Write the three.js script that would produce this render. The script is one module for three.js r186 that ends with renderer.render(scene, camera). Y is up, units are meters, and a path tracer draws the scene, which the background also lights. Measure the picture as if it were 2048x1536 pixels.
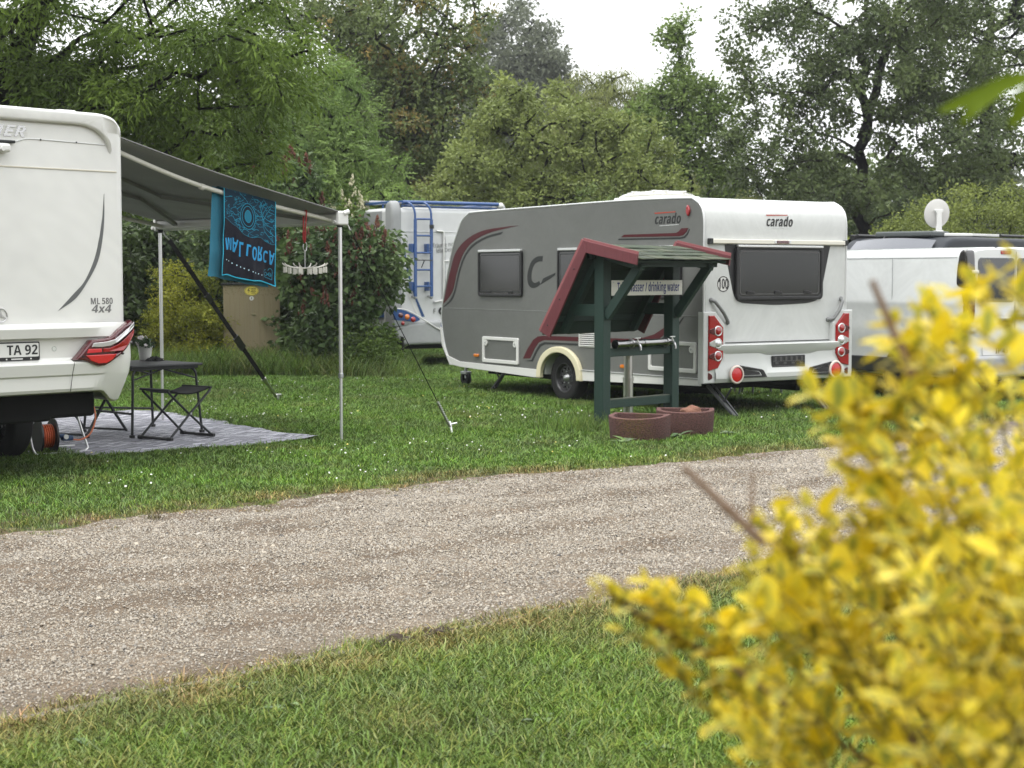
import * as THREE from 'three';
import { mergeGeometries, toCreasedNormals } from 'three/addons/utils/BufferGeometryUtils.js';
import { RoundedBoxGeometry } from 'three/addons/geometries/RoundedBoxGeometry.js';
import { FontLoader } from 'three/addons/loaders/FontLoader.js';
import { createNoise2D, createNoise3D } from 'simplex-noise';

// ---------------------------------------------------------------- camera, sky, sun, exposure
const scene = new THREE.Scene();
const camera = new THREE.PerspectiveCamera(26.702, 4 / 3, 0.1, 600);
camera.position.set(0, 1.65, 0);
camera.rotation.set(THREE.MathUtils.degToRad(-3.854), 0, 0);
camera.focus = 11;
camera.userData.fStop = 5.3;
const renderer = new THREE.WebGLRenderer({ antialias: true });
renderer.toneMapping = THREE.LinearToneMapping;
renderer.toneMappingExposure = 1.6;
renderer.shadowMap.enabled = true;

const rng = (seed) => () => { seed = (seed + 0x6d2b79f5) | 0; let t = Math.imul(seed ^ (seed >>> 15), 1 | seed); t = (t + Math.imul(t ^ (t >>> 7), 61 | t)) ^ t; return ((t ^ (t >>> 14)) >>> 0) / 4294967296; };
const noise2 = createNoise2D(rng(11)), noise3 = createNoise3D(rng(12));

{ // overcast sky: an even pale cloud sheet, brighter towards the zenith
  const W = 512, Hh = 256, d = new Float32Array(W * Hh * 4);
  for (let j = 0; j < Hh; j++) for (let i = 0; i < W; i++) {
    const el = ((j + 0.5) / Hh - 0.5) * Math.PI, az = (i / W) * Math.PI * 2, s = Math.max(0, Math.sin(el)), c = Math.cos(el);
    const n = noise3(Math.cos(az) * c * 2.2, s * 3.5, Math.sin(az) * c * 2.2) * 0.05 + noise3(Math.cos(az) * c * 6, s * 9, Math.sin(az) * c * 6) * 0.025;
    const L = (0.96 + 0.95 * s) * (1 + n);
    d.set([L * 0.982, L * 0.998, L * 1.012, 1], (j * W + i) * 4);
  }
  const sky = new THREE.DataTexture(d, W, Hh, THREE.RGBAFormat, THREE.FloatType);
  sky.mapping = THREE.EquirectangularReflectionMapping; sky.magFilter = THREE.LinearFilter; sky.needsUpdate = true;
  scene.background = sky; scene.environment = sky;
}
const sun = new THREE.DirectionalLight(new THREE.Color(1, 0.97, 0.92), 1.3);
sun.name = 'sun'; sun.position.set(-14, 40, -2); sun.target.position.set(0, 0, -18); sun.castShadow = true;
sun.shadow.radius = 60; sun.shadow.mapSize.set(2048, 2048);
Object.assign(sun.shadow.camera, { left: -40, right: 40, top: 40, bottom: -40, near: 1, far: 120 });
scene.add(sun, sun.target);
scene.fog = new THREE.FogExp2(new THREE.Color(0.93, 0.96, 1.0), 0.0005);

// ---------------------------------------------------------------- helpers
const V = (x, y, z) => new THREE.Vector3(x, y, z);
const lerp = THREE.MathUtils.lerp, clamp = THREE.MathUtils.clamp, sstep = THREE.MathUtils.smoothstep, PI = Math.PI, rad = THREE.MathUtils.degToRad;
const font = await new FontLoader().loadAsync('fonts/droid/droid_sans_bold.typeface.json');
const fontR = await new FontLoader().loadAsync('fonts/droid/droid_sans_regular.typeface.json');

const C = (r, g, b) => new THREE.Color().setRGB(r, g, b);
function mat(color, o = {}) {
  const p = { roughness: 0.6, metalness: 0, ...o };
  const m = ('clearcoat' in p || 'transmission' in p || 'sheen' in p || 'specularIntensity' in p) ? new THREE.MeshPhysicalMaterial(p) : new THREE.MeshStandardMaterial(p);
  m.color = Array.isArray(color) ? C(...color) : new THREE.Color(color);
  return m;
}
function canvasTex(w, h, draw, o = {}) {
  const c = document.createElement('canvas'); c.width = w; c.height = h; const g = c.getContext('2d'); draw(g, w, h);
  const t = new THREE.CanvasTexture(c); t.colorSpace = THREE.SRGBColorSpace; t.wrapS = t.wrapT = THREE.RepeatWrapping; t.magFilter = THREE.LinearFilter; Object.assign(t, o); return t;
}
function noiseTex(n, f, o = {}) { // tileable-by-repeat data texture, f(u, v, x, y) -> [r,g,b] in 0..1
  const d = new Uint8Array(n * n * 4);
  for (let y = 0; y < n; y++) for (let x = 0; x < n; x++) { const c = f(x / n, y / n, x, y); d.set([c[0] * 255, c[1] * 255, c[2] * 255, 255].map((q) => clamp(Math.round(q), 0, 255)), (y * n + x) * 4); }
  const t = new THREE.DataTexture(d, n, n); t.wrapS = t.wrapT = THREE.RepeatWrapping; t.magFilter = THREE.LinearFilter; t.colorSpace = o.data ? THREE.NoColorSpace : THREE.SRGBColorSpace; t.needsUpdate = true; return t;
}
const tile = (u, v, f, s = 0) => { // tileable noise through a torus
  const a = u * 2 * PI, b = v * 2 * PI, r = f / (2 * PI);
  return noise3(Math.cos(a) * r + s, Math.sin(a) * r + Math.cos(b) * r * 1.3, Math.sin(b) * r * 1.3 - s);
};
// names and labels
const taken = {};
const numbered = (n) => { const k = taken[n] = (taken[n] ?? -1) + 1; return k ? n + '_' + String(k).padStart(3, '0') : n; };
function tag(o, label, category, group, kind) { o.userData.label = label; if (category) o.userData.category = category; if (group) o.userData.group = group; if (kind) o.userData.kind = kind; return o; }
function thing(name, label, category, pos = [0, 0, 0], turn = 0, group) {
  const g = new THREE.Group(); g.name = numbered(name); g.position.set(...pos); g.rotation.y = rad(turn); tag(g, label, category, group); scene.add(g); return g;
}
function part(parent, name, geo, m, label) {
  const o = new THREE.Mesh(Array.isArray(geo) ? merge(geo) : geo, m); o.name = name; o.castShadow = o.receiveShadow = true; if (label) o.userData.label = label; parent.add(o); return o;
}
function structure(name, geo, m, label) { const o = part(scene, numbered(name), geo, m, label); o.userData.kind = 'structure'; return o; }
function stuffInst(parent, name, geo, m, mats, cols, label) {
  const o = new THREE.InstancedMesh(geo, m, mats.length); o.name = parent === scene ? numbered(name) : name; o.castShadow = o.receiveShadow = true;
  mats.forEach((q, i) => o.setMatrixAt(i, q)); if (cols) cols.forEach((c, i) => o.setColorAt(i, c));
  o.userData.kind = 'stuff'; if (label) o.userData.label = label; parent.add(o); return o;
}
// geometry
function merge(list) {
  const keep = list.map((g) => { let q = g.index ? g.toNonIndexed() : g; q = q.clone(); for (const k of Object.keys(q.attributes)) if (!['position', 'normal', 'uv'].includes(k)) q.deleteAttribute(k); if (!q.attributes.uv) q.setAttribute('uv', new THREE.BufferAttribute(new Float32Array(q.attributes.position.count * 2), 2)); if (!q.attributes.normal) q.computeVertexNormals(); return q; });
  return mergeGeometries(keep);
}
const box = (w, h, d, x = 0, y = 0, z = 0, r) => { const g = r === 0 ? new THREE.BoxGeometry(w, h, d) : new RoundedBoxGeometry(w, h, d, 1, Math.min(r ?? 0.006, w * 0.3, h * 0.3, d * 0.3)); return g.translate(x, y, z); };
const rbox = (w, h, d, r, x = 0, y = 0, z = 0, seg = 4) => new RoundedBoxGeometry(w, h, d, seg, r).translate(x, y, z);
function rod(a, b, r0, r1 = r0, n = 8, open = false) {
  const A = Array.isArray(a) ? V(...a) : a, B = Array.isArray(b) ? V(...b) : b, d = B.clone().sub(A), L = d.length();
  const g = new THREE.CylinderGeometry(r1, r0, L, n, 1, open).translate(0, L / 2, 0);
  return g.applyQuaternion(new THREE.Quaternion().setFromUnitVectors(V(0, 1, 0), d.normalize())).translate(A.x, A.y, A.z);
}
function beam(a, b, w, h, up = V(0, 1, 0)) { // square timber from a to b, w along up x dir, h along the remaining axis
  const A = V(...a), B = V(...b), d = B.clone().sub(A), L = d.length(); d.normalize();
  const s = new THREE.Vector3().crossVectors(up, d).normalize(), t = new THREE.Vector3().crossVectors(d, s);
  return new RoundedBoxGeometry(w, h, L, 1, Math.min(w, h) * 0.07).translate(0, 0, L / 2).applyMatrix4(new THREE.Matrix4().makeBasis(s, t, d).setPosition(A));
}
const tube = (pts, r, n = 24, k = 6, closed = false, tension = 0.5) => new THREE.TubeGeometry(new THREE.CatmullRomCurve3(pts.map((p) => (Array.isArray(p) ? V(...p) : p)), closed, 'catmullrom', tension), n, r, k, closed);
const poly = (pts) => new THREE.Shape(pts.map((p) => new THREE.Vector2(...p)));
function smooth(pts, n = 80, closed = true, tension = 0.5) { return new THREE.CatmullRomCurve3(pts.map(([x, y]) => V(x, y, 0)), closed, 'catmullrom', tension).getSpacedPoints(n).slice(0, closed ? n : n + 1).map((p) => [p.x, p.y]); }
function slab(shape, t, bevel = 0, o = {}) { // extruded from z = 0 to z = t
  const s = Array.isArray(shape) ? poly(shape) : shape;
  const g = new THREE.ExtrudeGeometry(s, { depth: Math.max(1e-4, t - 2 * bevel), bevelEnabled: bevel > 0, bevelThickness: bevel, bevelSize: bevel, bevelOffset: -bevel, bevelSegments: o.seg ?? 2, curveSegments: o.curve ?? 12, steps: 1 });
  return g.translate(0, 0, bevel);
}
function rrect(x0, y0, x1, y1, r) { const s = new THREE.Shape(); s.moveTo(x0 + r, y0); s.lineTo(x1 - r, y0); s.absarc(x1 - r, y0 + r, r, -PI / 2, 0); s.lineTo(x1, y1 - r); s.absarc(x1 - r, y1 - r, r, 0, PI / 2); s.lineTo(x0 + r, y1); s.absarc(x0 + r, y1 - r, r, PI / 2, PI); s.lineTo(x0, y0 + r); s.absarc(x0 + r, y0 + r, r, PI, 1.5 * PI); return s; }
const hole = (s, h) => { s.holes.push(h); return s; };
const toLeft = (g, x = 0) => g.rotateY(-PI / 2).translate(x, 0, 0); // drawn in (z, y), thickness outwards to -x
function text(str, size, o = {}) { // centred on the origin, thickness towards +z
  const shapes = (o.regular ? fontR : font).generateShapes(str, size);
  const g = new THREE.ExtrudeGeometry(shapes, { depth: o.depth ?? 0.0015, bevelEnabled: false, curveSegments: 4 });
  if (o.slant) g.applyMatrix4(new THREE.Matrix4().makeShear(0, 0, o.slant, 0, 0, 0));
  g.computeBoundingBox(); const b = g.boundingBox; g.translate(o.left ? -b.min.x : -(b.min.x + b.max.x) / 2, -(b.min.y + b.max.y) / 2, 0);
  if (o.wide) g.scale(o.wide / (b.max.x - b.min.x), 1, 1);
  g.computeVertexNormals(); return g;
}
const lathe = (pts, n = 32) => new THREE.LatheGeometry(pts.map((p) => new THREE.Vector2(...p)), n);
const disc = (r, t, n = 28) => new THREE.CylinderGeometry(r, r, t, n).rotateX(PI / 2); // axis along z
// a frame like a parked vehicle's: local x to its right, local -z forwards, origin o on the ground
function frame(ox, oz, deg) { const t = rad(deg), c = Math.cos(t), s = Math.sin(t); const f = (x, y, z) => [ox + x * c + z * s, y, oz - x * s + z * c]; f.o = [ox, 0, oz]; f.deg = deg; return f; }
// round wheels shared by the vehicles: axis along x, centre at the origin
function wheel(parent, pos, R, w, tyreM, rimM, hubM, name = 'wheel') {
  const g = new THREE.Group(); g.name = name; g.position.set(...pos); parent.add(g);
  const rr = R * 0.6;
  part(g, 'tyre', lathe([[rr, -w * 0.42], [rr + 0.02, -w * 0.48], [R * 0.86, -w * 0.5], [R * 0.95, -w * 0.44], [R, -w * 0.34], [R - 0.006, -w * 0.2], [R, -w * 0.18], [R, w * 0.18], [R - 0.006, w * 0.2], [R, w * 0.34], [R * 0.95, w * 0.44], [R * 0.86, w * 0.5], [rr + 0.02, w * 0.48], [rr, w * 0.42]], 40).rotateZ(PI / 2), tyreM);
  const holes = []; const rs = new THREE.Shape(); rs.absarc(0, 0, rr * 0.86, 0, 2 * PI);
  for (let k = 0; k < 10; k++) { const a = k / 10 * 2 * PI, h = new THREE.Path(); h.absarc(Math.cos(a) * rr * 0.66, Math.sin(a) * rr * 0.66, rr * 0.085, 0, 2 * PI, true); rs.holes.push(h); }
  part(g, 'rim', [lathe([[rr * 0.8, w * 0.1], [rr * 0.9, w * 0.3], [rr * 0.94, w * 0.42], [rr * 1.03, w * 0.46], [rr * 1.03, w * 0.4], [rr * 0.98, w * 0.1], [rr * 0.98, -w * 0.4]], 36).rotateZ(PI / 2), toLeft(slab(rs, 0.01, 0, { curve: 8 }), -w * 0.16)], rimM);
  part(g, 'hub', [lathe([[0, 0.05], [rr * 0.18, 0.045], [rr * 0.22, 0.02], [rr * 0.32, 0]], 20).rotateZ(PI / 2).translate(-w * 0.17, 0, 0), ...[0, 1, 2, 3, 4].map((k) => rod([-w * 0.16, Math.cos(k * 1.2566) * rr * 0.42, Math.sin(k * 1.2566) * rr * 0.42], [-w * 0.16 - 0.022, Math.cos(k * 1.2566) * rr * 0.42, Math.sin(k * 1.2566) * rr * 0.42], 0.009, 0.009, 6))], hubM);
  return g;
}

// ---------------------------------------------------------------- shared materials
const fine = noiseTex(256, (u, v) => { const n = 0.5 + 0.25 * tile(u, v, 40) + 0.2 * tile(u, v, 90, 3); return [n, n, n]; }, { data: true });
const grime = noiseTex(256, (u, v) => { const n = 0.955 + 0.018 * tile(u, v, 5) + 0.014 * tile(u, v, 22, 5); return [n, n, n * 0.99]; });
grime.repeat.set(0.5, 0.5);
const roughVar = noiseTex(256, (u, v) => { const n = 0.8 + 0.08 * tile(u, v, 6, 9) + 0.06 * tile(u, v, 30, 2); return [n, n, n]; }, { data: true }); roughVar.repeat.set(0.7, 0.7);
const MT = {
  gelcoat: mat([0.72, 0.722, 0.71], { roughness: 0.42, clearcoat: 0.35, clearcoatRoughness: 0.12, map: grime, roughnessMap: roughVar }),
  whitePlastic: mat([0.64, 0.64, 0.62], { roughness: 0.45 }),
  caravanWhite: mat([0.56, 0.575, 0.575], { roughness: 0.45, bumpMap: fine, bumpScale: 0.0008, clearcoat: 0.25, clearcoatRoughness: 0.15, map: grime, roughnessMap: roughVar }),
  vanWhite: mat([0.68, 0.7, 0.71], { roughness: 0.4, clearcoat: 0.8, clearcoatRoughness: 0.05, map: grime }),
  silverGrey: mat([0.15, 0.155, 0.15], { roughness: 0.5, bumpMap: fine, bumpScale: 0.0012, metalness: 0.15, map: grime, roughnessMap: roughVar }),
  trim: mat([0.62, 0.63, 0.63], { roughness: 0.35, metalness: 0.4 }),
  alu: mat([0.66, 0.66, 0.66], { roughness: 0.35, metalness: 0.85 }),
  steel: mat([0.55, 0.55, 0.55], { roughness: 0.28, metalness: 1 }),
  zinc: mat([0.42, 0.43, 0.44], { roughness: 0.45, metalness: 0.9 }),
  black: mat([0.008, 0.008, 0.009], { roughness: 0.45 }),
  blackMatt: mat([0.006, 0.006, 0.006], { roughness: 0.9, specularIntensity: 0.5 }),
  rubber: mat([0.012, 0.012, 0.012], { roughness: 0.85, specularIntensity: 0.6 }),
  glassDark: mat([0.022, 0.024, 0.024], { roughness: 0.09, clearcoat: 1, clearcoatRoughness: 0.03 }),
  acrylic: mat([0.016, 0.017, 0.016], { roughness: 0.12, clearcoat: 0.15, clearcoatRoughness: 0.08 }),
  seam: mat([0.05, 0.05, 0.05], { roughness: 0.9 }),
  maroon: mat([0.065, 0.005, 0.009], { roughness: 0.5, specularIntensity: 0.6 }),
  charcoal: mat([0.022, 0.024, 0.024], { roughness: 0.5, specularIntensity: 0.6 }),
  lensRed: mat([0.28, 0.003, 0.006], { roughness: 0.12, clearcoat: 1, clearcoatRoughness: 0.03 }),
  lensDeep: mat([0.075, 0.004, 0.01], { roughness: 0.12, clearcoat: 1, clearcoatRoughness: 0.03 }),
  lensClear: mat([0.62, 0.62, 0.63], { roughness: 0.12, metalness: 0.6, clearcoat: 1 }),
  amber: mat([0.62, 0.17, 0.01], { roughness: 0.2, clearcoat: 1 }),
  plate: mat([0.62, 0.62, 0.6], { roughness: 0.4 }),
  ink: mat([0.012, 0.012, 0.013], { roughness: 0.5 }),
};
// ---------------------------------------------------------------- ground, road, kerb
// road runs to the right and away; t along it, n across it (n = 0 near edge, 4.3 far edge)
const RT = [0.722, -0.692], RN = [-0.692, -0.722], R0 = [-0.36, -7.3];
const road = (t, n) => [R0[0] + RT[0] * t + RN[0] * n, R0[1] + RT[1] * t + RN[1] * n];
const roadTN = (x, z) => { const dx = x - R0[0], dz = z - R0[1]; return [dx * RT[0] + dz * RT[1], dx * RN[0] + dz * RN[1]]; };
const nearEdge = (t) => 0.0 + 0.05 * noise2(t * 0.9, 3.1) + 0.03 * noise2(t * 3.1, 7.7);
const farEdge = (t) => 4.12 - 0.55 * sstep(t, 3.6, 6.4) + 0.4 * sstep(t, 9, 14) + 0.11 * noise2(t * 0.6, 9.4) + 0.07 * noise2(t * 2.3, 1.7);
// distance onto the lawn from the road (negative on the road)
const offRoad = (x, z) => { const [t, n] = roadTN(x, z); return Math.max(nearEdge(t) - n, n - farEdge(t)); };

const soilTex = noiseTex(512, (u, v) => { const a = tile(u, v, 7), b = tile(u, v, 30, 4), c = tile(u, v, 110, 8), g = sstep(a * 0.5 + b * 0.4 + 0.25, 0, 0.6); const k = 0.85 + 0.25 * c; return [lerp(0.33, 0.25, g) * k, lerp(0.26, 0.31, g) * k, lerp(0.16, 0.1, g) * k]; });
const lawnM = mat([1, 1, 1], { roughness: 1, map: soilTex, bumpMap: fine, bumpScale: 0.02 });
{
  const g = new THREE.PlaneGeometry(500, 500, 1, 1).rotateX(-PI / 2).translate(0, 0, -120), uv = g.attributes.uv;
  for (let i = 0; i < uv.count; i++) uv.setXY(i, uv.getX(i) * 500 / 2.3, uv.getY(i) * 500 / 2.3);
  structure('lawn_ground', g, lawnM, 'mown lawn ground of the campsite reaching back to the trees');
}
const gravelTex = noiseTex(1024, (u, v) => {
  const a = tile(u, v, 4, 2), b = tile(u, v, 60, 5), c = tile(u, v, 190, 1), e = tile(u, v, 260, 6), s = clamp(0.5 + 0.5 * (b * 0.5 + c * 0.8 + e * 0.5), 0, 1), k = lerp(0.34, 0.78, s) * (1 + 0.07 * a), br = sstep(tile(u, v, 9, 11), 0.15, 0.7) * 0.05;
  return [k * 1.03 - br * 0.2, k * 0.97 - br * 0.5, k * 0.9 - br * 0.8];
});
const gravelBump = noiseTex(1024, (u, v) => { const n = 0.5 + 0.3 * tile(u, v, 190, 1) + 0.2 * tile(u, v, 260, 6) + 0.15 * tile(u, v, 60, 5); return [n, n, n]; }, { data: true });
const gravelM = mat([0.55, 0.495, 0.415], { roughness: 0.95, map: gravelTex, bumpMap: gravelBump, bumpScale: 0.012, vertexColors: true });
{
  const pos = [], uv = [], col = [], idx = [], N = 560, K = 26, hgt = (x, z, n) => 0.006 + 0.02 * Math.sin(clamp(n / 4.3, 0, 1) * PI) + 0.012 * noise2(x * 0.8, z * 0.8) * sstep(n, 0, 0.5) * (1 - sstep(n, 3.8, 4.3)) + 0.006 * noise2(x * 3, z * 3) * sstep(n, 0, 0.4) * (1 - sstep(n, 3.9, 4.3));
  for (let i = 0; i <= N; i++) { const t = -14 + (i / N) * 56; for (let k = 0; k <= K; k++) { const n = lerp(nearEdge(t), farEdge(t), k / K), [x, z] = road(t, n); pos.push(x, Math.max(0.004, hgt(x, z, n)), z); uv.push(t / 1.5, n / 1.5); const dirt = clamp(sstep(noise2(t * 0.35, n * 1.6 + 4), 0.0, 0.75) * 0.9 + sstep(noise2(t * 1.3 + 9, n * 3.5), 0.3, 0.9) * 0.5, 0, 1); col.push(lerp(1, 0.72, dirt), lerp(1, 0.66, dirt), lerp(1, 0.6, dirt)); } }
  for (let i = 0; i < N; i++) for (let k = 0; k < K; k++) { const a = i * (K + 1) + k, b = a + K + 1; idx.push(a, b, a + 1, b, b + 1, a + 1); }
  const g = new THREE.BufferGeometry(); g.setAttribute('position', new THREE.Float32BufferAttribute(pos, 3)); g.setAttribute('uv', new THREE.Float32BufferAttribute(uv, 2)); g.setAttribute('color', new THREE.Float32BufferAttribute(col, 3)); g.setIndex(idx); g.computeVertexNormals();
  structure('gravel_road', g, gravelM, 'pale gravel road crossing the campsite');
}
const concreteTex = noiseTex(256, (u, v) => { const n = 0.5 + 0.06 * tile(u, v, 6) + 0.09 * tile(u, v, 50, 3) + 0.06 * tile(u, v, 100, 6); return [n * 1.02, n * 0.96, n * 0.88]; });
{
  const kerb = new THREE.Group(); kerb.name = 'kerb'; kerb.userData = { kind: 'structure', label: 'concrete edging stones along the near side of the gravel road' }; scene.add(kerb);
  const km = mat([0.8, 0.78, 0.74], { roughness: 0.95, map: concreteTex, bumpMap: fine, bumpScale: 0.004 }), kg = new RoundedBoxGeometry(0.985, 0.12, 0.065, 2, 0.008);
  for (let k = -6; k < 9; k++) { const o = part(kerb, 'kerb_stone', kg, km), [x, z] = road(k + 0.5, -0.035); o.position.set(x, -0.036 + 0.006 * noise2(k * 3.3, 1), z); o.rotation.y = Math.atan2(-RT[1], RT[0]) + 0.012 * noise2(k * 2.1, 5); }
}
// loose stones on the road
{
  const r = rng(77), mats = [], cols = [], m4 = new THREE.Matrix4(), q = new THREE.Quaternion(), e = new THREE.Euler();
  const g = new THREE.IcosahedronGeometry(1, 0), p = g.attributes.position;
  for (let i = 0; i < p.count; i++) { const k = 0.8 + 0.4 * ((Math.abs(Math.sin(p.getX(i) * 12.9 + p.getY(i) * 78.2 + p.getZ(i) * 37.7)) * 43758.5) % 1); p.setXYZ(i, p.getX(i) * k, p.getY(i) * k * 0.6, p.getZ(i) * k); }
  g.computeVertexNormals();
  for (let i = 0; i < 450000; i++) {
    const t = -7.5 + r() * 18, n = -0.02 + r() * 4.36, [x, z] = road(t, n), d = -z;
    if (d < 4.2 || d > 18 || Math.abs(x) > d * 0.34 + 1.7) continue;
    const edge = Math.min(n - nearEdge(t), farEdge(t) - n); if (edge < 0.04 || r() > 0.35 + 0.65 * sstep(edge, 0, 0.5)) continue;
    const dirt = clamp(sstep(noise2(t * 0.35, n * 1.6 + 4), 0.0, 0.75) * 0.9 + sstep(noise2(t * 1.3 + 9, n * 3.5), 0.3, 0.9) * 0.5, 0, 1); if (r() < dirt * 0.6) continue;
    const s = (0.0026 + 0.0036 * r() * r() + (r() < 0.012 ? 0.008 * r() : 0)) * (1 + (d - 6) * 0.03);
    mats.push(new THREE.Matrix4().compose(V(x, 0.0085 + 0.02 * Math.sin(clamp(n / 4.3, 0, 1) * PI) + 0.012 * noise2(x * 0.8, z * 0.8) * sstep(n, 0, 0.5) * (1 - sstep(n, 3.8, 4.3)) + s * 0.2, z), q.setFromEuler(e.set(r() * 0.7, r() * 6.28, r() * 0.7)), V(s * (0.9 + r() * 1.1), s * (0.5 + r() * 0.5), s)).clone());
    const k = 0.17 + 0.22 * r(), w = 0.5 + 0.5 * r(); cols.push(r() < 0.04 ? C(0.07, 0.065, 0.06) : C(k * lerp(1, 1.08, w), k * lerp(0.98, 0.93, w), k * lerp(0.95, 0.72, w)));
  }
  stuffInst(scene, 'gravel', g, mat([1, 1, 1], { roughness: 0.9 }), mats, cols, 'loose pale gravel stones lying on the road');
}

// ---------------------------------------------------------------- grass
function bladeTuft(seed, n, spread, hMin, hMax, w, lean) {
  const r = rng(seed), pos = [], nor = [], idx = [], col = [];
  for (let i = 0; i < n; i++) {
    const a = r() * 6.28, d = Math.sqrt(r()) * spread, x = Math.cos(a) * d, z = Math.sin(a) * d, h = lerp(hMin, hMax, r()), ya = r() * 6.28, la = r() * 6.28, l = h * lean * (0.25 + r());
    const sx = Math.cos(ya) * w * (0.6 + 0.7 * r()), sz = Math.sin(ya) * w * (0.6 + 0.7 * r()), lx = Math.cos(la) * l, lz = Math.sin(la) * l, b = pos.length / 3, dry = r() < 0.26 ? 1 : 0, k = 0.55 + 0.85 * r();
    const seg = [[0, 1], [0.55, 0.85], [0.85, 0.5]];
    for (const [f, ww] of seg) { const q = f * f; for (const s of [-1, 1]) { pos.push(x + lx * q + sx * ww * s * 0.5, h * (f - 0.12 * q * lean), z + lz * q + sz * ww * s * 0.5); nor.push(-sz * s * 8 + lx * 2, 0.9, sx * s * 8 + lz * 2); } }
    pos.push(x + lx * 1.15, h * (1 - 0.25 * lean), z + lz * 1.15); nor.push(lx * 2, 0.9, lz * 2);
    for (let c = 0; c < 7; c++) dry ? col.push(1.7 * k, 1.2 * k, 1.6 * k) : col.push(k, k, k);
    idx.push(b, b + 1, b + 2, b + 1, b + 3, b + 2, b + 2, b + 3, b + 4, b + 3, b + 5, b + 4, b + 4, b + 5, b + 6);
  }
  const g = new THREE.BufferGeometry(); g.setAttribute('position', new THREE.Float32BufferAttribute(pos, 3)); g.setAttribute('normal', new THREE.Float32BufferAttribute(nor, 3)); g.setAttribute('color', new THREE.Float32BufferAttribute(col, 3)); g.setIndex(idx); return g;
}
const grassM = mat([1, 1, 1], { roughness: 0.92, transmission: 0.3, thickness: 0, side: THREE.DoubleSide, vertexColors: true, specularIntensity: 0.3 });
function stuffGroup(name, label, sets) { const g = new THREE.Group(); g.name = numbered(name); g.userData = { kind: 'stuff', label }; scene.add(g); for (const [geo, m, c] of sets) stuffInst(g, 'blades', geo, grassM, m, c); }
const mul = (a, b) => a.map((q, i) => q * b[i]);
const green = (x, z, r) => { // tone of a tuft: patches of fresh, dull and dry grass
  const a = noise2(x * 0.5, z * 0.5), b = noise2(x * 1.7 + 4, z * 1.7), dry = clamp(1.05 - offRoad(x, z) * 1.7, 0, 1) * clamp(0.65 + 0.6 * b, 0, 1) + 0.2 * sstep(noise2(x * 0.8 + 20, z * 0.8), 0.35, 0.8);
  const f = clamp(0.5 + 0.42 * a + 0.25 * b, 0, 1), k = 0.85 + 0.35 * r;
  const c = mul([lerp(0.115, 0.14, f), lerp(0.16, 0.23, f), lerp(0.038, 0.026, f)], roadTN(x, z)[1] > 2 ? [0.9, 1.22, 0.6] : [1.08, 1.16, 1.0]), s = [0.34, 0.25, 0.1], q = clamp(dry, 0, 1) * (0.5 + 0.5 * r);
  return C(...[0, 1, 2].map((i) => lerp(c[i], s[i], q) * k));
};
const matA = [V(-3.85, 0, -14.62), V(-1.92, 0, -16.06), V(-4.4, 0, -19.61), V(-6.33, 0, -18.2)];
const insideMat = (x, z) => { let s = 0; for (let i = 0; i < 4; i++) { const a = matA[i], b = matA[(i + 1) % 4]; if ((b.x - a.x) * (z - a.z) - (b.z - a.z) * (x - a.x) < 0.06) s++; } return s === 4; };
const bare = (x, z) => sstep(noise2(x * 0.9 + 31, z * 0.9), 0.5, 0.85);
{
  const tufts = [0, 1, 2].map((k) => bladeTuft(100 + k, 24, 0.06, 0.02, 0.07, 0.0042, 1.0));
  const lists = tufts.map(() => [[], []]), r = rng(5), q = new THREE.Quaternion(), e = new THREE.Euler();
  for (let i = 0; i < 125000; i++) { // near lawn
    const z = -3.9 - r() * 6.8, x = (r() * 2 - 1) * 5; if (Math.abs(x) > -z * 0.335 + 1.6) continue;
    const d = offRoad(x, z), [, n] = roadTN(x, z); if (n > 0.1 || d < -0.09 - 0.05 * noise2(x * 2, z * 2)) continue; if (d < 0 && r() < 0.75) continue;
    if (d > -0.01 && d < 0.085 && r() < 0.8) continue; if (r() < bare(x, z) * 0.6) continue;
    const s = (0.75 + 0.6 * r()) * (d < 0.1 ? 0.8 : 1), k = (r() * 3) | 0;
    lists[k][0].push(new THREE.Matrix4().compose(V(x, -0.004, z), q.setFromEuler(e.set((r() - 0.5) * 0.5, r() * 6.28, (r() - 0.5) * 0.5)), V(s, s * (0.75 + 0.5 * r()), s)).clone()); lists[k][1].push(green(x, z, r()));
  }
  stuffGroup('lawn_grass', 'short lawn grass in front of the gravel road', lists.map(([m, c], k) => [tufts[k], m, c]));
}
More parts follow.
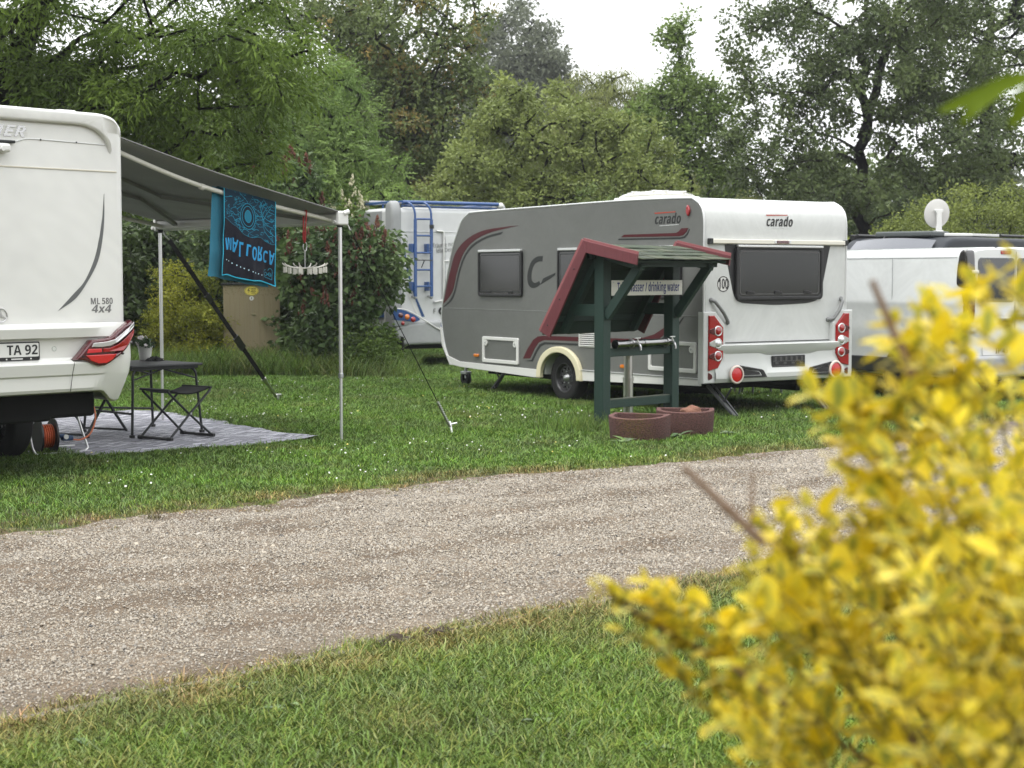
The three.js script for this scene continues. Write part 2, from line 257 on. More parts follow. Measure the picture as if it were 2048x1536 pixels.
{
  const tufts = [0, 1].map((k) => bladeTuft(200 + k, 30, 0.11, 0.025, 0.06, 0.0065, 0.9));
  const lists = tufts.map(() => [[], []]), r = rng(6), q = new THREE.Quaternion(), e = new THREE.Euler();
  for (let i = 0; i < 330000; i++) {
    const z = -9 - Math.pow(r(), 0.8) * 27, x = (r() * 2 - 1) * 13; if (Math.abs(x) > -z * 0.33 + 2) continue;
    if (z < -20 && r() < (-z - 20) * 0.035) continue;
    const d = offRoad(x, z), [, n] = roadTN(x, z); if (n < 3 || d < -0.5) continue; if (d < 0 && r() > 0.42 + d * 0.8) continue; if (d < 0.25 && r() < 0.3) continue;
    if (insideMat(x, z)) continue; if (r() < bare(x, z) * 0.5) continue;
    const s = (0.65 + 0.5 * r()) * lerp(0.8, 1.25, clamp((-z - 11) / 18, 0, 1)) * (d < 0.15 ? 0.7 : 1), k = (r() * 2) | 0;
    lists[k][0].push(new THREE.Matrix4().compose(V(x, -0.004, z), q.setFromEuler(e.set((r() - 0.5) * 0.4, r() * 6.28, (r() - 0.5) * 0.4)), V(s, s * (0.75 + 0.5 * r()), s)).clone()); lists[k][1].push(green(x, z, r()));
  }
  stuffGroup('lawn_grass', 'lawn grass around the caravans beyond the road', lists.map(([m, c], k) => [tufts[k], m, c]));
}
{ // unmown tall grass by the hedge, the cabinet, the water post
  const tuft = [0, 1].map((k) => bladeTuft(300 + k, 34, 0.12, 0.18, 0.5, 0.009, 0.75)), lists = tuft.map(() => [[], []]), r = rng(8), q = new THREE.Quaternion(), e = new THREE.Euler();
  const add = (x, z, s, dry) => { const k = (r() * 2) | 0; lists[k][0].push(new THREE.Matrix4().compose(V(x, -0.01, z), q.setFromEuler(e.set((r() - 0.5) * 0.3, r() * 6.28, (r() - 0.5) * 0.3)), V(s, s * (0.7 + 0.6 * r()), s)).clone()); const g = green(x, z, r()); lists[k][1].push(g.lerp(C(0.24, 0.22, 0.09), dry * r())); };
  for (let i = 0; i < 3600; i++) { const x = -8.5 + r() * 6.4, z = -25.9 - r() * 2.2 - clamp(x + 2.6, 0, 2) * 0.3; add(x, z, 0.55 + 0.6 * r(), 0.35); }
  for (let i = 0; i < 300; i++) { const x = -2.9 + r() * 1.3, z = -25.6 - r() * 2.4; add(x, z, 0.45 + 0.45 * r(), 0.25); }
  for (let i = 0; i < 170; i++) { const a = r() * 6.28, d = Math.sqrt(r()) * 0.55, x = 0.78 + Math.cos(a) * d, z = -17.25 + Math.sin(a) * d; add(x, z, 0.2 + 0.25 * r(), 0.2); }
  for (let i = 0; i < 120; i++) { const x = 1.25 + r() * 1.1, z = -17.15 - r() * 1.1; add(x, z, 0.18 + 0.2 * r(), 0.1); }
  for (let i = 0; i < 300; i++) { const a = r() * 6.28, d = Math.sqrt(r()) * 1.2, x = -0.9 + Math.cos(a) * d * 1.4, z = -17.6 + Math.sin(a) * d; add(x, z, 0.14 + 0.12 * r(), 0.15); }
  stuffGroup('tall_grass', 'unmown taller grass by the cabinet and the water post', lists.map(([m, c], k) => [tuft[k], m, c]));
}
{ // daisies and clover heads dotted over the far lawn
  const r = rng(9), mats = [], cols = [], q = new THREE.Quaternion(), e = new THREE.Euler(), g = new THREE.CircleGeometry(0.0085, 7).rotateX(-PI / 2);
  for (let i = 0; i < 1500; i++) { const z = -12 - r() * 13, x = (r() * 2 - 1) * 7; if (Math.abs(x) > -z * 0.33 || offRoad(x, z) < 0.3 || insideMat(x, z) || noise2(x * 0.5, z * 0.5 + 8) < 0.05) continue; const s = 0.55 + r() * 0.6; mats.push(new THREE.Matrix4().compose(V(x, 0.045 + 0.03 * r(), z), q.setFromEuler(e.set(r() * 1.2 - 0.2, r() * 6.28, r() - 0.5)), V(s, s, s)).clone()); cols.push(r() < 0.2 ? C(0.7, 0.6, 0.15) : C(0.72, 0.72, 0.66)); }
  stuffInst(scene, 'daisies', g, mat([1, 1, 1], { roughness: 0.8, side: THREE.DoubleSide }), mats, cols, 'tiny white flowers dotted over the lawn beyond the road');
}
// ---------------------------------------------------------------- grey and white caravan
// local: x = 0 left (grey) side, 2.28 right side; z = 0 rear wall, -5.8 nose
const FC = frame(2.208, -18.643, 33.7);
{
  const T = thing('caravan', 'silver grey caravan with white rear wall and dark red stripes behind the water post', 'caravan', FC.o, FC.deg);
  const W = 2.28, ax = -2.82;
  const arch = []; for (let k = 0; k <= 18; k++) { const a = k / 18 * PI; arch.push([ax + Math.cos(a) * 0.4, 0.34 + Math.sin(a) * 0.36]); }
  const outline = (q) => { // closed outline in (z, y), q shrinks it
    const top = smooth([[0, 0.44], [0, 1.0], [0, 1.99], [-0.005, 2.3], [-0.05, 2.44], [-0.16, 2.52], [-0.34, 2.55], [-1.6, 2.565], [-3.4, 2.55], [-4.9, 2.535], [-5.1, 2.51], [-5.27, 2.42], [-5.4, 2.24], [-5.52, 2.04], [-5.65, 1.7], [-5.78, 1.3], [-5.825, 1.08], [-5.81, 0.9], [-5.74, 0.65], [-5.63, 0.46], [-5.52, 0.375]], 130, false);
    return [...top, [-5.25, 0.37], ...arch.slice().reverse().map(([z, y]) => [z, y]), [0, 0.41]].map(([z, y]) => [lerp(z, -2.9, q / 2.9), lerp(y, 1.46, q / 1.1)]);
  };
  const body = slab(outline(0), W - 0.02, 0.02, { seg: 3 }).rotateY(-PI / 2).translate(W - 0.01, 0, 0);
  part(T, 'body', toCreasedNormals(body, 0.6), MT.caravanWhite);
  const sidePts = outline(0.022);
  part(T, 'side_panel', toLeft(slab(sidePts, 0.012, 0.003), 0.006), MT.silverGrey, 'silver grey side wall');
  part(T, 'side_panel', toLeft(slab(sidePts, 0.012, 0.003), 0).rotateY(0).translate(W + 0.006, 0, 0), MT.silverGrey, 'silver grey side wall');
  const edge = outline(0.008).slice(0, 131).map(([z, y]) => V(0.004, y, z));
  part(T, 'edge_trim', [new THREE.TubeGeometry(new THREE.CatmullRomCurve3(edge), 130, 0.013, 6), new THREE.TubeGeometry(new THREE.CatmullRomCurve3(edge.map((p) => V(W - 0.004, p.y, p.z))), 130, 0.013, 6)], MT.trim);
  // waist joint of the side wall, a real overlap strip
  part(T, 'waist_joint', box(0.004, 0.008, 5.7, -0.008, 1.175, -2.89, 0.001), mat([0.2, 0.205, 0.2], { roughness: 0.5 }));
  // white skirt
  part(T, 'skirt', [toLeft(slab([[-5.5, 0.365], [-5.25, 0.345], [ax - 0.48, 0.29], [ax - 0.47, 0.4], [-5.3, 0.42], [-5.66, 0.5]], 0.018, 0.003), -0.008), toLeft(slab([[ax + 0.46, 0.305], [-0.02, 0.37], [-0.02, 0.44], [ax + 0.44, 0.43]], 0.018, 0.003), -0.008), toLeft(slab([[-5.56, 0.36], [-5.5, 0.365], [-5.62, 0.46], [-5.74, 0.66], [-5.8, 0.9], [-5.83, 0.9], [-5.77, 0.63]], 0.02, 0.003), -0.006)], MT.whitePlastic);
  part(T, 'rubbing_strip', toLeft(slab([[ax + 0.45, 0.437], [-0.04, 0.447], [-0.04, 0.455], [ax + 0.45, 0.447]], 0.03, 0.002), -0.008), MT.trim);
  // wheel arch surround, yellowed plastic
  const ao = [], ai = []; for (let k = 0; k <= 22; k++) { const a = k / 22 * PI; ao.push([ax + Math.cos(a) * 0.5, 0.3 + Math.pow(Math.sin(a), 0.85) * 0.425]); ai.push([ax + Math.cos(a) * 0.405, 0.3 + Math.pow(Math.sin(a), 0.9) * 0.345]); }
  part(T, 'wheel_arch', toLeft(slab([...ao, ...ai.reverse()], 0.06, 0.012), -0.006), mat([0.66, 0.61, 0.42], { roughness: 0.5 }), 'yellowed cream wheel arch');
  const rimM = mat([0.03, 0.03, 0.032], { roughness: 0.4, metalness: 0.3 });
  wheel(T, [0.13, 0.315, ax], 0.315, 0.2, MT.rubber, rimM, MT.zinc); wheel(T, [W - 0.13, 0.315, ax], 0.315, 0.2, MT.rubber, rimM, MT.zinc).rotation.y = PI;
  part(T, 'chassis', [box(W - 0.5, 0.09, 5.2, W / 2, 0.36, -2.75), box(0.07, 0.14, 5.0, 0.5, 0.3, -2.8), box(0.07, 0.14, 5.0, W - 0.5, 0.3, -2.8), rod([0.2, 0.315, ax], [W - 0.2, 0.315, ax], 0.04), box(W - 0.3, 0.02, 0.8, W / 2, 0.77, ax, 0.004), box(0.3, 0.1, 0.3, 0.5, 0.24, ax - 0.5), rod([0.5, 0.34, -5.3], [W / 2, 0.42, -6.7], 0.04), rod([W - 0.5, 0.34, -5.3], [W / 2, 0.42, -6.7], 0.04)], MT.blackMatt);
  part(T, 'axle_damper', [box(0.1, 0.06, 0.32, 0.34, 0.2, ax - 0.42), rod([0.28, 0.22, ax - 0.28], [0.28, 0.3, ax - 0.1], 0.03)], MT.zinc);
  // corner steadies
  for (const [x, z, dx, dz] of [[0.28, -4.5, 0, -0.42], [W - 0.28, -4.5, 0, -0.42], [0.22, -0.18, 0.06, 0.42], [W - 0.5, -0.2, 0.0, 0.4]]) part(T, 'corner_steady', [beam([x, 0.36, z], [x + dx, 0.02, z + dz], 0.045, 0.03), beam([x + 0.05, 0.36, z + dz * 0.15], [x + dx + 0.05, 0.02, z + dz], 0.02, 0.02), rod([x + 0.02, 0.35, z + dz * 0.95], [x + 0.02 + dx * 0.5, 0.18, z + dz * 0.55], 0.012), box(0.09, 0.02, 0.09, x + dx + 0.02, 0.012, z + dz)], mat([0.09, 0.092, 0.095], { roughness: 0.5, metalness: 0.5 }));
  { const j = new THREE.Group(); j.name = 'jockey_wheel'; j.position.set(W / 2 - 0.55, 0, -6.1); T.add(j); part(j, 'stem', [rod([0, 0.12, 0], [0, 0.75, 0], 0.022), box(0.1, 0.04, 0.16, 0, 0.2, 0)], MT.zinc); part(j, 'tyre', lathe([[0.05, -0.03], [0.1, -0.035], [0.12, 0], [0.1, 0.035], [0.05, 0.03]], 20).rotateZ(PI / 2).translate(0, 0.12, 0), MT.rubber); }
  // dark red and charcoal stripes on the side
  const stripe = (pts, m, n) => part(T, 'stripe', toLeft(slab(n ? smooth(pts, n, true, 0.5) : pts, 0.0025), -0.0065), m);
  const A = smooth([[-3.82, 2.315], [-4.2, 2.3], [-4.6, 2.275], [-4.85, 2.235], [-5.1, 2.16], [-5.3, 2.06], [-5.45, 1.93], [-5.55, 1.74], [-5.62, 1.6], [-5.7, 1.38], [-5.765, 1.235]], 40, false), B = smooth([[-3.82, 2.312], [-4.12, 2.282], [-4.5, 2.235], [-4.8, 2.17], [-5.03, 2.08], [-5.2, 1.96], [-5.32, 1.8], [-5.41, 1.62], [-5.48, 1.45], [-5.6, 1.33], [-5.765, 1.23]], 40, false);
  stripe([...A, ...B.slice().reverse()], MT.maroon);
  const A2 = smooth([[-4.18, 2.24], [-4.55, 2.195], [-4.82, 2.13], [-5.02, 2.05], [-5.18, 1.93], [-5.295, 1.78], [-5.385, 1.6], [-5.455, 1.43], [-5.57, 1.3], [-5.75, 1.195]], 36, false), B2 = smooth([[-4.24, 2.205], [-4.55, 2.165], [-4.81, 2.1], [-5.0, 2.02], [-5.15, 1.91], [-5.265, 1.76], [-5.355, 1.58], [-5.425, 1.41], [-5.54, 1.275], [-5.75, 1.185]], 36, false);
  stripe([...A2, ...B2.slice().reverse()], MT.charcoal);
  stripe([[-1.56, 2.112], [-1.5, 2.142], [-0.5, 2.143], [-0.455, 2.158], [-0.4, 2.195], [-0.275, 2.195], [-0.31, 2.15], [-0.37, 2.112], [-0.44, 2.103]], MT.maroon);
  stripe([[-1.62, 2.078], [-1.6, 2.096], [-0.42, 2.09], [-0.35, 2.1], [-0.3, 2.135], [-0.262, 2.185], [-0.25, 2.18], [-0.285, 2.12], [-0.34, 2.08], [-0.42, 2.07]], MT.charcoal);
  stripe([[-3.7, 0.53], [-3.6, 0.66], [-3.46, 0.79], [-3.36, 0.835], [-3.24, 0.85], [-2.9, 0.855], [-1.4, 0.87], [-1.1, 0.895], [-0.9, 0.94], [-0.72, 1.02], [-0.55, 1.13], [-0.39, 1.215], [-0.46, 1.11], [-0.62, 0.99], [-0.8, 0.89], [-1.0, 0.84], [-1.3, 0.815], [-2.9, 0.8], [-3.2, 0.795], [-3.33, 0.76], [-3.42, 0.68], [-3.53, 0.54]], MT.maroon);
  stripe([[-3.66, 0.5], [-3.5, 0.52], [-3.4, 0.65], [-3.31, 0.735], [-3.2, 0.768], [-2.6, 0.775], [-2.45, 0.775], [-2.45, 0.75], [-3.18, 0.742], [-3.28, 0.712], [-3.37, 0.63], [-3.47, 0.5]], MT.charcoal);
  stripe([[-0.74, 0.9], [-0.55, 1.0], [-0.37, 1.15], [-0.34, 1.16], [-0.5, 0.99], [-0.7, 0.88]], MT.charcoal);
  // large C and swoosh
  stripe([...smooth([[-3.235, 1.9], [-3.38, 1.89], [-3.5, 1.83], [-3.575, 1.72], [-3.6, 1.61], [-3.57, 1.52], [-3.49, 1.48], [-3.38, 1.49], [-3.29, 1.53]], 30, false), ...smooth([[-3.32, 1.57], [-3.42, 1.545], [-3.49, 1.575], [-3.505, 1.64], [-3.48, 1.73], [-3.42, 1.8], [-3.34, 1.828], [-3.25, 1.83]], 30, false)], MT.charcoal);
  stripe([[-3.29, 1.525], [-3.23, 1.605], [-2.95, 1.68], [-2.96, 1.65], [-3.05, 1.61]], MT.charcoal);
  // lettering
  const word = (size, wide) => text('carado', size, { slant: 0.22, wide, depth: 0.002 });
  const logo = (place, w) => { part(T, 'lettering', place(word(0.115, w)), MT.ink); part(T, 'logo_line', place(slab([[-0.53 * w, 0.075], [0.3 * w, 0.08], [0.29 * w, 0.07], [-0.5 * w, 0.062]], 0.002)), mat([0.4, 0.045, 0.02], { roughness: 0.4 })); part(T, 'logo_line', place(slab([[-0.32 * w, -0.078], [0.42 * w, -0.07], [0.42 * w, -0.078], [-0.32 * w, -0.086]], 0.002)), MT.trim); };
  logo((g) => toLeft(g.translate(-0.655, 2.315, 0), -0.0065), 0.48);
  logo((g) => g.translate(1.165, 2.285, 0.001), 0.42);
  // side windows
  const sideWindow = (z0, z1, y0, y1) => {
    const w = new THREE.Group(); w.name = 'window'; T.add(w);
    part(w, 'frame', toLeft(slab(hole(rrect(z0, y0, z1, y1, 0.05), rrect(z0 + 0.035, y0 + 0.04, z1 - 0.035, y1 - 0.035, 0.035)), 0.034, 0.008), -0.006), MT.black);
    part(w, 'pane', toLeft(slab(rrect(z0 + 0.03, y0 + 0.035, z1 - 0.03, y1 - 0.03, 0.035), 0.02, 0.006), -0.008), MT.acrylic);
    part(w, 'rail', toLeft(slab(rrect(z0 + 0.03, y1 - 0.02, z1 - 0.02, y1 + 0.012, 0.008), 0.045, 0.005), -0.006), MT.trim);
    part(w, 'inner_frame', toLeft(slab(hole(rrect(z0 + 0.06, y0 + 0.065, z1 - 0.055, y1 - 0.06, 0.03), rrect(z0 + 0.07, y0 + 0.075, z1 - 0.065, y1 - 0.07, 0.025)), 0.003), -0.0265), MT.charcoal);
    for (const z of [lerp(z0, z1, 0.24), lerp(z0, z1, 0.74)]) part(w, 'latch', [box(0.012, 0.03, 0.11, -0.03, y0 + 0.055, z), box(0.014, 0.018, 0.07, -0.034, y0 + 0.07, z + 0.02)], MT.black);
  };
  sideWindow(-4.79, -3.7, 1.355, 1.985); sideWindow(-2.88, -1.75, 1.36, 1.985); sideWindow(-1.25, -0.38, 1.36, 1.985);
  // service hatches
  const hatch = (z0, z1, y0, y1) => {
    const h = new THREE.Group(); h.name = 'hatch'; T.add(h);
    part(h, 'frame', toLeft(slab(hole(rrect(z0, y0, z1, y1, 0.03), rrect(z0 + 0.05, y0 + 0.05, z1 - 0.05, y1 - 0.045, 0.02)), 0.024, 0.006), -0.006), MT.whitePlastic);
    part(h, 'door', toLeft(slab(rrect(z0 + 0.046, y0 + 0.046, z1 - 0.046, y1 - 0.041, 0.02), 0.006), -0.006), MT.silverGrey);
    for (const z of [z0 + 0.085, z1 - 0.085]) { part(h, 'lock', [disc(0.042, 0.02, 20).rotateY(PI / 2).translate(-0.02, y1 - 0.085, z)], MT.whitePlastic); part(h, 'keyhole', disc(0.012, 0.008, 10).rotateY(PI / 2).translate(-0.032, y1 - 0.085, z), MT.zinc); }
  };
  hatch(-4.69, -3.79, 0.44, 0.8); hatch(-0.99, -0.1, 0.51, 0.87);
  { const v = new THREE.Group(); v.name = 'vent'; T.add(v); part(v, 'frame', toLeft(slab(rrect(-2.42, 0.735, -2.0, 0.935, 0.01), 0.012, 0.003), -0.006), MT.whitePlastic); for (let k = 0; k < 7; k++) part(v, 'slat', box(0.014, 0.015, 0.37, -0.022, 0.757 + k * 0.026, -2.21).rotateZ(0), MT.whitePlastic); part(v, 'slot_backing', toLeft(slab(rrect(-2.4, 0.75, -2.02, 0.922, 0.004), 0.002), -0.018), MT.black); }
  for (const z of [-4.85, -1.48]) part(T, 'side_marker', toLeft(slab(rrect(z - 0.06, 0.505, z + 0.06, 0.55, 0.02), 0.03, 0.01), -0.006), MT.amber);
  part(T, 'clearance_lamp', [toLeft(slab(smooth([[-0.275, 2.46], [-0.235, 2.4], [-0.265, 2.33], [-0.3, 2.39]], 20), 0.03, 0.01), -0.006)], MT.lensRed);
  // ------------ rear wall
  { const w = new THREE.Group(); w.name = 'rear_window'; T.add(w);
    part(w, 'surround', slab(smooth([[0.31, 2.0], [0.32, 1.9], [0.44, 1.45], [0.49, 1.36], [0.6, 1.32], [1.1, 1.295], [1.6, 1.31], [1.75, 1.335], [1.84, 1.4], [1.99, 1.98], [2.0, 2.0], [1.9, 2.005], [0.4, 2.005]], 90, true, 0.2), 0.008, 0.002).translate(0, 0, -0.003), MT.black);
    part(w, 'frame', slab(hole(rrect(0.46, 1.355, 1.85, 1.99, 0.06), rrect(0.5, 1.4, 1.81, 1.95, 0.045)), 0.04, 0.01).translate(0, 0, 0.003), MT.black);
    part(w, 'pane', slab(rrect(0.495, 1.395, 1.815, 1.955, 0.045), 0.028, 0.008).translate(0, 0, 0.002), MT.acrylic);
    part(w, 'inner_frame', slab(hole(rrect(0.52, 1.42, 1.79, 1.93, 0.035), rrect(0.532, 1.432, 1.778, 1.918, 0.03)), 0.004).translate(0, 0, 0.0285), mat([0.06, 0.06, 0.06], { roughness: 0.35 }));
    part(w, 'rail', slab(rrect(0.48, 1.975, 1.84, 2.0, 0.008), 0.05, 0.005).translate(0, 0, 0.003), MT.trim);
    for (const x of [0.68, 1.12, 1.6]) part(w, 'latch', [box(0.12, 0.028, 0.014, x, 1.44, 0.034), box(0.07, 0.016, 0.016, x - 0.02, 1.455, 0.038)], MT.black); }
  part(T, 'awning_rail', slab(rrect(0.08, 2.012, 2.22, 2.066, 0.008), 0.045, 0.008), mat([0.68, 0.66, 0.58], { roughness: 0.35, metalness: 0.4 }));
  for (const x of [0.07, 2.235]) part(T, 'rail_end_cap', box(0.05, 0.066, 0.055, x, 2.039, 0.024), MT.charcoal);
  part(T, 'brake_light', slab(rrect(1.08, 2.022, 1.27, 2.056, 0.005), 0.012, 0.004).translate(0, 0, 0.043), MT.lensDeep);
  for (const x of [1.06, 1.29]) part(T, 'lamp_end', box(0.03, 0.036, 0.012, x, 2.039, 0.048), MT.trim);
  { const s = new THREE.Group(); s.name = 'speed_sticker'; s.position.set(0.29, 1.545, 0); T.add(s); part(s, 'disc', disc(0.098, 0.004, 36).translate(0, 0, 0), MT.plate); part(s, 'ring', new THREE.RingGeometry(0.08, 0.0925, 36).translate(0, 0, 0.003), MT.ink); part(s, 'number', text('100', 0.118, { wide: 0.15 }).translate(0, 0.004, 0.0025), MT.ink); }
  const grab = (pts) => part(T, 'grab_handle', [tube(pts, 0.021, 20, 8, false, 0.2), new THREE.SphereGeometry(0.03, 10, 8).translate(...pts[0]), new THREE.SphereGeometry(0.03, 10, 8).translate(...pts[pts.length - 1])], mat([0.16, 0.165, 0.165], { roughness: 0.5 }));
  grab([[0.105, 1.36, 0.0], [0.13, 1.34, 0.05], [0.24, 1.22, 0.065], [0.32, 1.12, 0.05], [0.36, 1.1, 0.0]]); grab([[2.19, 1.36, 0.0], [2.17, 1.33, 0.05], [2.1, 1.22, 0.065], [2.02, 1.12, 0.05], [1.97, 1.11, 0.0]]);
  part(T, 'wall_joint', box(1.84, 0.01, 0.006, 1.19, 0.862, 0.002, 0.001), MT.seam);
  // moulded bumper: swept profile with a bowed plan
  { const prof = [[0.0, 0.85], [0.075, 0.846], [0.085, 0.835], [0.075, 0.78], [0.045, 0.735], [0.05, 0.66], [0.06, 0.58], [0.085, 0.5], [0.085, 0.45], [0.06, 0.405], [0.0, 0.395]], pos = [], idx = [], N = 60;
    for (let i = 0; i <= N; i++) { const x = lerp(0.12, 2.18, i / N), u = (x - 1.15) / 1.03, bow = 0.035 * (1 - u * u), mid = sstep(0.5 - Math.abs(x - 1.27), 0, 0.18); for (const [o, y] of prof) { let yy = y, oo = o + bow; if (y < 0.8 && y > 0.7) { yy -= 0.03 * mid; oo -= 0.02 * mid; } if (y < 0.7 && y > 0.55) oo -= 0.018 * mid; pos.push(x, yy, oo); } }
    const K = prof.length; for (let i = 0; i < N; i++) for (let k = 0; k < K - 1; k++) { const a = i * K + k, b = a + K; idx.push(a, a + 1, b, b, a + 1, b + 1); }
    const g = new THREE.BufferGeometry(); g.setAttribute('position', new THREE.Float32BufferAttribute(pos, 3)); g.setIndex(idx); g.computeVertexNormals(); part(T, 'bumper', toCreasedNormals(g, 0.45), MT.caravanWhite); }
  // light clusters
  const cluster = (mx) => {
    const q = new THREE.Group(); q.name = 'light_cluster'; T.add(q); const X = (x) => (mx ? W - x : x), P = (pts) => { const p = pts.map(([x, y]) => [X(x), y]); return mx ? p.reverse() : p; };
    part(q, 'housing', slab(P([[-0.055, 1.225], [0.13, 1.225], [0.275, 1.075], [0.285, 0.66], [0.26, 0.4], [-0.055, 0.4]]), 0.07, 0.012).translate(0, 0, -0.01), MT.caravanWhite);
    part(q, 'housing_return', slab(P([[-0.055, 1.225], [-0.04, 1.225], [-0.04, 0.4], [-0.055, 0.4]]), 0.03, 0.004).translate(0, 0, -0.035), MT.caravanWhite);
    part(q, 'lens', slab(P([[0.015, 1.185], [0.1, 1.185], [0.235, 1.045], [0.235, 0.7], [0.155, 0.575], [0.015, 0.545]]), 0.03, 0.01).translate(0, 0, 0.05), MT.lensRed);
    for (const [y, m] of [[1.005, MT.lensRed], [0.86, MT.lensClear], [0.715, MT.lensRed]]) { const l = new THREE.Group(); l.name = 'lamp'; q.add(l); part(l, 'ring', new THREE.TorusGeometry(0.052, 0.01, 8, 28).translate(X(0.15), y, 0.081), MT.lensClear); part(l, 'bulb_cover', new THREE.SphereGeometry(0.05, 20, 10, 0, 2 * PI, 0, PI / 2).scale(1, 0.5, 1).rotateX(PI / 2).translate(X(0.15), y, 0.079), m); part(l, 'reflector', slab(P([[0.02, y + 0.015], [0.1, y + 0.045], [0.1, y - 0.045], [0.02, y - 0.02]]), 0.012, 0.003).translate(0, 0, 0.077), m === MT.lensClear ? MT.lensClear : MT.lensDeep); }
    part(q, 'small_reflector', slab(smooth(P([[0.02, 0.525], [0.075, 0.5], [0.08, 0.46], [0.02, 0.44]]), 16, true, 0.3), 0.012, 0.004).translate(0, 0, 0.055), MT.lensDeep);
  };
  cluster(false); cluster(true);
  for (const [x, y] of [[0.405, 0.495], [2.0, 0.505]]) { const q = new THREE.Group(); q.name = 'round_reflector'; T.add(q); part(q, 'ring', lathe([[0.084, 0], [0.108, 0], [0.11, 0.012], [0.1, 0.025], [0.086, 0.022]], 32).rotateX(PI / 2).translate(x, y, 0.11), mat([0.66, 0.56, 0.5], { roughness: 0.5 })); part(q, 'lens', lathe([[0, 0.022], [0.06, 0.02], [0.088, 0.012], [0.088, 0]], 32).rotateX(PI / 2).translate(x, y, 0.11), mat([0.5, 0.006, 0.008], { roughness: 0.25, clearcoat: 0.6 })); }
  for (const s of [1, -1]) { const X = (x) => (s > 0 ? x : 2.405 - x), P = (p) => (s > 0 ? p : p.map((a) => a).reverse()).map(([x, y]) => [X(x), y]);
    part(T, 'bumper_grille', slab(P([[0.46, 0.6], [0.8, 0.545], [0.83, 0.53], [0.885, 0.45], [0.52, 0.452], [0.52, 0.474], [0.8, 0.474], [0.77, 0.525], [0.48, 0.57]]), 0.04, 0.002).translate(0, 0, 0.08), MT.black);
    part(T, 'bumper_grille', slab(P([[0.53, 0.555], [0.755, 0.516], [0.783, 0.482], [0.53, 0.482]]), 0.04, 0.002).translate(0, 0, 0.08), MT.black); }
  { const q = new THREE.Group(); q.name = 'plate_holder'; T.add(q); part(q, 'holder', slab(rrect(0.99, 0.555, 1.52, 0.695, 0.008), 0.02, 0.004).translate(0, 0, 0.068), MT.black); part(q, 'ribs', [box(0.5, 0.006, 0.008, 1.255, 0.63, 0.089), box(0.5, 0.01, 0.01, 1.255, 0.57, 0.089), ...[0, 1, 2, 3, 4, 5].map((k) => box(0.035, 0.05, 0.006, 1.04 + k * 0.085, 0.655, 0.089)), ...[0, 1, 2, 3].map((k) => box(0.05, 0.022, 0.006, 1.06 + k * 0.13, 0.605, 0.089))], mat([0.06, 0.06, 0.06], { roughness: 0.3 })); }
  // roof light
  { const q = new THREE.Group(); q.name = 'roof_light'; T.add(q); part(q, 'base', rbox(0.62, 0.05, 0.95, 0.02, 0.5, 2.585, -1.5), MT.whitePlastic); const d = new THREE.SphereGeometry(1, 24, 8, 0, 2 * PI, 0, PI / 2); const p = d.attributes.position; for (let i = 0; i < p.count; i++) { const x = p.getX(i), z = p.getZ(i), m = Math.max(Math.abs(x), Math.abs(z)) || 1, l = Math.hypot(x, z) || 1; p.setXYZ(i, x * lerp(1, l / m, 0.75) * 0.29, p.getY(i) * 0.085, z * lerp(1, l / m, 0.75) * 0.45); } d.computeVertexNormals(); part(q, 'dome', d.translate(0.5, 2.608, -1.5), mat([0.75, 0.74, 0.68], { roughness: 0.12, transmission: 0.7, thickness: 0 })); part(q, 'dome_ribs', [box(0.02, 0.02, 0.8, 0.36, 2.668, -1.5), box(0.02, 0.02, 0.8, 0.64, 2.668, -1.5), box(0.48, 0.02, 0.02, 0.5, 2.676, -1.3), box(0.48, 0.02, 0.02, 0.5, 2.676, -1.7)], MT.whitePlastic); }
}
// ---------------------------------------------------------------- drinking water post with its little roof
// local: x along the crossbars (0 = left post, 1.22 = right post), +z towards the short front slope
const FS = frame(0.975, -17.44, 47);
const woodTex = canvasTex(512, 512, (g, w, h) => { g.fillStyle = '#fff'; g.fillRect(0, 0, w, h); const r = rng(31); for (let i = 0; i < 900; i++) { const v = 200 + r() * 55 | 0; g.strokeStyle = `rgba(${v},${v},${v},0.5)`; g.lineWidth = 0.6 + r() * 1.6; const x = r() * w, y = r() * h, l = 60 + r() * 260; g.beginPath(); g.moveTo(x, y); g.bezierCurveTo(x + (r() - 0.5) * 8, y + l * 0.3, x + (r() - 0.5) * 8, y + l * 0.6, x + (r() - 0.5) * 6, y + l); g.stroke(); } for (let i = 0; i < 60; i++) { g.fillStyle = `rgba(${150 + r() * 60 | 0},${140 + r() * 50 | 0},${110 + r() * 30 | 0},${0.1 + r() * 0.25})`; g.beginPath(); g.ellipse(r() * w, r() * h, 1 + r() * 3, 4 + r() * 26, (r() - 0.5) * 0.2, 0, 7); g.fill(); } });
woodTex.repeat.set(2, 2);
const greenPaint = mat([0.009, 0.033, 0.024], { roughness: 0.6, map: woodTex, bumpMap: fine, bumpScale: 0.0015 });
const wornWood = mat([0.12, 0.135, 0.1], { roughness: 0.9, bumpMap: fine, bumpScale: 0.003, map: woodTex });
const bargePaint = mat([0.125, 0.026, 0.032], { roughness: 0.5, map: woodTex });
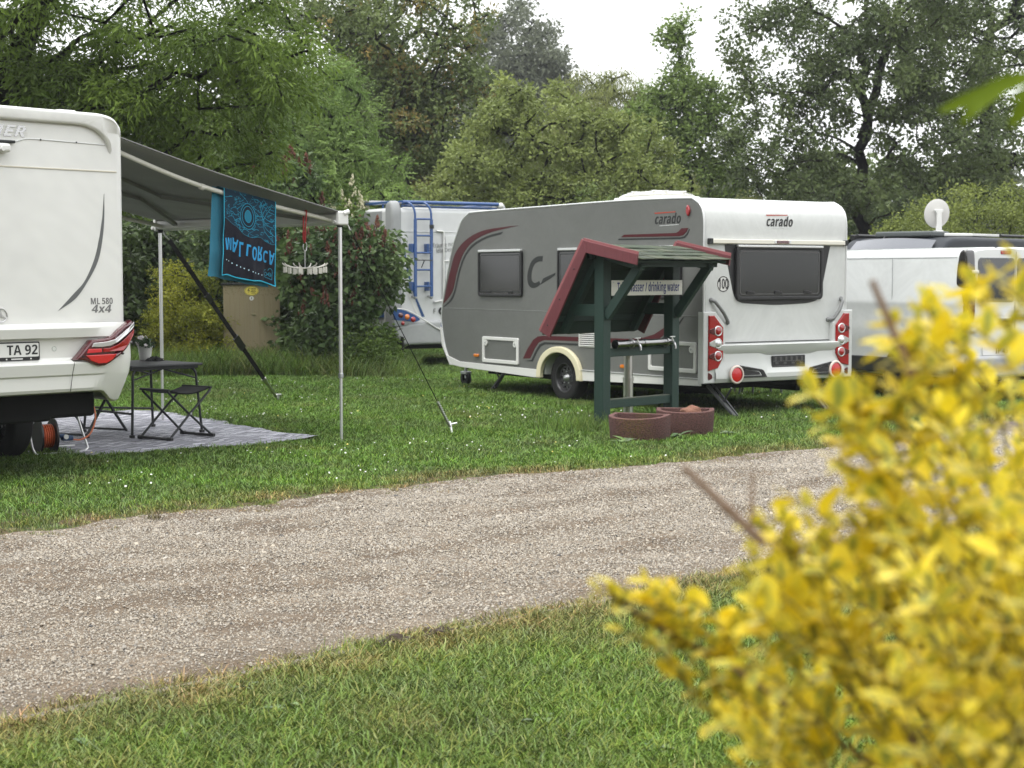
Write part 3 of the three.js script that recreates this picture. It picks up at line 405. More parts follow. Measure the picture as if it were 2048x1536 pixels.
{
  const T = thing('water_post', 'green timber drinking water shelter with red edged shingle roof and a white sign', 'water post', FS.o, FS.deg);
  part(T, 'post', box(0.13, 1.86, 0.13, 0, 0.93, 0, 0.01), greenPaint); part(T, 'post', box(0.13, 1.86, 0.13, 1.22, 0.93, 0, 0.01), greenPaint);
  part(T, 'crossbar', box(1.1, 0.09, 0.07, 0.61, 0.81, 0.0, 0.008), greenPaint);
  part(T, 'crossbar', [box(1.1, 0.09, 0.07, 0.61, 0.25, 0.0, 0.008)], greenPaint);
  part(T, 'crossbar_cap', box(1.09, 0.008, 0.072, 0.61, 0.3, 0.0, 0.003), wornWood, 'bare weathered top of the lower crossbar');
  // front slope drops from the ridge (z -0.07, y 1.985) to (0.62, 1.83); back slope to (-0.67, 1.03)
  const RZ = -0.07, RY = 1.97, FZ = 0.62, FY = 1.815, BZ = -0.655, BY = 1.03, X0 = -0.19, X1 = 1.42, up = V(1, 0, 0);
  const inset = (a, b, k) => lerp(a, b, k);
  for (const x of [0, 1.22]) {
    part(T, 'brace', beam([x, 1.2, 0.06], [x, 1.775, 0.53], 0.1, 0.065, V(1, 0, 0)), greenPaint);
    part(T, 'rafter', beam([x, RY - 0.1, RZ], [x, FY - 0.085, FZ - 0.07], 0.07, 0.08, up), greenPaint);
    part(T, 'rafter', beam([x, RY - 0.12, RZ + 0.03], [x, BY + 0.0, BZ + 0.1], 0.07, 0.08, up), greenPaint);
    part(T, 'tie', box(0.06, 0.13, 0.34, x, 1.27, -0.22, 0.006), greenPaint);
  }
  part(T, 'ridge_beam', box(1.5, 0.09, 0.06, 0.61, RY - 0.1, RZ, 0.006), greenPaint);
  part(T, 'purlin', box(1.5, 0.06, 0.06, 0.61, FY - 0.05, FZ - 0.12, 0.006), greenPaint); part(T, 'purlin', box(1.5, 0.06, 0.06, 0.61, BY + 0.14, BZ + 0.11, 0.006), greenPaint);
  // boards under the shingles
  const boards = (za, ya, zb, yb, n, m) => { for (let k = 0; k < n; k++) { const a = (k + 0.01) / n, b = (k + 0.99) / n; part(T, 'roof_board', beam([X0 + 0.02, lerp(ya, yb, (a + b) / 2) - 0.025, lerp(za, zb, (a + b) / 2)], [X1 - 0.02, lerp(ya, yb, (a + b) / 2) - 0.025, lerp(za, zb, (a + b) / 2)], Math.hypot(zb - za, yb - ya) / n * 0.98, 0.02, V(0, zb - za, ya - yb).normalize()), m); } };
  const boardM = mat([0.018, 0.04, 0.03], { roughness: 0.8, map: woodTex });
  boards(RZ, RY, FZ, FY, 5, boardM); boards(RZ, RY, BZ, BY, 8, boardM);
  // shingles
  const shM = [[0.06, 0.075, 0.045], [0.045, 0.06, 0.038], [0.075, 0.085, 0.055], [0.05, 0.06, 0.042]].map((c) => mat(c, { roughness: 0.95, bumpMap: fine, bumpScale: 0.004 })), r = rng(41);
  const shingles = (za, ya, zb, yb, rows, sgn) => { const L = Math.hypot(zb - za, yb - ya), dz = (zb - za) / L, dy = (yb - ya) / L, nz = -dy * sgn, ny = dz * sgn, cols = 10, cw = (X1 - X0) / cols, rl = L / rows;
    const g = new RoundedBoxGeometry(cw * 0.95, 0.012, rl * 1.2, 1, 0.003);
    for (let j = 0; j < rows; j++) for (let i = -1; i <= cols; i++) { let a = X0 + (i + (j % 2) * 0.5) * cw + 0.004, b = a + cw * 0.97; a = Math.max(a, X0); b = Math.min(b, X1); if (b - a < 0.03) continue; const cx = (a + b) / 2, s = (j + 0.62) * rl, o = part(T, 'shingle', g, shM[(r() * 4) | 0]); o.scale.x = (b - a) / (cw * 0.97); const h = 0.008 + 0.008 * r(); o.position.set(cx, ya + dy * s + ny * h, za + dz * s + nz * h); o.rotation.z = (r() - 0.5) * 0.01; o.rotation.x = Math.atan2(-dy, dz) + (sgn > 0 ? -1 : 1) * 0.05 + (r() - 0.5) * 0.012; } };
  shingles(RZ, RY, FZ + 0.02, FY - 0.004, 4, 1); shingles(RZ, RY, BZ - 0.01, BY - 0.01, 6, -1);
  // red barge boards and ridge cap ends
  for (const x of [X0 - 0.018, X1 + 0.018]) {
    const f = [[RZ - 0.02, RY + 0.05], [FZ + 0.03, FY + 0.05], [FZ + 0.015, FY - 0.06], [RZ + 0.02, RY - 0.085]], b = [[RZ - 0.02, RY + 0.05], [RZ + 0.02, RY - 0.08], [BZ + 0.085, BY - 0.06], [BZ - 0.055, BY + 0.0]];
    part(T, 'barge_board', toLeft(slab(f.slice().reverse(), 0.028, 0.004), x + 0.014), bargePaint); part(T, 'barge_board', toLeft(slab(b.slice().reverse(), 0.026, 0.004), x + 0.0125), bargePaint);
    part(T, 'barge_cap', [beam([x, RY + 0.056, RZ - 0.025], [x, FY + 0.056, FZ + 0.035], 0.044, 0.008, up)], mat([0.24, 0.075, 0.08], { roughness: 0.55 }));
    part(T, 'barge_cap', [beam([x, RY + 0.056, RZ - 0.03], [x, BY + 0.006, BZ - 0.062], 0.044, 0.008, up)], mat([0.24, 0.075, 0.08], { roughness: 0.55 }));
    for (const k of [0.25, 0.6, 0.9]) part(T, 'nail', new THREE.SphereGeometry(0.008, 8, 6).translate(x - 0.016, lerp(RY, BY, k) - 0.02, lerp(RZ, BZ, k)), MT.charcoal);
  }
  // sign
  { const s = new THREE.Group(); s.name = 'sign'; s.position.set(0.685, 1.51, 0.075); T.add(s); part(s, 'board', box(1.25, 0.165, 0.012, 0, 0, 0, 0.004), mat([0.72, 0.72, 0.66], { roughness: 0.5, map: grime })); part(s, 'lettering', text('Trinkwasser / drinking water', 0.1, { wide: 1.1 }).translate(0.015, -0.004, 0.0065), mat([0.02, 0.03, 0.16], { roughness: 0.5 })); for (const x of [-0.6, 0.6]) part(s, 'screw', disc(0.006, 0.006, 8).translate(x, 0.06, 0.008), MT.zinc); }
  // pipe and taps
  part(T, 'manifold', [rod([0.14, 0.9, 0.06], [1.12, 0.9, 0.06], 0.042, 0.042, 20), rod([0.62, 0.9, 0.06], [0.68, 0.9, 0.06], 0.047, 0.047, 20), rod([0.14, 0.9, 0.06], [0.17, 0.9, 0.06], 0.05, 0.05, 20)], mat([0.3, 0.3, 0.3], { roughness: 0.22, metalness: 1 }));
  for (const x of [0.42, 1.04]) { const t = new THREE.Group(); t.name = 'tap'; t.position.set(x, 0.9, 0.1); T.add(t); part(t, 'collar', new THREE.TorusGeometry(0.046, 0.01, 8, 24).rotateY(PI / 2).translate(0, 0, -0.04), MT.steel); part(t, 'spout', [tube([[0, 0, 0], [0, 0.005, 0.05], [0, -0.015, 0.085], [0, -0.07, 0.095]], 0.013, 16, 8)], MT.steel); part(t, 'handle', [rod([0, 0, 0.045], [0, 0.06, 0.05], 0.007), rod([-0.045, 0.062, 0.05], [0.045, 0.062, 0.05], 0.007), rod([0, 0.05, 0.05], [0.03, -0.04, 0.07], 0.006)], MT.alu); }
  part(T, 'standpipe', [rod([0.52, 0, -0.06], [0.52, 0.5, -0.06], 0.055, 0.055, 20), rod([0.52, 0.5, -0.06], [0.52, 0.88, -0.06], 0.048, 0.048, 20), rod([0.52, 0.48, -0.06], [0.52, 0.52, -0.06], 0.06, 0.06, 20)], MT.steel);
}
// ---------------------------------------------------------------- D-shaped concrete planters in front of it
const speck = (algae) => canvasTex(512, 256, (g, w, h) => { const r = rng(algae ? 51 : 52); g.fillStyle = '#8a625c'; g.fillRect(0, 0, w, h); for (let i = 0; i < 9000; i++) { const v = r(); g.fillStyle = v < 0.4 ? `rgba(90,60,58,${0.3 + r() * 0.4})` : v < 0.75 ? `rgba(160,120,110,${0.2 + r() * 0.4})` : `rgba(60,45,42,${0.2 + r() * 0.5})`; g.fillRect(r() * w, r() * h, 1 + r() * 3, 1 + r() * 3); }
  for (let i = 0; i < (algae ? 2600 : 200); i++) { const x = algae ? w * (0.3 + 0.5 * (r() + r()) / 2) : r() * w; g.fillStyle = `rgba(${110 + r() * 50 | 0},${100 + r() * 35 | 0},${35 + r() * 30 | 0},${0.12 + r() * 0.3})`; g.fillRect(x, r() * h, 1 + r() * 4, 2 + r() * 14); }
  for (let i = 0; i < 700; i++) { g.fillStyle = `rgba(38,28,26,${0.15 + r() * 0.35})`; g.beginPath(); g.ellipse(r() * w, r() * h, 1 + r() * 2.5, 1 + r() * 5, 0, 0, 7); g.fill(); } });
function planter(label, pos, turn, algae) {
  const T = thing('planter', label, 'planter', pos, turn, 'planters by the water post');
  const D = (rx, rz, flat) => { const p = []; for (let k = 0; k <= 26; k++) { const a = PI + k / 26 * PI; p.push([Math.cos(a) * rx, -Math.sin(a) * 0 + Math.sin(a) * rz]); } p.push([rx, flat], [-rx, flat]); return p; };
  const s = poly(D(0.3, 0.3, 0.13)); s.holes.push(new THREE.Path(D(0.245, 0.245, 0.075).map((p) => new THREE.Vector2(...p))));
  const g = slab(s, 0.27, 0.012, { seg: 2 }).rotateX(-PI / 2), p = g.attributes.position, n = g.attributes.normal, uv = g.attributes.uv; // y up, curved side towards +z
  for (let i = 0; i < p.count; i++) { const y = p.getY(i), k = 1 - 0.05 * (0.27 - y) / 0.27; p.setXYZ(i, p.getX(i) * k, y, p.getZ(i) * k); uv.setXY(i, Math.atan2(p.getX(i), p.getZ(i)) / PI + 0.5, y / 0.27); }
  const m = mat([0.5, 0.47, 0.47], { roughness: 0.98, map: speck(algae), bumpMap: fine, bumpScale: 0.025 });
  part(T, 'shell', toCreasedNormals(g, 0.6), m);
  part(T, 'soil', slab(poly(D(0.25, 0.25, 0.08)), 0.02).rotateX(-PI / 2).translate(0, algae ? 0.12 : 0.17, 0), mat([0.03, 0.022, 0.016], { roughness: 1, bumpMap: fine, bumpScale: 0.02 }));
  T.rotation.set(algae ? 0.07 : 0.05, T.rotation.y, 0, 'YXZ'); if (algae) T.position.y = -0.012; return T;
}
planter('red concrete planter with yellow green algae on its rounded front, empty', [1.27, 0, -16.12], -24, true);
planter('plain dark red concrete planter holding a loose stone behind its stained twin', [1.79, 0, -16.66], -6, false);
{ const g = new THREE.IcosahedronGeometry(0.09, 3), p = g.attributes.position; for (let i = 0; i < p.count; i++) { const v = V(p.getX(i), p.getY(i), p.getZ(i)), k = 1 + 0.25 * noise3(v.x * 9, v.y * 9, v.z * 9); p.setXYZ(i, v.x * k * 1.2, v.y * k * 0.75, v.z * k); } const q = toCreasedNormals(g, 0.9); const o = tag(part(scene, numbered('stone'), q, mat([0.25, 0.12, 0.08], { roughness: 0.95, bumpMap: fine, bumpScale: 0.01 })), 'rounded reddish stone lying in the dark red planter', 'stone'); o.position.set(1.85, 0.235, -16.6); o.castShadow = true; }
// ---------------------------------------------------------------- white motorhome on the left
// local: x = 0 right side wall, -2.22 left wall; z = 0 rear wall, -6.9 nose
const FM = frame(-3.22, -13.47, 46);
{
  const T = thing('motorhome', 'big white motorhome at the left edge with a red rear light and grey swoosh', 'motorhome', FM.o, FM.deg);
  part(T, 'body', rbox(2.25, 2.2, 6.6, 0.1, -1.095, 1.83, -3.3, 6), MT.gelcoat);
  part(T, 'cab', [slab(smooth([[-6.4, 0.75], [-7.2, 0.75], [-7.5, 1.0], [-7.35, 1.35], [-6.75, 1.6], [-6.2, 2.3], [-5.9, 2.5], [-5.9, 0.8]], 40, true, 0.2), 1.9, 0.05).rotateY(-PI / 2).translate(-0.16, 0, 0)], MT.gelcoat);
  part(T, 'underbody', [box(1.9, 0.28, 6.2, -1.15, 0.62, -3.25, 0.03), box(1.3, 0.12, 0.9, -1.25, 0.52, -0.6, 0.03), rod([-0.6, 0.4, -1.2], [-0.6, 0.7, -0.9], 0.04)], MT.blackMatt);
  for (const z of [-1.75, -5.7]) for (const x of [-0.16, -2.06]) { const w = wheel(T, [x, 0.36, z], 0.36, 0.22, MT.rubber, MT.charcoal, MT.zinc); if (x > -1) w.rotation.y = PI; }
  part(T, 'axle', [rod([-0.2, 0.36, -1.75], [-2.0, 0.36, -1.75], 0.06), new THREE.SphereGeometry(0.15, 12, 8).translate(-1.1, 0.36, -1.75), box(1.9, 0.4, 0.05, -1.11, 0.5, -2.4)], MT.blackMatt);
  // raised rim round the recessed upper rear panel
  const rim = new THREE.Shape(); rim.moveTo(-2.2, 2.5); rim.lineTo(-2.2, 2.8); rim.quadraticCurveTo(-2.17, 2.965, -1.98, 2.968); rim.lineTo(-0.27, 2.962); rim.quadraticCurveTo(-0.03, 2.955, 0.012, 2.8); rim.lineTo(0.022, 2.66); rim.lineTo(0.026, 2.5); rim.lineTo(-0.1, 2.5); rim.lineTo(-0.12, 2.6); rim.lineTo(-0.15, 2.71); rim.quadraticCurveTo(-0.2, 2.8, -0.29, 2.83); rim.quadraticCurveTo(-0.35, 2.856, -0.45, 2.858); rim.lineTo(-1.77, 2.862); rim.quadraticCurveTo(-1.95, 2.86, -2.03, 2.76); rim.lineTo(-2.1, 2.5);
  { const g = slab(rim, 0.085, 0.024, { seg: 4, curve: 16 }), p = g.attributes.position; for (let i = 0; i < p.count; i++) { const y = p.getY(i), k = sstep(y, 2.5, 2.78); p.setZ(i, p.getZ(i) * (0.1 + 0.9 * k) - lerp(0.045, 0.04, k)); const e = Math.max(0, Math.abs(p.getX(i) + 1.11) - 0.97); p.setZ(i, p.getZ(i) - e * e * 3.5); if (p.getX(i) > -0.1) p.setX(i, p.getX(i) - 0.02 * (1 - k)); } g.computeVertexNormals(); part(T, 'roof_rim', toCreasedNormals(g, 0.7), MT.gelcoat); }
  part(T, 'roof_fitting', [rbox(0.16, 0.035, 0.1, 0.012, -0.46, 2.965, -0.12, 2)], MT.whitePlastic);
  part(T, 'roof_strap', box(0.5, 0.012, 0.03, -0.85, 2.955, -0.08, 0.004), MT.black);
  part(T, 'panel_joint', box(2.1, 0.012, 0.012, -1.11, 2.497, 0.0, 0.003), mat([0.55, 0.52, 0.43], { roughness: 0.6 }));
  part(T, 'panel_joint', [tube([[-2.0, 2.69, 0.002], [-1.2, 2.69, 0.002], [-0.98, 2.692, 0.002], [-0.9, 2.715, 0.002], [-0.8, 2.722, 0.002], [-0.16, 2.712, 0.002]], 0.005, 50, 5)], MT.trim);
  part(T, 'panel_screw', [disc(0.007, 0.006, 8).translate(-0.75, 2.72, 0.006), disc(0.007, 0.006, 8).translate(-0.43, 2.718, 0.006)], MT.charcoal);
  part(T, 'handle_bar', [rbox(0.75, 0.022, 0.03, 0.008, -1.355, 2.688, 0.018, 2)], MT.charcoal);
  part(T, 'rear_camera', [rbox(0.16, 0.07, 0.1, 0.025, -1.12, 2.635, 0.03, 3), disc(0.016, 0.02, 12).translate(-1.12, 2.625, 0.085)], MT.whitePlastic);
  // lettering
  { const L = text('HYMER', 0.085, { slant: 0.3, wide: 0.56, depth: 0.006 }).translate(-1.155, 2.775, 0.0); part(T, 'lettering', L, mat([0.5, 0.5, 0.5], { roughness: 0.2, metalness: 0.9 })); for (let k = 0; k < 4; k++) part(T, 'lettering_line', box(0.58, 0.004, 0.002, -1.155, 2.747 + k * 0.02, 0.0068, 0), MT.gelcoat); }
  part(T, 'swoosh', slab([...smooth([[-0.18, 2.315], [-0.183, 2.12], [-0.205, 1.93], [-0.25, 1.76], [-0.345, 1.6], [-0.46, 1.46], [-0.62, 1.362]], 40, false), ...smooth([[-0.615, 1.368], [-0.475, 1.5], [-0.375, 1.6], [-0.285, 1.77], [-0.235, 1.94], [-0.2, 2.12]], 40, false)], 0.003).translate(0, 0, 0.0), mat([0.1, 0.105, 0.105], { roughness: 0.4 }));
  part(T, 'lettering', [text('ML 580', 0.052, { wide: 0.205 }).translate(-0.218, 1.437, 0), text('4x4', 0.066, { wide: 0.185, slant: 0.15 }).translate(-0.222, 1.375, 0)], mat([0.17, 0.17, 0.17], { roughness: 0.3, metalness: 0.5 }));
  { const q = new THREE.Group(); q.name = 'star_badge'; q.position.set(-1.125, 1.335, 0.004); T.add(q); part(q, 'ring', new THREE.TorusGeometry(0.055, 0.006, 8, 40), MT.steel); part(q, 'spokes', [0, 1, 2].map((k) => slab([[-0.011, 0], [0, 0.053], [0.011, 0]], 0.006).rotateZ(k * 2 * PI / 3)), MT.steel); }
  // wrap-round bumper: one profile swept along the rear and round the right corner
  { const path = []; for (let i = 0; i <= 46; i++) path.push([lerp(-2.09, -0.1, i / 46), 0.0, 0, 1]); for (let k = 1; k <= 10; k++) { const a = k / 10 * PI / 2; path.push([-0.1 + Math.sin(a) * 0.12, -0.12 + Math.cos(a) * 0.12, Math.sin(a), Math.cos(a)]); } for (let i = 1; i <= 8; i++) path.push([0.02, -0.12 - i * 0.12, 1, 0]);
    const prof = [[0.0, 1.262], [0.035, 1.256], [0.085, 1.235], [0.09, 1.222], [0.075, 1.15], [0.035, 1.138], [0.03, 1.122], [0.028, 0.985], [0.04, 0.968], [0.095, 0.952], [0.1, 0.938], [0.082, 0.85], [0.066, 0.836], [0.064, 0.735], [0.05, 0.71], [0.0, 0.695]], K = prof.length, pos = [], idx = [];
    path.forEach(([x, z, nx, nz], i) => { const drop = sstep(x, -0.26, -0.1) * 0.095 * (nz > 0.02 || i < 60 ? 1 : 1), side = 1 - nz; prof.forEach(([o, y], k) => { let yy = k >= 13 ? y - drop : y, oo = lerp(o, 0.078 - Math.pow((yy - 1.0) / 0.39, 2) * (yy < 1 ? 0.125 : 0.075), sstep(x, -0.42, -0.08)) * lerp(1, 0.8, side); if (k === 15) oo -= 0.02; pos.push(x + nx * oo, yy, z + nz * oo); }); });
    for (let i = 0; i < path.length - 1; i++) for (let k = 0; k < K - 1; k++) { const a = i * K + k, b = a + K; idx.push(a, a + 1, b, b, a + 1, b + 1); }
    const g = new THREE.BufferGeometry(); g.setAttribute('position', new THREE.Float32BufferAttribute(pos, 3)); g.setIndex(idx); g.computeVertexNormals(); part(T, 'bumper', toCreasedNormals(g, 0.4), MT.gelcoat); }
  part(T, 'bumper_joint', [tube([[-0.535, 0.975, 0.03], [-0.54, 0.945, 0.098], [-0.55, 0.85, 0.085], [-0.558, 0.71, 0.062]], 0.0025, 20, 4)], MT.seam);
  // rear light, wrapped on the corner in layers
  { const q = new THREE.Group(); q.name = 'rear_light'; T.add(q);
    const bend = (g) => { const p = g.attributes.position; for (let i = 0; i < p.count; i++) { const x = p.getX(i); if (x > -0.12) { const d = x + 0.12; p.setZ(i, p.getZ(i) - d * d * 2.2); p.setX(i, x); } } g.computeVertexNormals(); return g; };
    const L = (pts, t, z, b = 0.006) => { const dense = []; pts.forEach((a, i) => { const c = pts[(i + 1) % pts.length]; for (let k = 0; k < 4; k++) dense.push([lerp(a[0], c[0], k / 4), lerp(a[1], c[1], k / 4)]); }); return bend(slab(dense, t, b).translate(0, 0, z)); };
    part(q, 'body', L([[0.012, 1.275], [-0.06, 1.242], [-0.12, 1.205], [-0.17, 1.165], [-0.217, 1.139], [-0.3, 1.128], [-0.384, 1.122], [-0.536, 0.966], [-0.48, 0.962], [-0.427, 0.948], [-0.37, 0.922], [-0.317, 0.908], [-0.265, 0.912], [-0.221, 0.93], [-0.13, 0.985], [-0.056, 1.042], [0.02, 1.12], [0.061, 1.18], [0.058, 1.25]], 0.09, 0.028, 0.014), MT.lensDeep);
    part(q, 'clear_strip', L([[-0.39, 1.068], [-0.376, 1.1], [-0.25, 1.108], [-0.175, 1.125], [-0.08, 1.19], [0.045, 1.262], [0.05, 1.228], [-0.05, 1.165], [-0.15, 1.1], [-0.22, 1.072], [-0.3, 1.064]], 0.014, 0.113, 0.004), MT.lensClear);
    part(q, 'red_segment', L([[-0.42, 1.052], [-0.3, 1.052], [-0.3, 1.022], [-0.435, 1.018]], 0.012, 0.114, 0.003), mat([0.55, 0.02, 0.03], { roughness: 0.15, clearcoat: 1 }));
    part(q, 'red_segment', L([[-0.285, 1.052], [-0.22, 1.055], [-0.14, 1.085], [-0.02, 1.165], [0.045, 1.2], [0.04, 1.165], [-0.03, 1.09], [-0.1, 1.03], [-0.285, 1.022]], 0.012, 0.114, 0.003), MT.lensRed);
    part(q, 'red_segment', L([[-0.45, 1.0], [-0.16, 1.005], [-0.2, 0.96], [-0.26, 0.932], [-0.33, 0.93], [-0.4, 0.955]], 0.016, 0.112, 0.005), mat([0.48, 0.008, 0.008], { roughness: 0.15, clearcoat: 1 }));
    for (const [x, y] of [[-0.47, 0.992], [-0.1, 1.005]]) part(q, 'screw', disc(0.009, 0.02, 12).translate(x, y, 0.112), MT.charcoal); }
  // number plate
  { const q = new THREE.Group(); q.name = 'number_plate'; q.position.set(-1.085, 1.055, 0.034); T.add(q); part(q, 'holder', slab(rrect(-0.27, -0.078, 0.27, 0.068, 0.01), 0.012, 0.004), MT.black); part(q, 'plate', slab(rrect(-0.258, -0.05, 0.258, 0.058, 0.008), 0.005, 0.001).translate(0, 0, 0.011), MT.plate); part(q, 'characters', text('TA 92', 0.077, { wide: 0.265, depth: 0.002 }).translate(0.115, 0.006, 0.0155), MT.ink); part(q, 'holder_print', [box(0.1, 0.009, 0.001, 0.07, -0.065, 0.0125, 0), box(0.012, 0.012, 0.001, -0.02, -0.065, 0.0125, 0), box(0.012, 0.012, 0.001, 0.19, -0.065, 0.0125, 0)], MT.plate); }
  { const q = new THREE.Group(); q.name = 'round_sticker'; q.position.set(-0.68, 1.06, 0.0305); T.add(q); part(q, 'disc', disc(0.021, 0.002, 24), mat([0.6, 0.62, 0.58], { roughness: 0.4 })); part(q, 'ring', new THREE.RingGeometry(0.017, 0.0195, 24).translate(0, 0, 0.0015), mat([0.15, 0.17, 0.15])); }
  // right-hand side window behind the awning (swung open)
  part(T, 'side_window', [slab(rrect(-0.4, 0, 0.4, 0.5, 0.04), 0.03, 0.006).rotateX(-0.9).rotateY(PI / 2).translate(0.04, 1.95, -1.5)], MT.acrylic);
  part(T, 'entrance_door', slab(rrect(-0.32, 0.55, 0.32, 2.35, 0.05), 0.02, 0.005).rotateY(PI / 2).translate(0.0, 0, -4.2), MT.gelcoat);
}
// ---------------------------------------------------------------- wind-out awning on its right side
const awnY = (x) => 2.925 - (2.925 - 2.255) * Math.pow(clamp(x, 0, 2.82) / 2.82, 0.92);
{
  const T = thing('awning', 'grey fabric wind-out awning on two poles beside the white motorhome', 'awning', FM.o, FM.deg);
  const NX = 30, NZ = 20, pos = [], uv = [], idx = [], z0 = -0.58, z1 = -3.72;
  for (const off of [0, -0.004]) for (let i = 0; i <= NX; i++) for (let k = 0; k <= NZ; k++) { const x = 2.83 * i / NX + 0.03, z = lerp(z0, z1, k / NZ), s = Math.sin(i / NX * PI) * Math.sin(k / NZ * PI); pos.push(x, awnY(x) - 0.05 * s + 0.006 * noise2(x * 2, z * 2) * (k > 0 ? 1 : 0) + off, z); uv.push(x, z); }
  const S = (NX + 1) * (NZ + 1); for (const o of [0, S]) for (let i = 0; i < NX; i++) for (let k = 0; k < NZ; k++) { const a = o + i * (NZ + 1) + k, b = a + NZ + 1; idx.push(a, b, a + 1, b, b + 1, a + 1); }
  const g = new THREE.BufferGeometry(); g.setAttribute('position', new THREE.Float32BufferAttribute(pos, 3)); g.setAttribute('uv', new THREE.Float32BufferAttribute(uv, 2)); g.setIndex(idx); g.computeVertexNormals();
  part(T, 'canopy', g, mat([0.22, 0.225, 0.21], { roughness: 0.95, bumpMap: fine, bumpScale: 0.002, side: THREE.DoubleSide, transmission: 0.22, thickness: 0 }));
  part(T, 'hem', [tube([[0.05, 2.915, -0.575], [1.4, awnY(1.4) - 0.006, -0.573], [2.82, 2.262, -0.575]], 0.008, 30, 5)], mat([0.13, 0.13, 0.125], { roughness: 0.9 }));
  part(T, 'cassette', rbox(0.13, 0.12, 3.5, 0.03, 0.065, 2.92, -2.1), MT.whitePlastic);
  part(T, 'front_rail', [rbox(0.1, 0.1, 3.16, 0.02, 2.84, 2.205, -2.15), box(0.02, 0.05, 3.16, 2.895, 2.165, -2.15)], mat([0.6, 0.6, 0.58], { roughness: 0.4, metalness: 0.2 }));
  for (const z of [-0.58, -3.73]) part(T, 'rail_end_cap', [rbox(0.13, 0.14, 0.06, 0.02, 2.84, 2.205, z, 2), rod([2.84, 2.25, z + 0.02], [2.9, 2.27, z + 0.03], 0.025), rod([2.76, 2.17, z - 0.03], [2.9, 2.18, z - 0.03], 0.018)], MT.whitePlastic);
  for (const z of [-0.7, -3.62]) part(T, 'rafter', [tube([[0.08, 2.83, z], [1.3, 2.455, z], [2.8, 2.185, z]], 0.022, 24, 8), rod([1.26, 2.46, z], [1.3, 2.45, z], 0.03), box(0.06, 0.05, 0.05, 0.1, 2.83, z)], mat([0.62, 0.61, 0.55], { roughness: 0.45 }));
  part(T, 'arm', [beam([2.76, 2.2, -1.0], [1.7, 2.42, -2.0], 0.05, 0.035), beam([1.7, 2.42, -2.0], [0.12, 2.83, -1.5], 0.05, 0.035)], mat([0.2, 0.2, 0.19], { roughness: 0.5 }));
  part(T, 'arm', [beam([2.76, 2.2, -3.3], [1.7, 2.42, -2.4], 0.05, 0.035), beam([1.7, 2.42, -2.4], [0.12, 2.83, -2.9], 0.05, 0.035)], mat([0.2, 0.2, 0.19], { roughness: 0.5 }));
  for (const z of [-0.6, -3.7]) { const l = new THREE.Group(); l.name = 'pole'; T.add(l); part(l, 'upper_tube', [rbox(0.034, 1.55, 0.026, 0.006, 2.83, 1.42, z, 2)], MT.alu); part(l, 'lower_tube', rbox(0.026, 0.85, 0.02, 0.005, 2.83, 0.43, z, 2), MT.alu); part(l, 'clamp', rbox(0.042, 0.05, 0.036, 0.008, 2.83, 0.66, z, 2), MT.zinc); part(l, 'foot', [box(0.07, 0.012, 0.06, 2.83, 0.008, z)], MT.charcoal); part(l, 'joint', [rbox(0.05, 0.07, 0.05, 0.01, 2.83, 2.15, z, 2)], MT.charcoal); }
}
// black storm strap and its peg; thin guy line and its peg
{
  const a = FM(2.86, 2.15, -3.7), b = [-3.06, 0.05, -21.02], T = thing('storm_strap', 'wide black storm strap running from the far awning pole down to a peg', 'strap', [0, 0, 0]);
  const A = V(...a), B = V(...b), at = (k) => A.clone().lerp(B, k);
  part(T, 'hook', tube([at(0).toArray(), at(0.02).add(V(0, -0.02, 0)).toArray(), at(0.05).toArray()], 0.009, 10, 6), MT.steel);
  part(T, 'webbing', beam(at(0.05).toArray(), at(0.88).toArray(), 0.055, 0.006, V(0.6, 0, 0.8)), MT.blackMatt);
  part(T, 'buckle', [beam(at(0.6).toArray(), at(0.67).toArray(), 0.085, 0.03, V(0.6, 0, 0.8)), beam(at(0.35).toArray(), at(0.39).toArray(), 0.07, 0.02, V(0.6, 0, 0.8))], MT.black);
  part(T, 'spring', [rod(at(0.88), at(0.99), 0.02, 0.02, 10), rod(at(0.865), at(0.885), 0.03, 0.03, 8)], MT.steel);
  part(T, 'peg', [rod([b[0], -0.1, b[2]], [b[0] + 0.02, 0.1, b[2] - 0.02], 0.014, 0.014, 8), box(0.07, 0.03, 0.04, b[0] + 0.02, 0.09, b[2] - 0.02)], MT.steel);
}
{
  const A = V(...FM(2.86, 2.22, -0.58)), B = V(-0.63, 0.06, -16.7), T = thing('guy_line', 'thin black guy line from the near awning corner to a silver spring and peg', 'guy line', [0, 0, 0]), at = (k) => A.clone().lerp(B, k);
  part(T, 'loop', tube([at(0).toArray(), at(0.02).toArray(), at(0.06).toArray()], 0.007, 8, 5), MT.plate);
  part(T, 'cord', rod(at(0.05), at(0.86), 0.005, 0.005, 6), MT.blackMatt);
  const coil = []; for (let k = 0; k <= 90; k++) { const p = at(lerp(0.87, 0.985, k / 90)), w = k / 90 * 24 * PI; coil.push(p.add(V(Math.cos(w) * 0.014, Math.sin(w) * 0.01, Math.sin(w) * 0.012))); }
  part(T, 'spring', [tube(coil, 0.005, 260, 5), rod(at(0.87), at(0.985), 0.009, 0.009, 8)], MT.steel);
  part(T, 'peg', [rod([-0.6, -0.08, -16.62], [-0.645, 0.13, -16.74], 0.013, 0.013, 8), rod([-0.66, 0.1, -16.74], [-0.57, 0.115, -16.74], 0.011, 0.011, 6)], MT.steel);
}
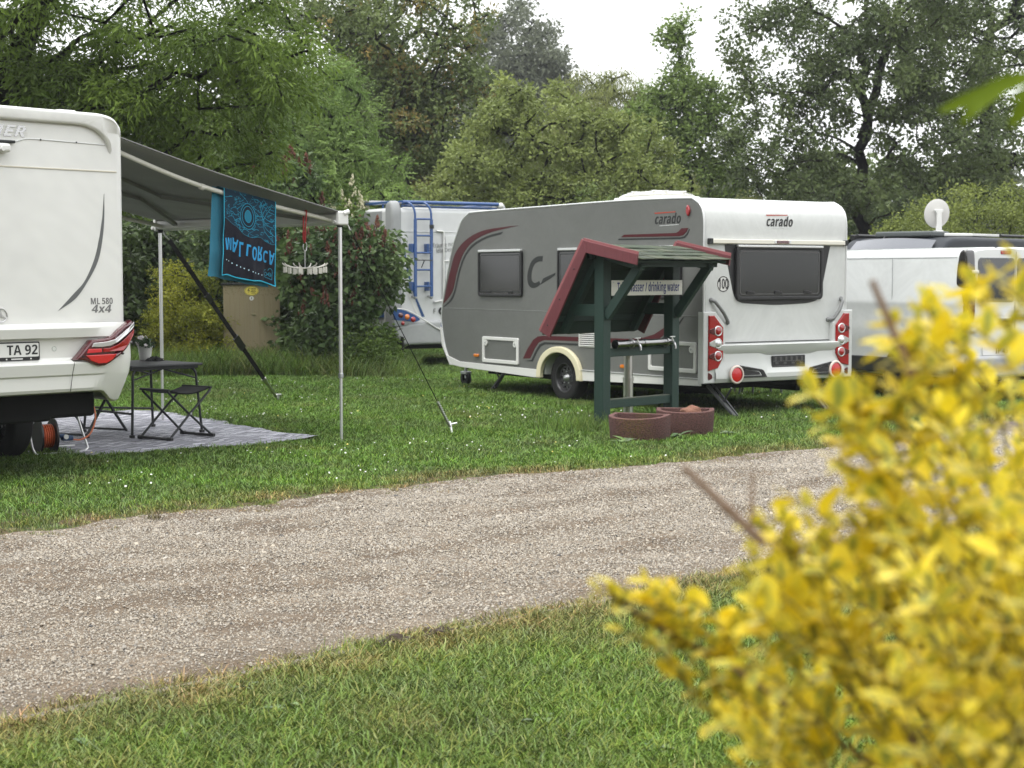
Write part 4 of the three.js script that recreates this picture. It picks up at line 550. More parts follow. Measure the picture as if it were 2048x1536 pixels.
// ---------------------------------------------------------------- towel over the near rafter
{
  const tex = canvasTex(1024, 1280, (g, w, h) => { // drawn as the towel hangs: motif at the top, lettering upside down
    const r = rng(61), navy = '#0c0e1c', teal = '#1b7892', sky = '#2b8cc0';
    g.fillStyle = navy; g.fillRect(0, 0, w, h);
    g.save(); g.beginPath(); g.moveTo(0, 0); g.lineTo(w, 0); g.lineTo(w, 640); g.bezierCurveTo(w * 0.9, 680, w * 0.85, 660, w * 0.78, 640); g.bezierCurveTo(w * 0.66, 560, w * 0.55, 660, w * 0.44, 620); g.bezierCurveTo(w * 0.35, 600, w * 0.33, 530, w * 0.24, 510); g.bezierCurveTo(w * 0.15, 500, w * 0.1, 430, 0, 420); g.closePath(); g.strokeStyle = teal; g.lineWidth = 10; g.stroke(); g.clip(); g.fillStyle = '#0d2a3c'; g.fillRect(0, 0, w, h);
    g.strokeStyle = '#1a7f9c'; for (let i = 0; i < 130; i++) { g.lineWidth = 3 + r() * 5; const x = r() * w, y = r() * 660; g.beginPath(); g.moveTo(x, y); g.bezierCurveTo(x + (r() - 0.5) * 260, y + (r() - 0.5) * 120, x + (r() - 0.5) * 260, y + (r() - 0.5) * 120, x + (r() - 0.5) * 200, y + (r() - 0.5) * 160); g.stroke(); }
    for (const [rx, ry] of [[135, 190], [105, 150], [60, 90]]) { g.lineWidth = 10; g.beginPath(); g.ellipse(w * 0.46, 330, rx, ry, 0, 0, 7); g.fillStyle = rx > 100 ? '#0c1626' : '#176a86'; g.fill(); g.stroke(); }
    for (let k = 0; k < 4; k++) { g.beginPath(); g.moveTo(w * 0.75 + k * 50, 40 + k * 30); g.bezierCurveTo(w * 0.6, 200 + k * 90, w * 0.8, 380 + k * 40, w * 0.95, 300 + k * 110); g.lineWidth = 8; g.stroke(); }
    g.restore();
    g.save(); g.translate(w / 2 + 10, 850); g.rotate(0.06); g.scale(1, -1); g.fillStyle = sky; g.textAlign = 'center'; g.textBaseline = 'middle'; 'MALLORCA'.split('').forEach((c, i) => { g.save(); g.font = `bold ${250 + (i % 3) * 30}px sans-serif`; g.translate((i - 3.5) * 118, (i % 2 ? 10 : -8) + [26, 20, 10, 4, 0, -6, -2, -8][i]); g.rotate([0.12, -0.05, 0.03, -0.02, 0, 0.04, -0.03, -0.06][i]); g.scale(0.62, 1); g.fillText(c, 0, 0); g.restore(); }); g.restore();
    g.fillStyle = '#bfe3f2'; for (let k = 0; k < 11; k++) { g.beginPath(); g.arc(80 + k * 64, 1050 + k * 13, 9, 0, 7); g.fill(); }
    g.strokeStyle = teal; g.lineWidth = 9; g.beginPath(); g.moveTo(850, 1080); g.bezierCurveTo(780, 1080, 770, 1160, 830, 1190); g.lineTo(960, 1195); g.lineTo(965, 1080); g.bezierCurveTo(960, 1020, 900, 1020, 890, 1080); g.stroke(); g.beginPath(); g.arc(850, 1140, 25, 0, 7); g.arc(920, 1130, 25, 0, 7); g.stroke();
    g.strokeStyle = '#2aa3c4'; g.lineWidth = 16; g.strokeRect(6, -20, w - 12, h + 12);
  });
  const T = thing('towel', 'dark blue and turquoise printed beach towel hanging from the awning rafter', 'towel', FM.o, FM.deg);
  const rafterY = (x) => (x < 1.3 ? lerp(2.83, 2.455, (x - 0.08) / 1.22) : lerp(2.455, 2.185, (x - 1.3) / 1.5)) + 0.0;
  const sheet = (x0, x1, len, zc, seed, flare) => { const N = 26, K = 40, pos = [], uv = [], idx = []; for (let i = 0; i <= N; i++) for (let k = 0; k <= K; k++) { const u = i / N, v = k / K, x = lerp(x0, x1, u) - flare * (1 - u) * v * 0.1, top = rafterY(lerp(x0, x1, u)) + 0.034, L = len + 0.02 * noise2(u * 3, seed), y = top - v * L - (rafterY(x0) - rafterY(lerp(x0, x1, u))) * 0 + (1 - u) * 0.0; pos.push(x, y, zc + 0.024 * Math.sin(u * 9 + seed + v * 1.2) * v + 0.02 * noise2(u * 4 + seed, v * 2) * v); uv.push(u, 1 - v); } for (let i = 0; i < N; i++) for (let k = 0; k < K; k++) { const a = i * (K + 1) + k, b = a + K + 1; idx.push(a, a + 1, b, b, a + 1, b + 1); } const g = new THREE.BufferGeometry(); g.setAttribute('position', new THREE.Float32BufferAttribute(pos, 3)); g.setAttribute('uv', new THREE.Float32BufferAttribute(uv, 2)); g.setIndex(idx); g.computeVertexNormals(); return g; };
  part(T, 'printed_side', sheet(1.5, 2.1, 0.8, -0.668, 2.0, 0.25), mat([1, 1, 1], { roughness: 1, map: tex, side: THREE.DoubleSide, bumpMap: fine, bumpScale: 0.003, sheen: 0.3 }));
  part(T, 'plain_side', sheet(1.42, 2.06, 0.82, -0.735, 7.0, 0.75), mat([0.028, 0.16, 0.24], { roughness: 1, side: THREE.DoubleSide, bumpMap: fine, bumpScale: 0.003 }), 'plain turquoise back of the towel');
  part(T, 'fold', [(() => { const N = 24, pos = [], idx = []; for (let i = 0; i <= N; i++) for (let k = 0; k <= 6; k++) { const x = lerp(1.46, 2.09, i / N), a = k / 6 * PI, y = rafterY(x) + 0.03 + Math.sin(a) * 0.012, z = -0.7015 + Math.cos(a) * 0.0335; pos.push(x, y, z); } for (let i = 0; i < N; i++) for (let k = 0; k < 6; k++) { const a = i * 7 + k, b = a + 7; idx.push(a, b, a + 1, b, b + 1, a + 1); } const g = new THREE.BufferGeometry(); g.setAttribute('position', new THREE.Float32BufferAttribute(pos, 3)); g.setIndex(idx); g.computeVertexNormals(); return g; })()], mat([0.02, 0.09, 0.13], { roughness: 1, side: THREE.DoubleSide }));
}
// ---------------------------------------------------------------- hanging peg dryer
{
  const x = 2.47, z = -0.7, T = thing('peg_dryer', 'white hanging peg dryer on a red strap under the awning corner', 'clothes dryer', FM(x, 0, z), FM.deg), pl = mat([0.62, 0.6, 0.55], { roughness: 0.5 }), red = mat([0.3, 0.02, 0.02], { roughness: 0.6 });
  part(T, 'strap', [tube([[0, 2.26, 0.03], [0.012, 2.27, -0.0], [0.01, 2.2, -0.03], [0.005, 2.0, -0.02], [0, 1.96, 0], [-0.008, 2.0, 0.015], [-0.01, 2.2, 0.035]], 0.008, 40, 6, true), box(0.03, 0.08, 0.02, -0.01, 2.03, 0.0)], red);
  part(T, 'hook', [tube([[0, 1.97, 0], [0.022, 1.95, 0], [0.02, 1.9, 0], [0, 1.88, 0], [-0.02, 1.91, 0], [-0.016, 1.95, 0]], 0.005, 30, 5), rod([0, 1.72, 0], [0, 1.885, 0], 0.006)], MT.steel);
  for (let k = 0; k < 8; k++) { const a = k / 8 * 2 * PI + 0.15, R = 0.225, c = Math.cos(a), s = Math.sin(a); part(T, 'arm', tube([[0, 1.715, 0], [c * R * 0.5, 1.72, s * R * 0.5], [c * R * 0.9, 1.745, s * R * 0.9], [c * R, 1.765, s * R]], 0.0065, 12, 5), pl); for (const f of [0.5, 0.72, 0.93]) { const px = c * R * f, pz = s * R * f, y = 1.715 + 0.03 * f * f; part(T, 'peg', [box(0.006, 0.055, 0.014, px - 0.004, y - 0.04, pz, 0.002), box(0.006, 0.055, 0.014, px + 0.006, y - 0.04, pz, 0.002).rotateZ(0), rod([px, y, pz], [px, y - 0.016, pz], 0.003, 0.003, 4)], pl); } }
}
// ---------------------------------------------------------------- ground mat, table, stool, chair, pot, cable reel under the awning
{
  const tex = canvasTex(1024, 1024, (g, w, h) => { const r = rng(71); g.fillStyle = '#8b8b92'; g.fillRect(0, 0, w, h); for (let j = 0; j < 40; j++) for (let i = 0; i < 14; i++) { const x = i * w / 14 + (j % 2) * w / 28 + (r() - 0.5) * 10, y = j * h / 40 + (r() - 0.5) * 5, v = 110 + r() * 125 | 0; g.fillStyle = `rgba(${v},${v},${v + 6},0.8)`; g.beginPath(); g.ellipse(x, y + 6, w / 30 * (0.7 + r() * 0.5), 4 + r() * 8, (r() - 0.5) * 0.35, 0, 7); g.fill(); g.fillStyle = `rgba(38,38,44,${0.4 + r() * 0.5})`; g.beginPath(); g.ellipse(x + 20, y + 15, w / 34, 2 + r() * 4, (r() - 0.5) * 0.4, 0, 7); g.fill(); } for (let i = 0; i < 5000; i++) { const v = r() * 255 | 0; g.fillStyle = `rgba(${v},${v},${v},0.12)`; g.fillRect(r() * w, r() * h, 2, 2); } });
  const N = 60, K = 70, pos = [], uv = [], idx = [], A = V(-3.95, 0, -14.56), X = V(2.05, 0, -1.5), Z = V(-2.45, 0, -3.55);
  for (let i = 0; i <= N; i++) for (let k = 0; k <= K; k++) { const u = i / N, v = k / K, e = Math.min(u, 1 - u, v, 1 - v), corner = Math.max(0, u - 0.82) * Math.max(0, 0.12 - v), cut = Math.max(0, u + (1 - v) - 1.86) * 0; const p = A.clone().addScaledVector(X, u + 0.012 * noise2(v * 5, 1) * sstep(u, 0.7, 1) - cut).addScaledVector(Z, v + 0.01 * noise2(u * 4, 2)); const wav = 0.012 + 0.011 * noise2(p.x * 2.2, p.z * 2.2) + 0.012 * sstep(u, 0.85, 1) * (0.5 + 0.5 * noise2(v * 9, 4)) + 0.01 * sstep(v, 0.06, 0) * (0.5 + 0.5 * noise2(u * 9, 8)); pos.push(p.x, Math.max(0.006, wav) + corner * 2, p.z); uv.push(u * 2.3 / 2.6, v * 4.3 / 2.6); }
  for (let i = 0; i < N; i++) for (let k = 0; k < K; k++) { const a = i * (K + 1) + k, b = a + K + 1; idx.push(a, b, a + 1, b, b + 1, a + 1); }
  const g = new THREE.BufferGeometry(); g.setAttribute('position', new THREE.Float32BufferAttribute(pos, 3)); g.setAttribute('uv', new THREE.Float32BufferAttribute(uv, 2)); g.setIndex(idx); g.computeVertexNormals();
  tag(part(scene, numbered('ground_mat'), g, mat([0.92, 0.92, 0.95], { roughness: 0.75, map: tex, bumpMap: tex, bumpScale: 0.006, side: THREE.DoubleSide })), 'grey streaked awning mat lying on the grass under the table', 'mat');
}
const anth = mat([0.022, 0.024, 0.026], { roughness: 0.45, metalness: 0.2 }), anthCloth = mat([0.012, 0.012, 0.013], { roughness: 0.95 });
{
  const T = thing('folding_table', 'dark grey folding camping table standing on the mat with bent tube legs', 'table', FM(1.93, 0.02, -2.72), FM.deg), a = 0.43, b = 0.47, h = 0.7;
  part(T, 'table_top', [rbox(2 * a, 0.025, 2 * b, 0.012, 0, h + 0.012, 0, 3)], mat([0.045, 0.046, 0.05], { roughness: 0.55, bumpMap: fine, bumpScale: 0.001 }));
  part(T, 'top_edge', [box(2 * a - 0.06, 0.03, 0.03, 0, h - 0.015, b - 0.06), box(2 * a - 0.06, 0.03, 0.03, 0, h - 0.015, -b + 0.06)], anth);
  for (const sz of [1, -1]) for (const sx of [-1, 1]) { const l = new THREE.Group(); l.name = 'leg'; T.add(l); part(l, 'tube', tube([[sx * (a - 0.2), h - 0.02, sz * (b - 0.07)], [sx * (a - 0.1), h - 0.025, sz * (b - 0.07)], [sx * (a - 0.055), h - 0.07, sz * (b - 0.06)], [sx * (a - 0.045), h - 0.2, sz * (b - 0.05)], [sx * (a - 0.01), 0.02, sz * (b - 0.02)]], 0.014, 30, 8, false, 0.3), anth); part(l, 'foot', [rbox(0.045, 0.03, 0.045, 0.008, sx * (a - 0.01), 0.015, sz * (b - 0.02), 2)], MT.black); }
  for (const sz of [1, -1]) part(T, 'brace', [rod([0.02, h - 0.03, sz * (b - 0.09)], [a - 0.05, h - 0.13, sz * (b - 0.07)], 0.009), rod([-0.02, h - 0.03, sz * (b - 0.09)], [-a + 0.05, h - 0.13, sz * (b - 0.07)], 0.009)], anth);
  part(T, 'stretcher', [beam([-a + 0.02, 0.24, b - 0.04], [-a + 0.02, 0.24, -b + 0.04], 0.045, 0.02), beam([a - 0.02, 0.2, -b + 0.04], [-a + 0.02, 0.26, -b + 0.03], 0.045, 0.02)], anth);
}
{
  const T = thing('folding_stool', 'black folding stool with crossed tube legs in front of the camping table', 'stool', FM(1.84, 0.02, -1.98), FM.deg + 8), w = 0.28, d = 0.21, h = 0.5;
  for (const sz of [-1, 1]) { const z = sz * d; part(T, 'leg', [tube([[-w, 0.02, z], [0, h * 0.52, z * 0.98], [w - 0.02, h - 0.03, z * 0.96], [w, h, z * 0.9]], 0.0125, 20, 8)], anth); part(T, 'leg', [tube([[w, 0.02, z], [0, h * 0.5, z * 0.9], [-w + 0.02, h - 0.03, z * 0.88], [-w, h, z * 0.85]], 0.0125, 20, 8)], anth); part(T, 'pivot', rod([0, h * 0.51, z * 0.86], [0, h * 0.51, z * 1.04], 0.012), MT.zinc); }
  for (const sx of [-1, 1]) part(T, 'foot_rail', [rod([sx * w, 0.018, -d - 0.01], [sx * w, 0.018, d + 0.01], 0.015), rbox(0.045, 0.036, 0.07, 0.012, sx * w, 0.02, d, 2), rbox(0.045, 0.036, 0.07, 0.012, sx * w, 0.02, -d, 2)], MT.black);
  { const N = 16, K = 6, pos = [], idx = []; for (const o of [0, -0.012]) for (let i = 0; i <= N; i++) for (let k = 0; k <= K; k++) { const u = i / N; pos.push(lerp(-w, w, u), h + 0.006 - 0.05 * Math.sin(u * PI) + o, lerp(-d, d, k / K) * 0.9); } const S = (N + 1) * (K + 1); for (const o of [0, S]) for (let i = 0; i < N; i++) for (let k = 0; k < K; k++) { const a = o + i * (K + 1) + k, b = a + K + 1; idx.push(a, a + 1, b, b, a + 1, b + 1); } const g = new THREE.BufferGeometry(); g.setAttribute('position', new THREE.Float32BufferAttribute(pos, 3)); g.setIndex(idx); g.computeVertexNormals(); const sm = anthCloth.clone(); sm.side = THREE.DoubleSide; part(T, 'seat', g, sm); }
  for (const sx of [-1, 1]) part(T, 'seat_rail', rod([sx * w, h, -d], [sx * w, h, d], 0.013), anth);
}
{
  const T = thing('folding_chair', 'black folding armchair mostly hidden behind the motorhome bumper, facing the table', 'chair', FM(1.38, 0.02, -2.95), FM.deg - 70), w = 0.27;
  for (const s of [-1, 1]) { part(T, 'leg', beam([s * w, 0.02, 0.3], [s * w, 0.62, -0.22], 0.028, 0.016), anth); part(T, 'leg', beam([s * w, 0.02, -0.34], [s * w, 0.6, 0.2], 0.028, 0.016), anth); part(T, 'armrest', [rbox(0.05, 0.03, 0.46, 0.012, s * w, 0.635, 0.0, 2)], MT.black); part(T, 'back_post', beam([s * (w - 0.03), 0.44, -0.22], [s * (w - 0.03), 1.05, -0.4], 0.025, 0.016), anth); part(T, 'foot', box(0.04, 0.03, 0.05, s * w, 0.016, 0.3), MT.black); }
  part(T, 'seat', rbox(0.5, 0.03, 0.44, 0.012, 0, 0.44, 0.0, 2), anthCloth); part(T, 'backrest', [rbox(0.48, 0.55, 0.02, 0.009, 0, 0, 0, 2).rotateX(-0.285).translate(0, 0.76, -0.32)], anthCloth);
  part(T, 'stretcher', [rod([-w, 0.03, 0.3], [w, 0.03, 0.3], 0.012), rod([-w, 0.03, -0.34], [w, 0.03, -0.34], 0.012)], anth);
}
{
  const T = thing('flower_pot', 'white plant pot with small white flowers on the far corner of the table', 'plant pot', FM(2.2, 0.745, -3.07), 0), r = rng(81);
  part(T, 'pot', lathe([[0.0, 0.0], [0.055, 0.0], [0.058, 0.006], [0.074, 0.135], [0.08, 0.14], [0.08, 0.15], [0.07, 0.15], [0.066, 0.128], [0, 0.126]], 32), MT.whitePlastic);
  part(T, 'soil', new THREE.CircleGeometry(0.068, 20).rotateX(-PI / 2).translate(0, 0.131, 0), mat([0.03, 0.022, 0.015], { roughness: 1 }));
  const leafG = new THREE.SphereGeometry(1, 5, 3).scale(0.014, 0.003, 0.024), lm = mat([0.05, 0.1, 0.035], { roughness: 0.7 }), fm = mat([0.72, 0.66, 0.68], { roughness: 0.7 }), fl = [];
  const leaves = []; for (let i = 0; i < 130; i++) { const a = r() * 6.28, d = r() * 0.11, y = 0.14 + r() * 0.1 * (1 - d * 3); leaves.push(leafG.clone().rotateX(r() * 2 - 1).rotateY(a).rotateZ(r() - 0.5).translate(Math.cos(a) * d, y, Math.sin(a) * d)); }
  const lo = part(T, 'foliage', leaves, lm); lo.userData.kind = 'stuff';
  for (let i = 0; i < 13; i++) { const a = r() * 6.28, d = 0.03 + r() * 0.1, x = Math.cos(a) * d + (i === 0 ? -0.12 : 0), y = 0.19 + r() * 0.09 - d * 0.3, z = Math.sin(a) * d; part(T, 'flower', [0, 1, 2, 3, 4].map((k) => new THREE.SphereGeometry(0.012, 6, 4).scale(1, 0.35, 0.7).translate(0.011, 0, 0).rotateY(k * 1.2566)).map((g) => g.rotateX(0.9).rotateY(a * 0.4).translate(x, y, z)), fm); part(T, 'stem', rod([x * 0.4, 0.13, z * 0.4], [x, y, z], 0.0018, 0.0015, 4), lm); }
}
{
  const N = 40, g = new THREE.SphereGeometry(1, N, 14), p = g.attributes.position; for (let i = 0; i < p.count; i++) { const x = p.getX(i), y = p.getY(i), z = p.getZ(i), k = 1 + 0.35 * noise3(x * 3, y * 3, z * 3 + 4); p.setXYZ(i, x * 0.13 * k, Math.max(0, y) * 0.035 * (1 + 0.6 * noise2(x * 4, z * 4)), z * 0.075 * k); } g.computeVertexNormals();
  const o = tag(part(scene, numbered('crumpled_cloth'), g, anthCloth), 'crumpled black cloth lying beside the white pot on the table', 'cloth'); o.position.set(...FM(2.2, 0.747, -2.9)); o.rotation.y = rad(FM.deg + 30);
}
// cable reel with its tube stand
{
  const T = thing('cable_reel', 'cable reel wound with orange cable in a bent steel tube stand behind the motorhome', 'cable reel', [-4.3, 0.0, -14.9], 34), orange = mat([0.5, 0.085, 0.02], { roughness: 0.5 });
  for (const x of [-0.085, 0.055]) part(T, 'flange', [rod([x - 0.009, 0.165, 0], [x + 0.009, 0.165, 0], 0.162, 0.162, 30)], MT.black);
  for (let k = 0; k < 6; k++) part(T, 'cable_turn', new THREE.TorusGeometry(0.1, 0.0105, 8, 30).rotateY(PI / 2).translate(-0.064 + k * 0.0195, 0.165 + 0.003 * noise2(k, 3), 0), orange);
  part(T, 'drum', rod([-0.085, 0.165, 0], [0.055, 0.165, 0], 0.09, 0.09, 24), orange);
  part(T, 'stand', [tube([[-0.13, 0.3, 0.02], [-0.17, 0.25, 0.03], [-0.17, 0.08, 0.1], [-0.15, 0.012, 0.14]], 0.011, 20, 6), tube([[-0.15, 0.012, 0.14], [0.12, 0.012, 0.12], [0.32, 0.012, 0.06], [0.37, 0.04, 0.04], [0.33, 0.2, 0], [0.28, 0.42, -0.04]], 0.011, 40, 6, false, 0.2), rod([0.08, 0.07, 0.06], [0.24, 0.07, 0.06], 0.006)], MT.alu);
  part(T, 'plug', [rbox(0.11, 0.05, 0.07, 0.018, 0.17, 0.14, 0.05, 3), rbox(0.06, 0.035, 0.05, 0.014, 0.12, 0.165, 0.05, 3)], mat([0.012, 0.04, 0.11], { roughness: 0.4 })); part(T, 'plug_cap', disc(0.022, 0.02, 16).translate(0.15, 0.155, 0.085), MT.plate);
  part(T, 'lead', tube([[0.22, 0.125, 0.06], [0.3, 0.12, 0.06], [0.4, 0.17, 0.03], [0.46, 0.3, 0.0], [0.45, 0.42, -0.02], [0.4, 0.5, -0.04]], 0.0085, 40, 6), mat([0.5, 0.14, 0.06], { roughness: 0.5 }));
}
// ---------------------------------------------------------------- beige power cabinet against the hedge
{
  const T = thing('power_cabinet', 'tall beige weathered power cabinet with a yellow warning sticker by the hedge', 'cabinet', [-4.4, 0, -27.4], 8);
  const tex = canvasTex(512, 640, (g, w, h) => { const r = rng(91); g.fillStyle = '#b7ab8c'; g.fillRect(0, 0, w, h); for (let i = 0; i < 260; i++) { const v = r(); g.fillStyle = v < 0.5 ? `rgba(110,100,66,${0.015 + r() * 0.04})` : `rgba(205,200,180,${0.015 + r() * 0.04})`; const x = r() * w, y = r() * h * 0.6; g.fillRect(x, y, 2 + r() * 14, 80 + r() * 420); } for (let i = 0; i < 1200; i++) { g.fillStyle = `rgba(${90 + r() * 40 | 0},${90 + r() * 30 | 0},${50 + r() * 20 | 0},${0.08 + r() * 0.2})`; g.beginPath(); g.ellipse(r() * w, r() < 0.6 ? h - Math.pow(r(), 2) * 160 : Math.pow(r(), 2) * 90, 1 + r() * 5, 1 + r() * 8, 0, 0, 7); g.fill(); } });
  part(T, 'door', slab(rrect(-0.47, 0.25, 0.47, 1.48, 0.008), 0.03, 0.005).translate(0, 0, 0.18), (() => { const m = mat([0.52, 0.5, 0.46], { roughness: 0.75, map: tex.clone() }); m.map.repeat.set(1 / 0.94, 1 / 1.23); m.map.offset.set(0.5, -0.2); return m; })());
  part(T, 'housing', box(0.92, 1.2, 0.34, 0, 0.87, 0.005, 0.006), mat([0.36, 0.32, 0.23], { roughness: 0.8 })); part(T, 'top', box(1.0, 0.035, 0.44, 0, 1.5, 0.01, 0.008), MT.charcoal);
  for (const x of [-0.38, 0.38]) part(T, 'leg', box(0.07, 0.3, 0.07, x, 0.13, 0.0), MT.zinc);
  { const q = new THREE.Group(); q.name = 'warning_sticker'; q.position.set(0.0, 1.385, 0.2115); T.add(q); part(q, 'disc', new THREE.CircleGeometry(0.12, 40).scale(1, 0.66, 1), mat([0.66, 0.55, 0.1], { roughness: 0.5 })); part(q, 'border', new THREE.RingGeometry(0.108, 0.113, 40).scale(1, 0.66, 1).translate(0, 0, 0.001), MT.ink); part(q, 'bolt', slab([[-0.06, -0.045], [-0.045, 0.005], [-0.068, 0.0], [-0.04, 0.055], [-0.03, 0.05], [-0.048, 0.012], [-0.026, 0.016]], 0.001).translate(0.0, 0, 0.001), MT.ink); for (let k = 0; k < 4; k++) part(q, 'print_line', box(0.09 - (k % 2) * 0.02, 0.008, 0.001, 0.03, 0.036 - k * 0.024, 0.0015, 0), MT.ink); }
  { const q = new THREE.Group(); q.name = 'number_disc'; q.position.set(0.0, 1.26, 0.2115); T.add(q); part(q, 'disc', new THREE.CircleGeometry(0.036, 24), MT.plate); part(q, 'mark', box(0.012, 0.034, 0.001, 0, 0, 0.001, 0), MT.ink); }
  part(T, 'lock', [disc(0.022, 0.03, 14).translate(0.37, 0.87, 0.22), box(0.05, 0.014, 0.02, 0.37, 0.87, 0.235), box(0.014, 0.05, 0.02, 0.37, 0.865, 0.235)], MT.black);
}
// plank with a can beside it
{
  const a = [-3.75, 0.1, -26.25], b = [-2.95, 0.16, -26.75], o = tag(part(scene, numbered('plank'), beam(a, b, 0.16, 0.03), mat([0.3, 0.24, 0.13], { roughness: 0.9, map: woodTex })), 'weathered plank lying in the tall grass beside the power cabinet', 'plank'); o.receiveShadow = true;
  tag(part(scene, numbered('timber_block'), [beam([-3.7, 0.05, -26.3], [-3.0, 0.06, -26.8], 0.14, 0.1)], mat([0.07, 0.055, 0.04], { roughness: 1, map: woodTex })), 'dark rotten timber under the pale plank', 'timber');
  const T = thing('tin_can', 'small pale tin can standing at the end of the plank', 'can', [-3.03, 0.175, -26.72]); part(T, 'can_body', lathe([[0, 0], [0.045, 0], [0.047, 0.004], [0.047, 0.12], [0.045, 0.124], [0.043, 0.12], [0.043, 0.1], [0, 0.1]], 20), mat([0.5, 0.5, 0.52], { roughness: 0.4, metalness: 0.4 })); part(T, 'can_label', new THREE.CylinderGeometry(0.0478, 0.0478, 0.06, 20, 1, true).translate(0, 0.055, 0), mat([0.3, 0.36, 0.42], { roughness: 0.6 }));
}
// low step and folded chair frame behind the caravan
{
  const gm = mat([0.13, 0.135, 0.14], { roughness: 0.4, metalness: 0.4 }), T = thing('entrance_step', 'low grey metal entrance step seen under the caravan bumper', 'step', [3.42, 0, -22.1], 20);
  part(T, 'tread', rbox(0.46, 0.03, 0.3, 0.01, 0, 0.21, 0, 2), mat([0.32, 0.33, 0.34], { roughness: 0.4, metalness: 0.5 })); for (const x of [-0.2, 0.2]) for (const z of [-0.13, 0.13]) part(T, 'leg', beam([x, 0.2, z], [x * 1.15, 0.0, z * 1.2], 0.025, 0.025), gm);
  const U = thing('folded_chair', 'dark folding chair frame standing behind the caravan, only its sled feet visible', 'chair', [2.95, 0, -21.9], 12);
  part(U, 'sled_foot', [beam([-0.25, 0.02, 0.02], [0.16, 0.02, 0.0], 0.022, 0.022)], gm); for (const x of [-0.22, 0.14]) part(U, 'leg', beam([x, 0.02, 0.0], [x + 0.07, 0.4, -0.05], 0.022, 0.022), gm); part(U, 'seat', rbox(0.45, 0.04, 0.4, 0.012, 0, 0.42, -0.1, 2), anthCloth); part(U, 'backrest', rbox(0.45, 0.5, 0.03, 0.012, 0, 0.7, -0.3, 2), anthCloth); for (const x of [-0.2, 0.2]) part(U, 'leg', beam([x, 0.0, -0.35], [x, 0.95, -0.28], 0.022, 0.022), gm);
}
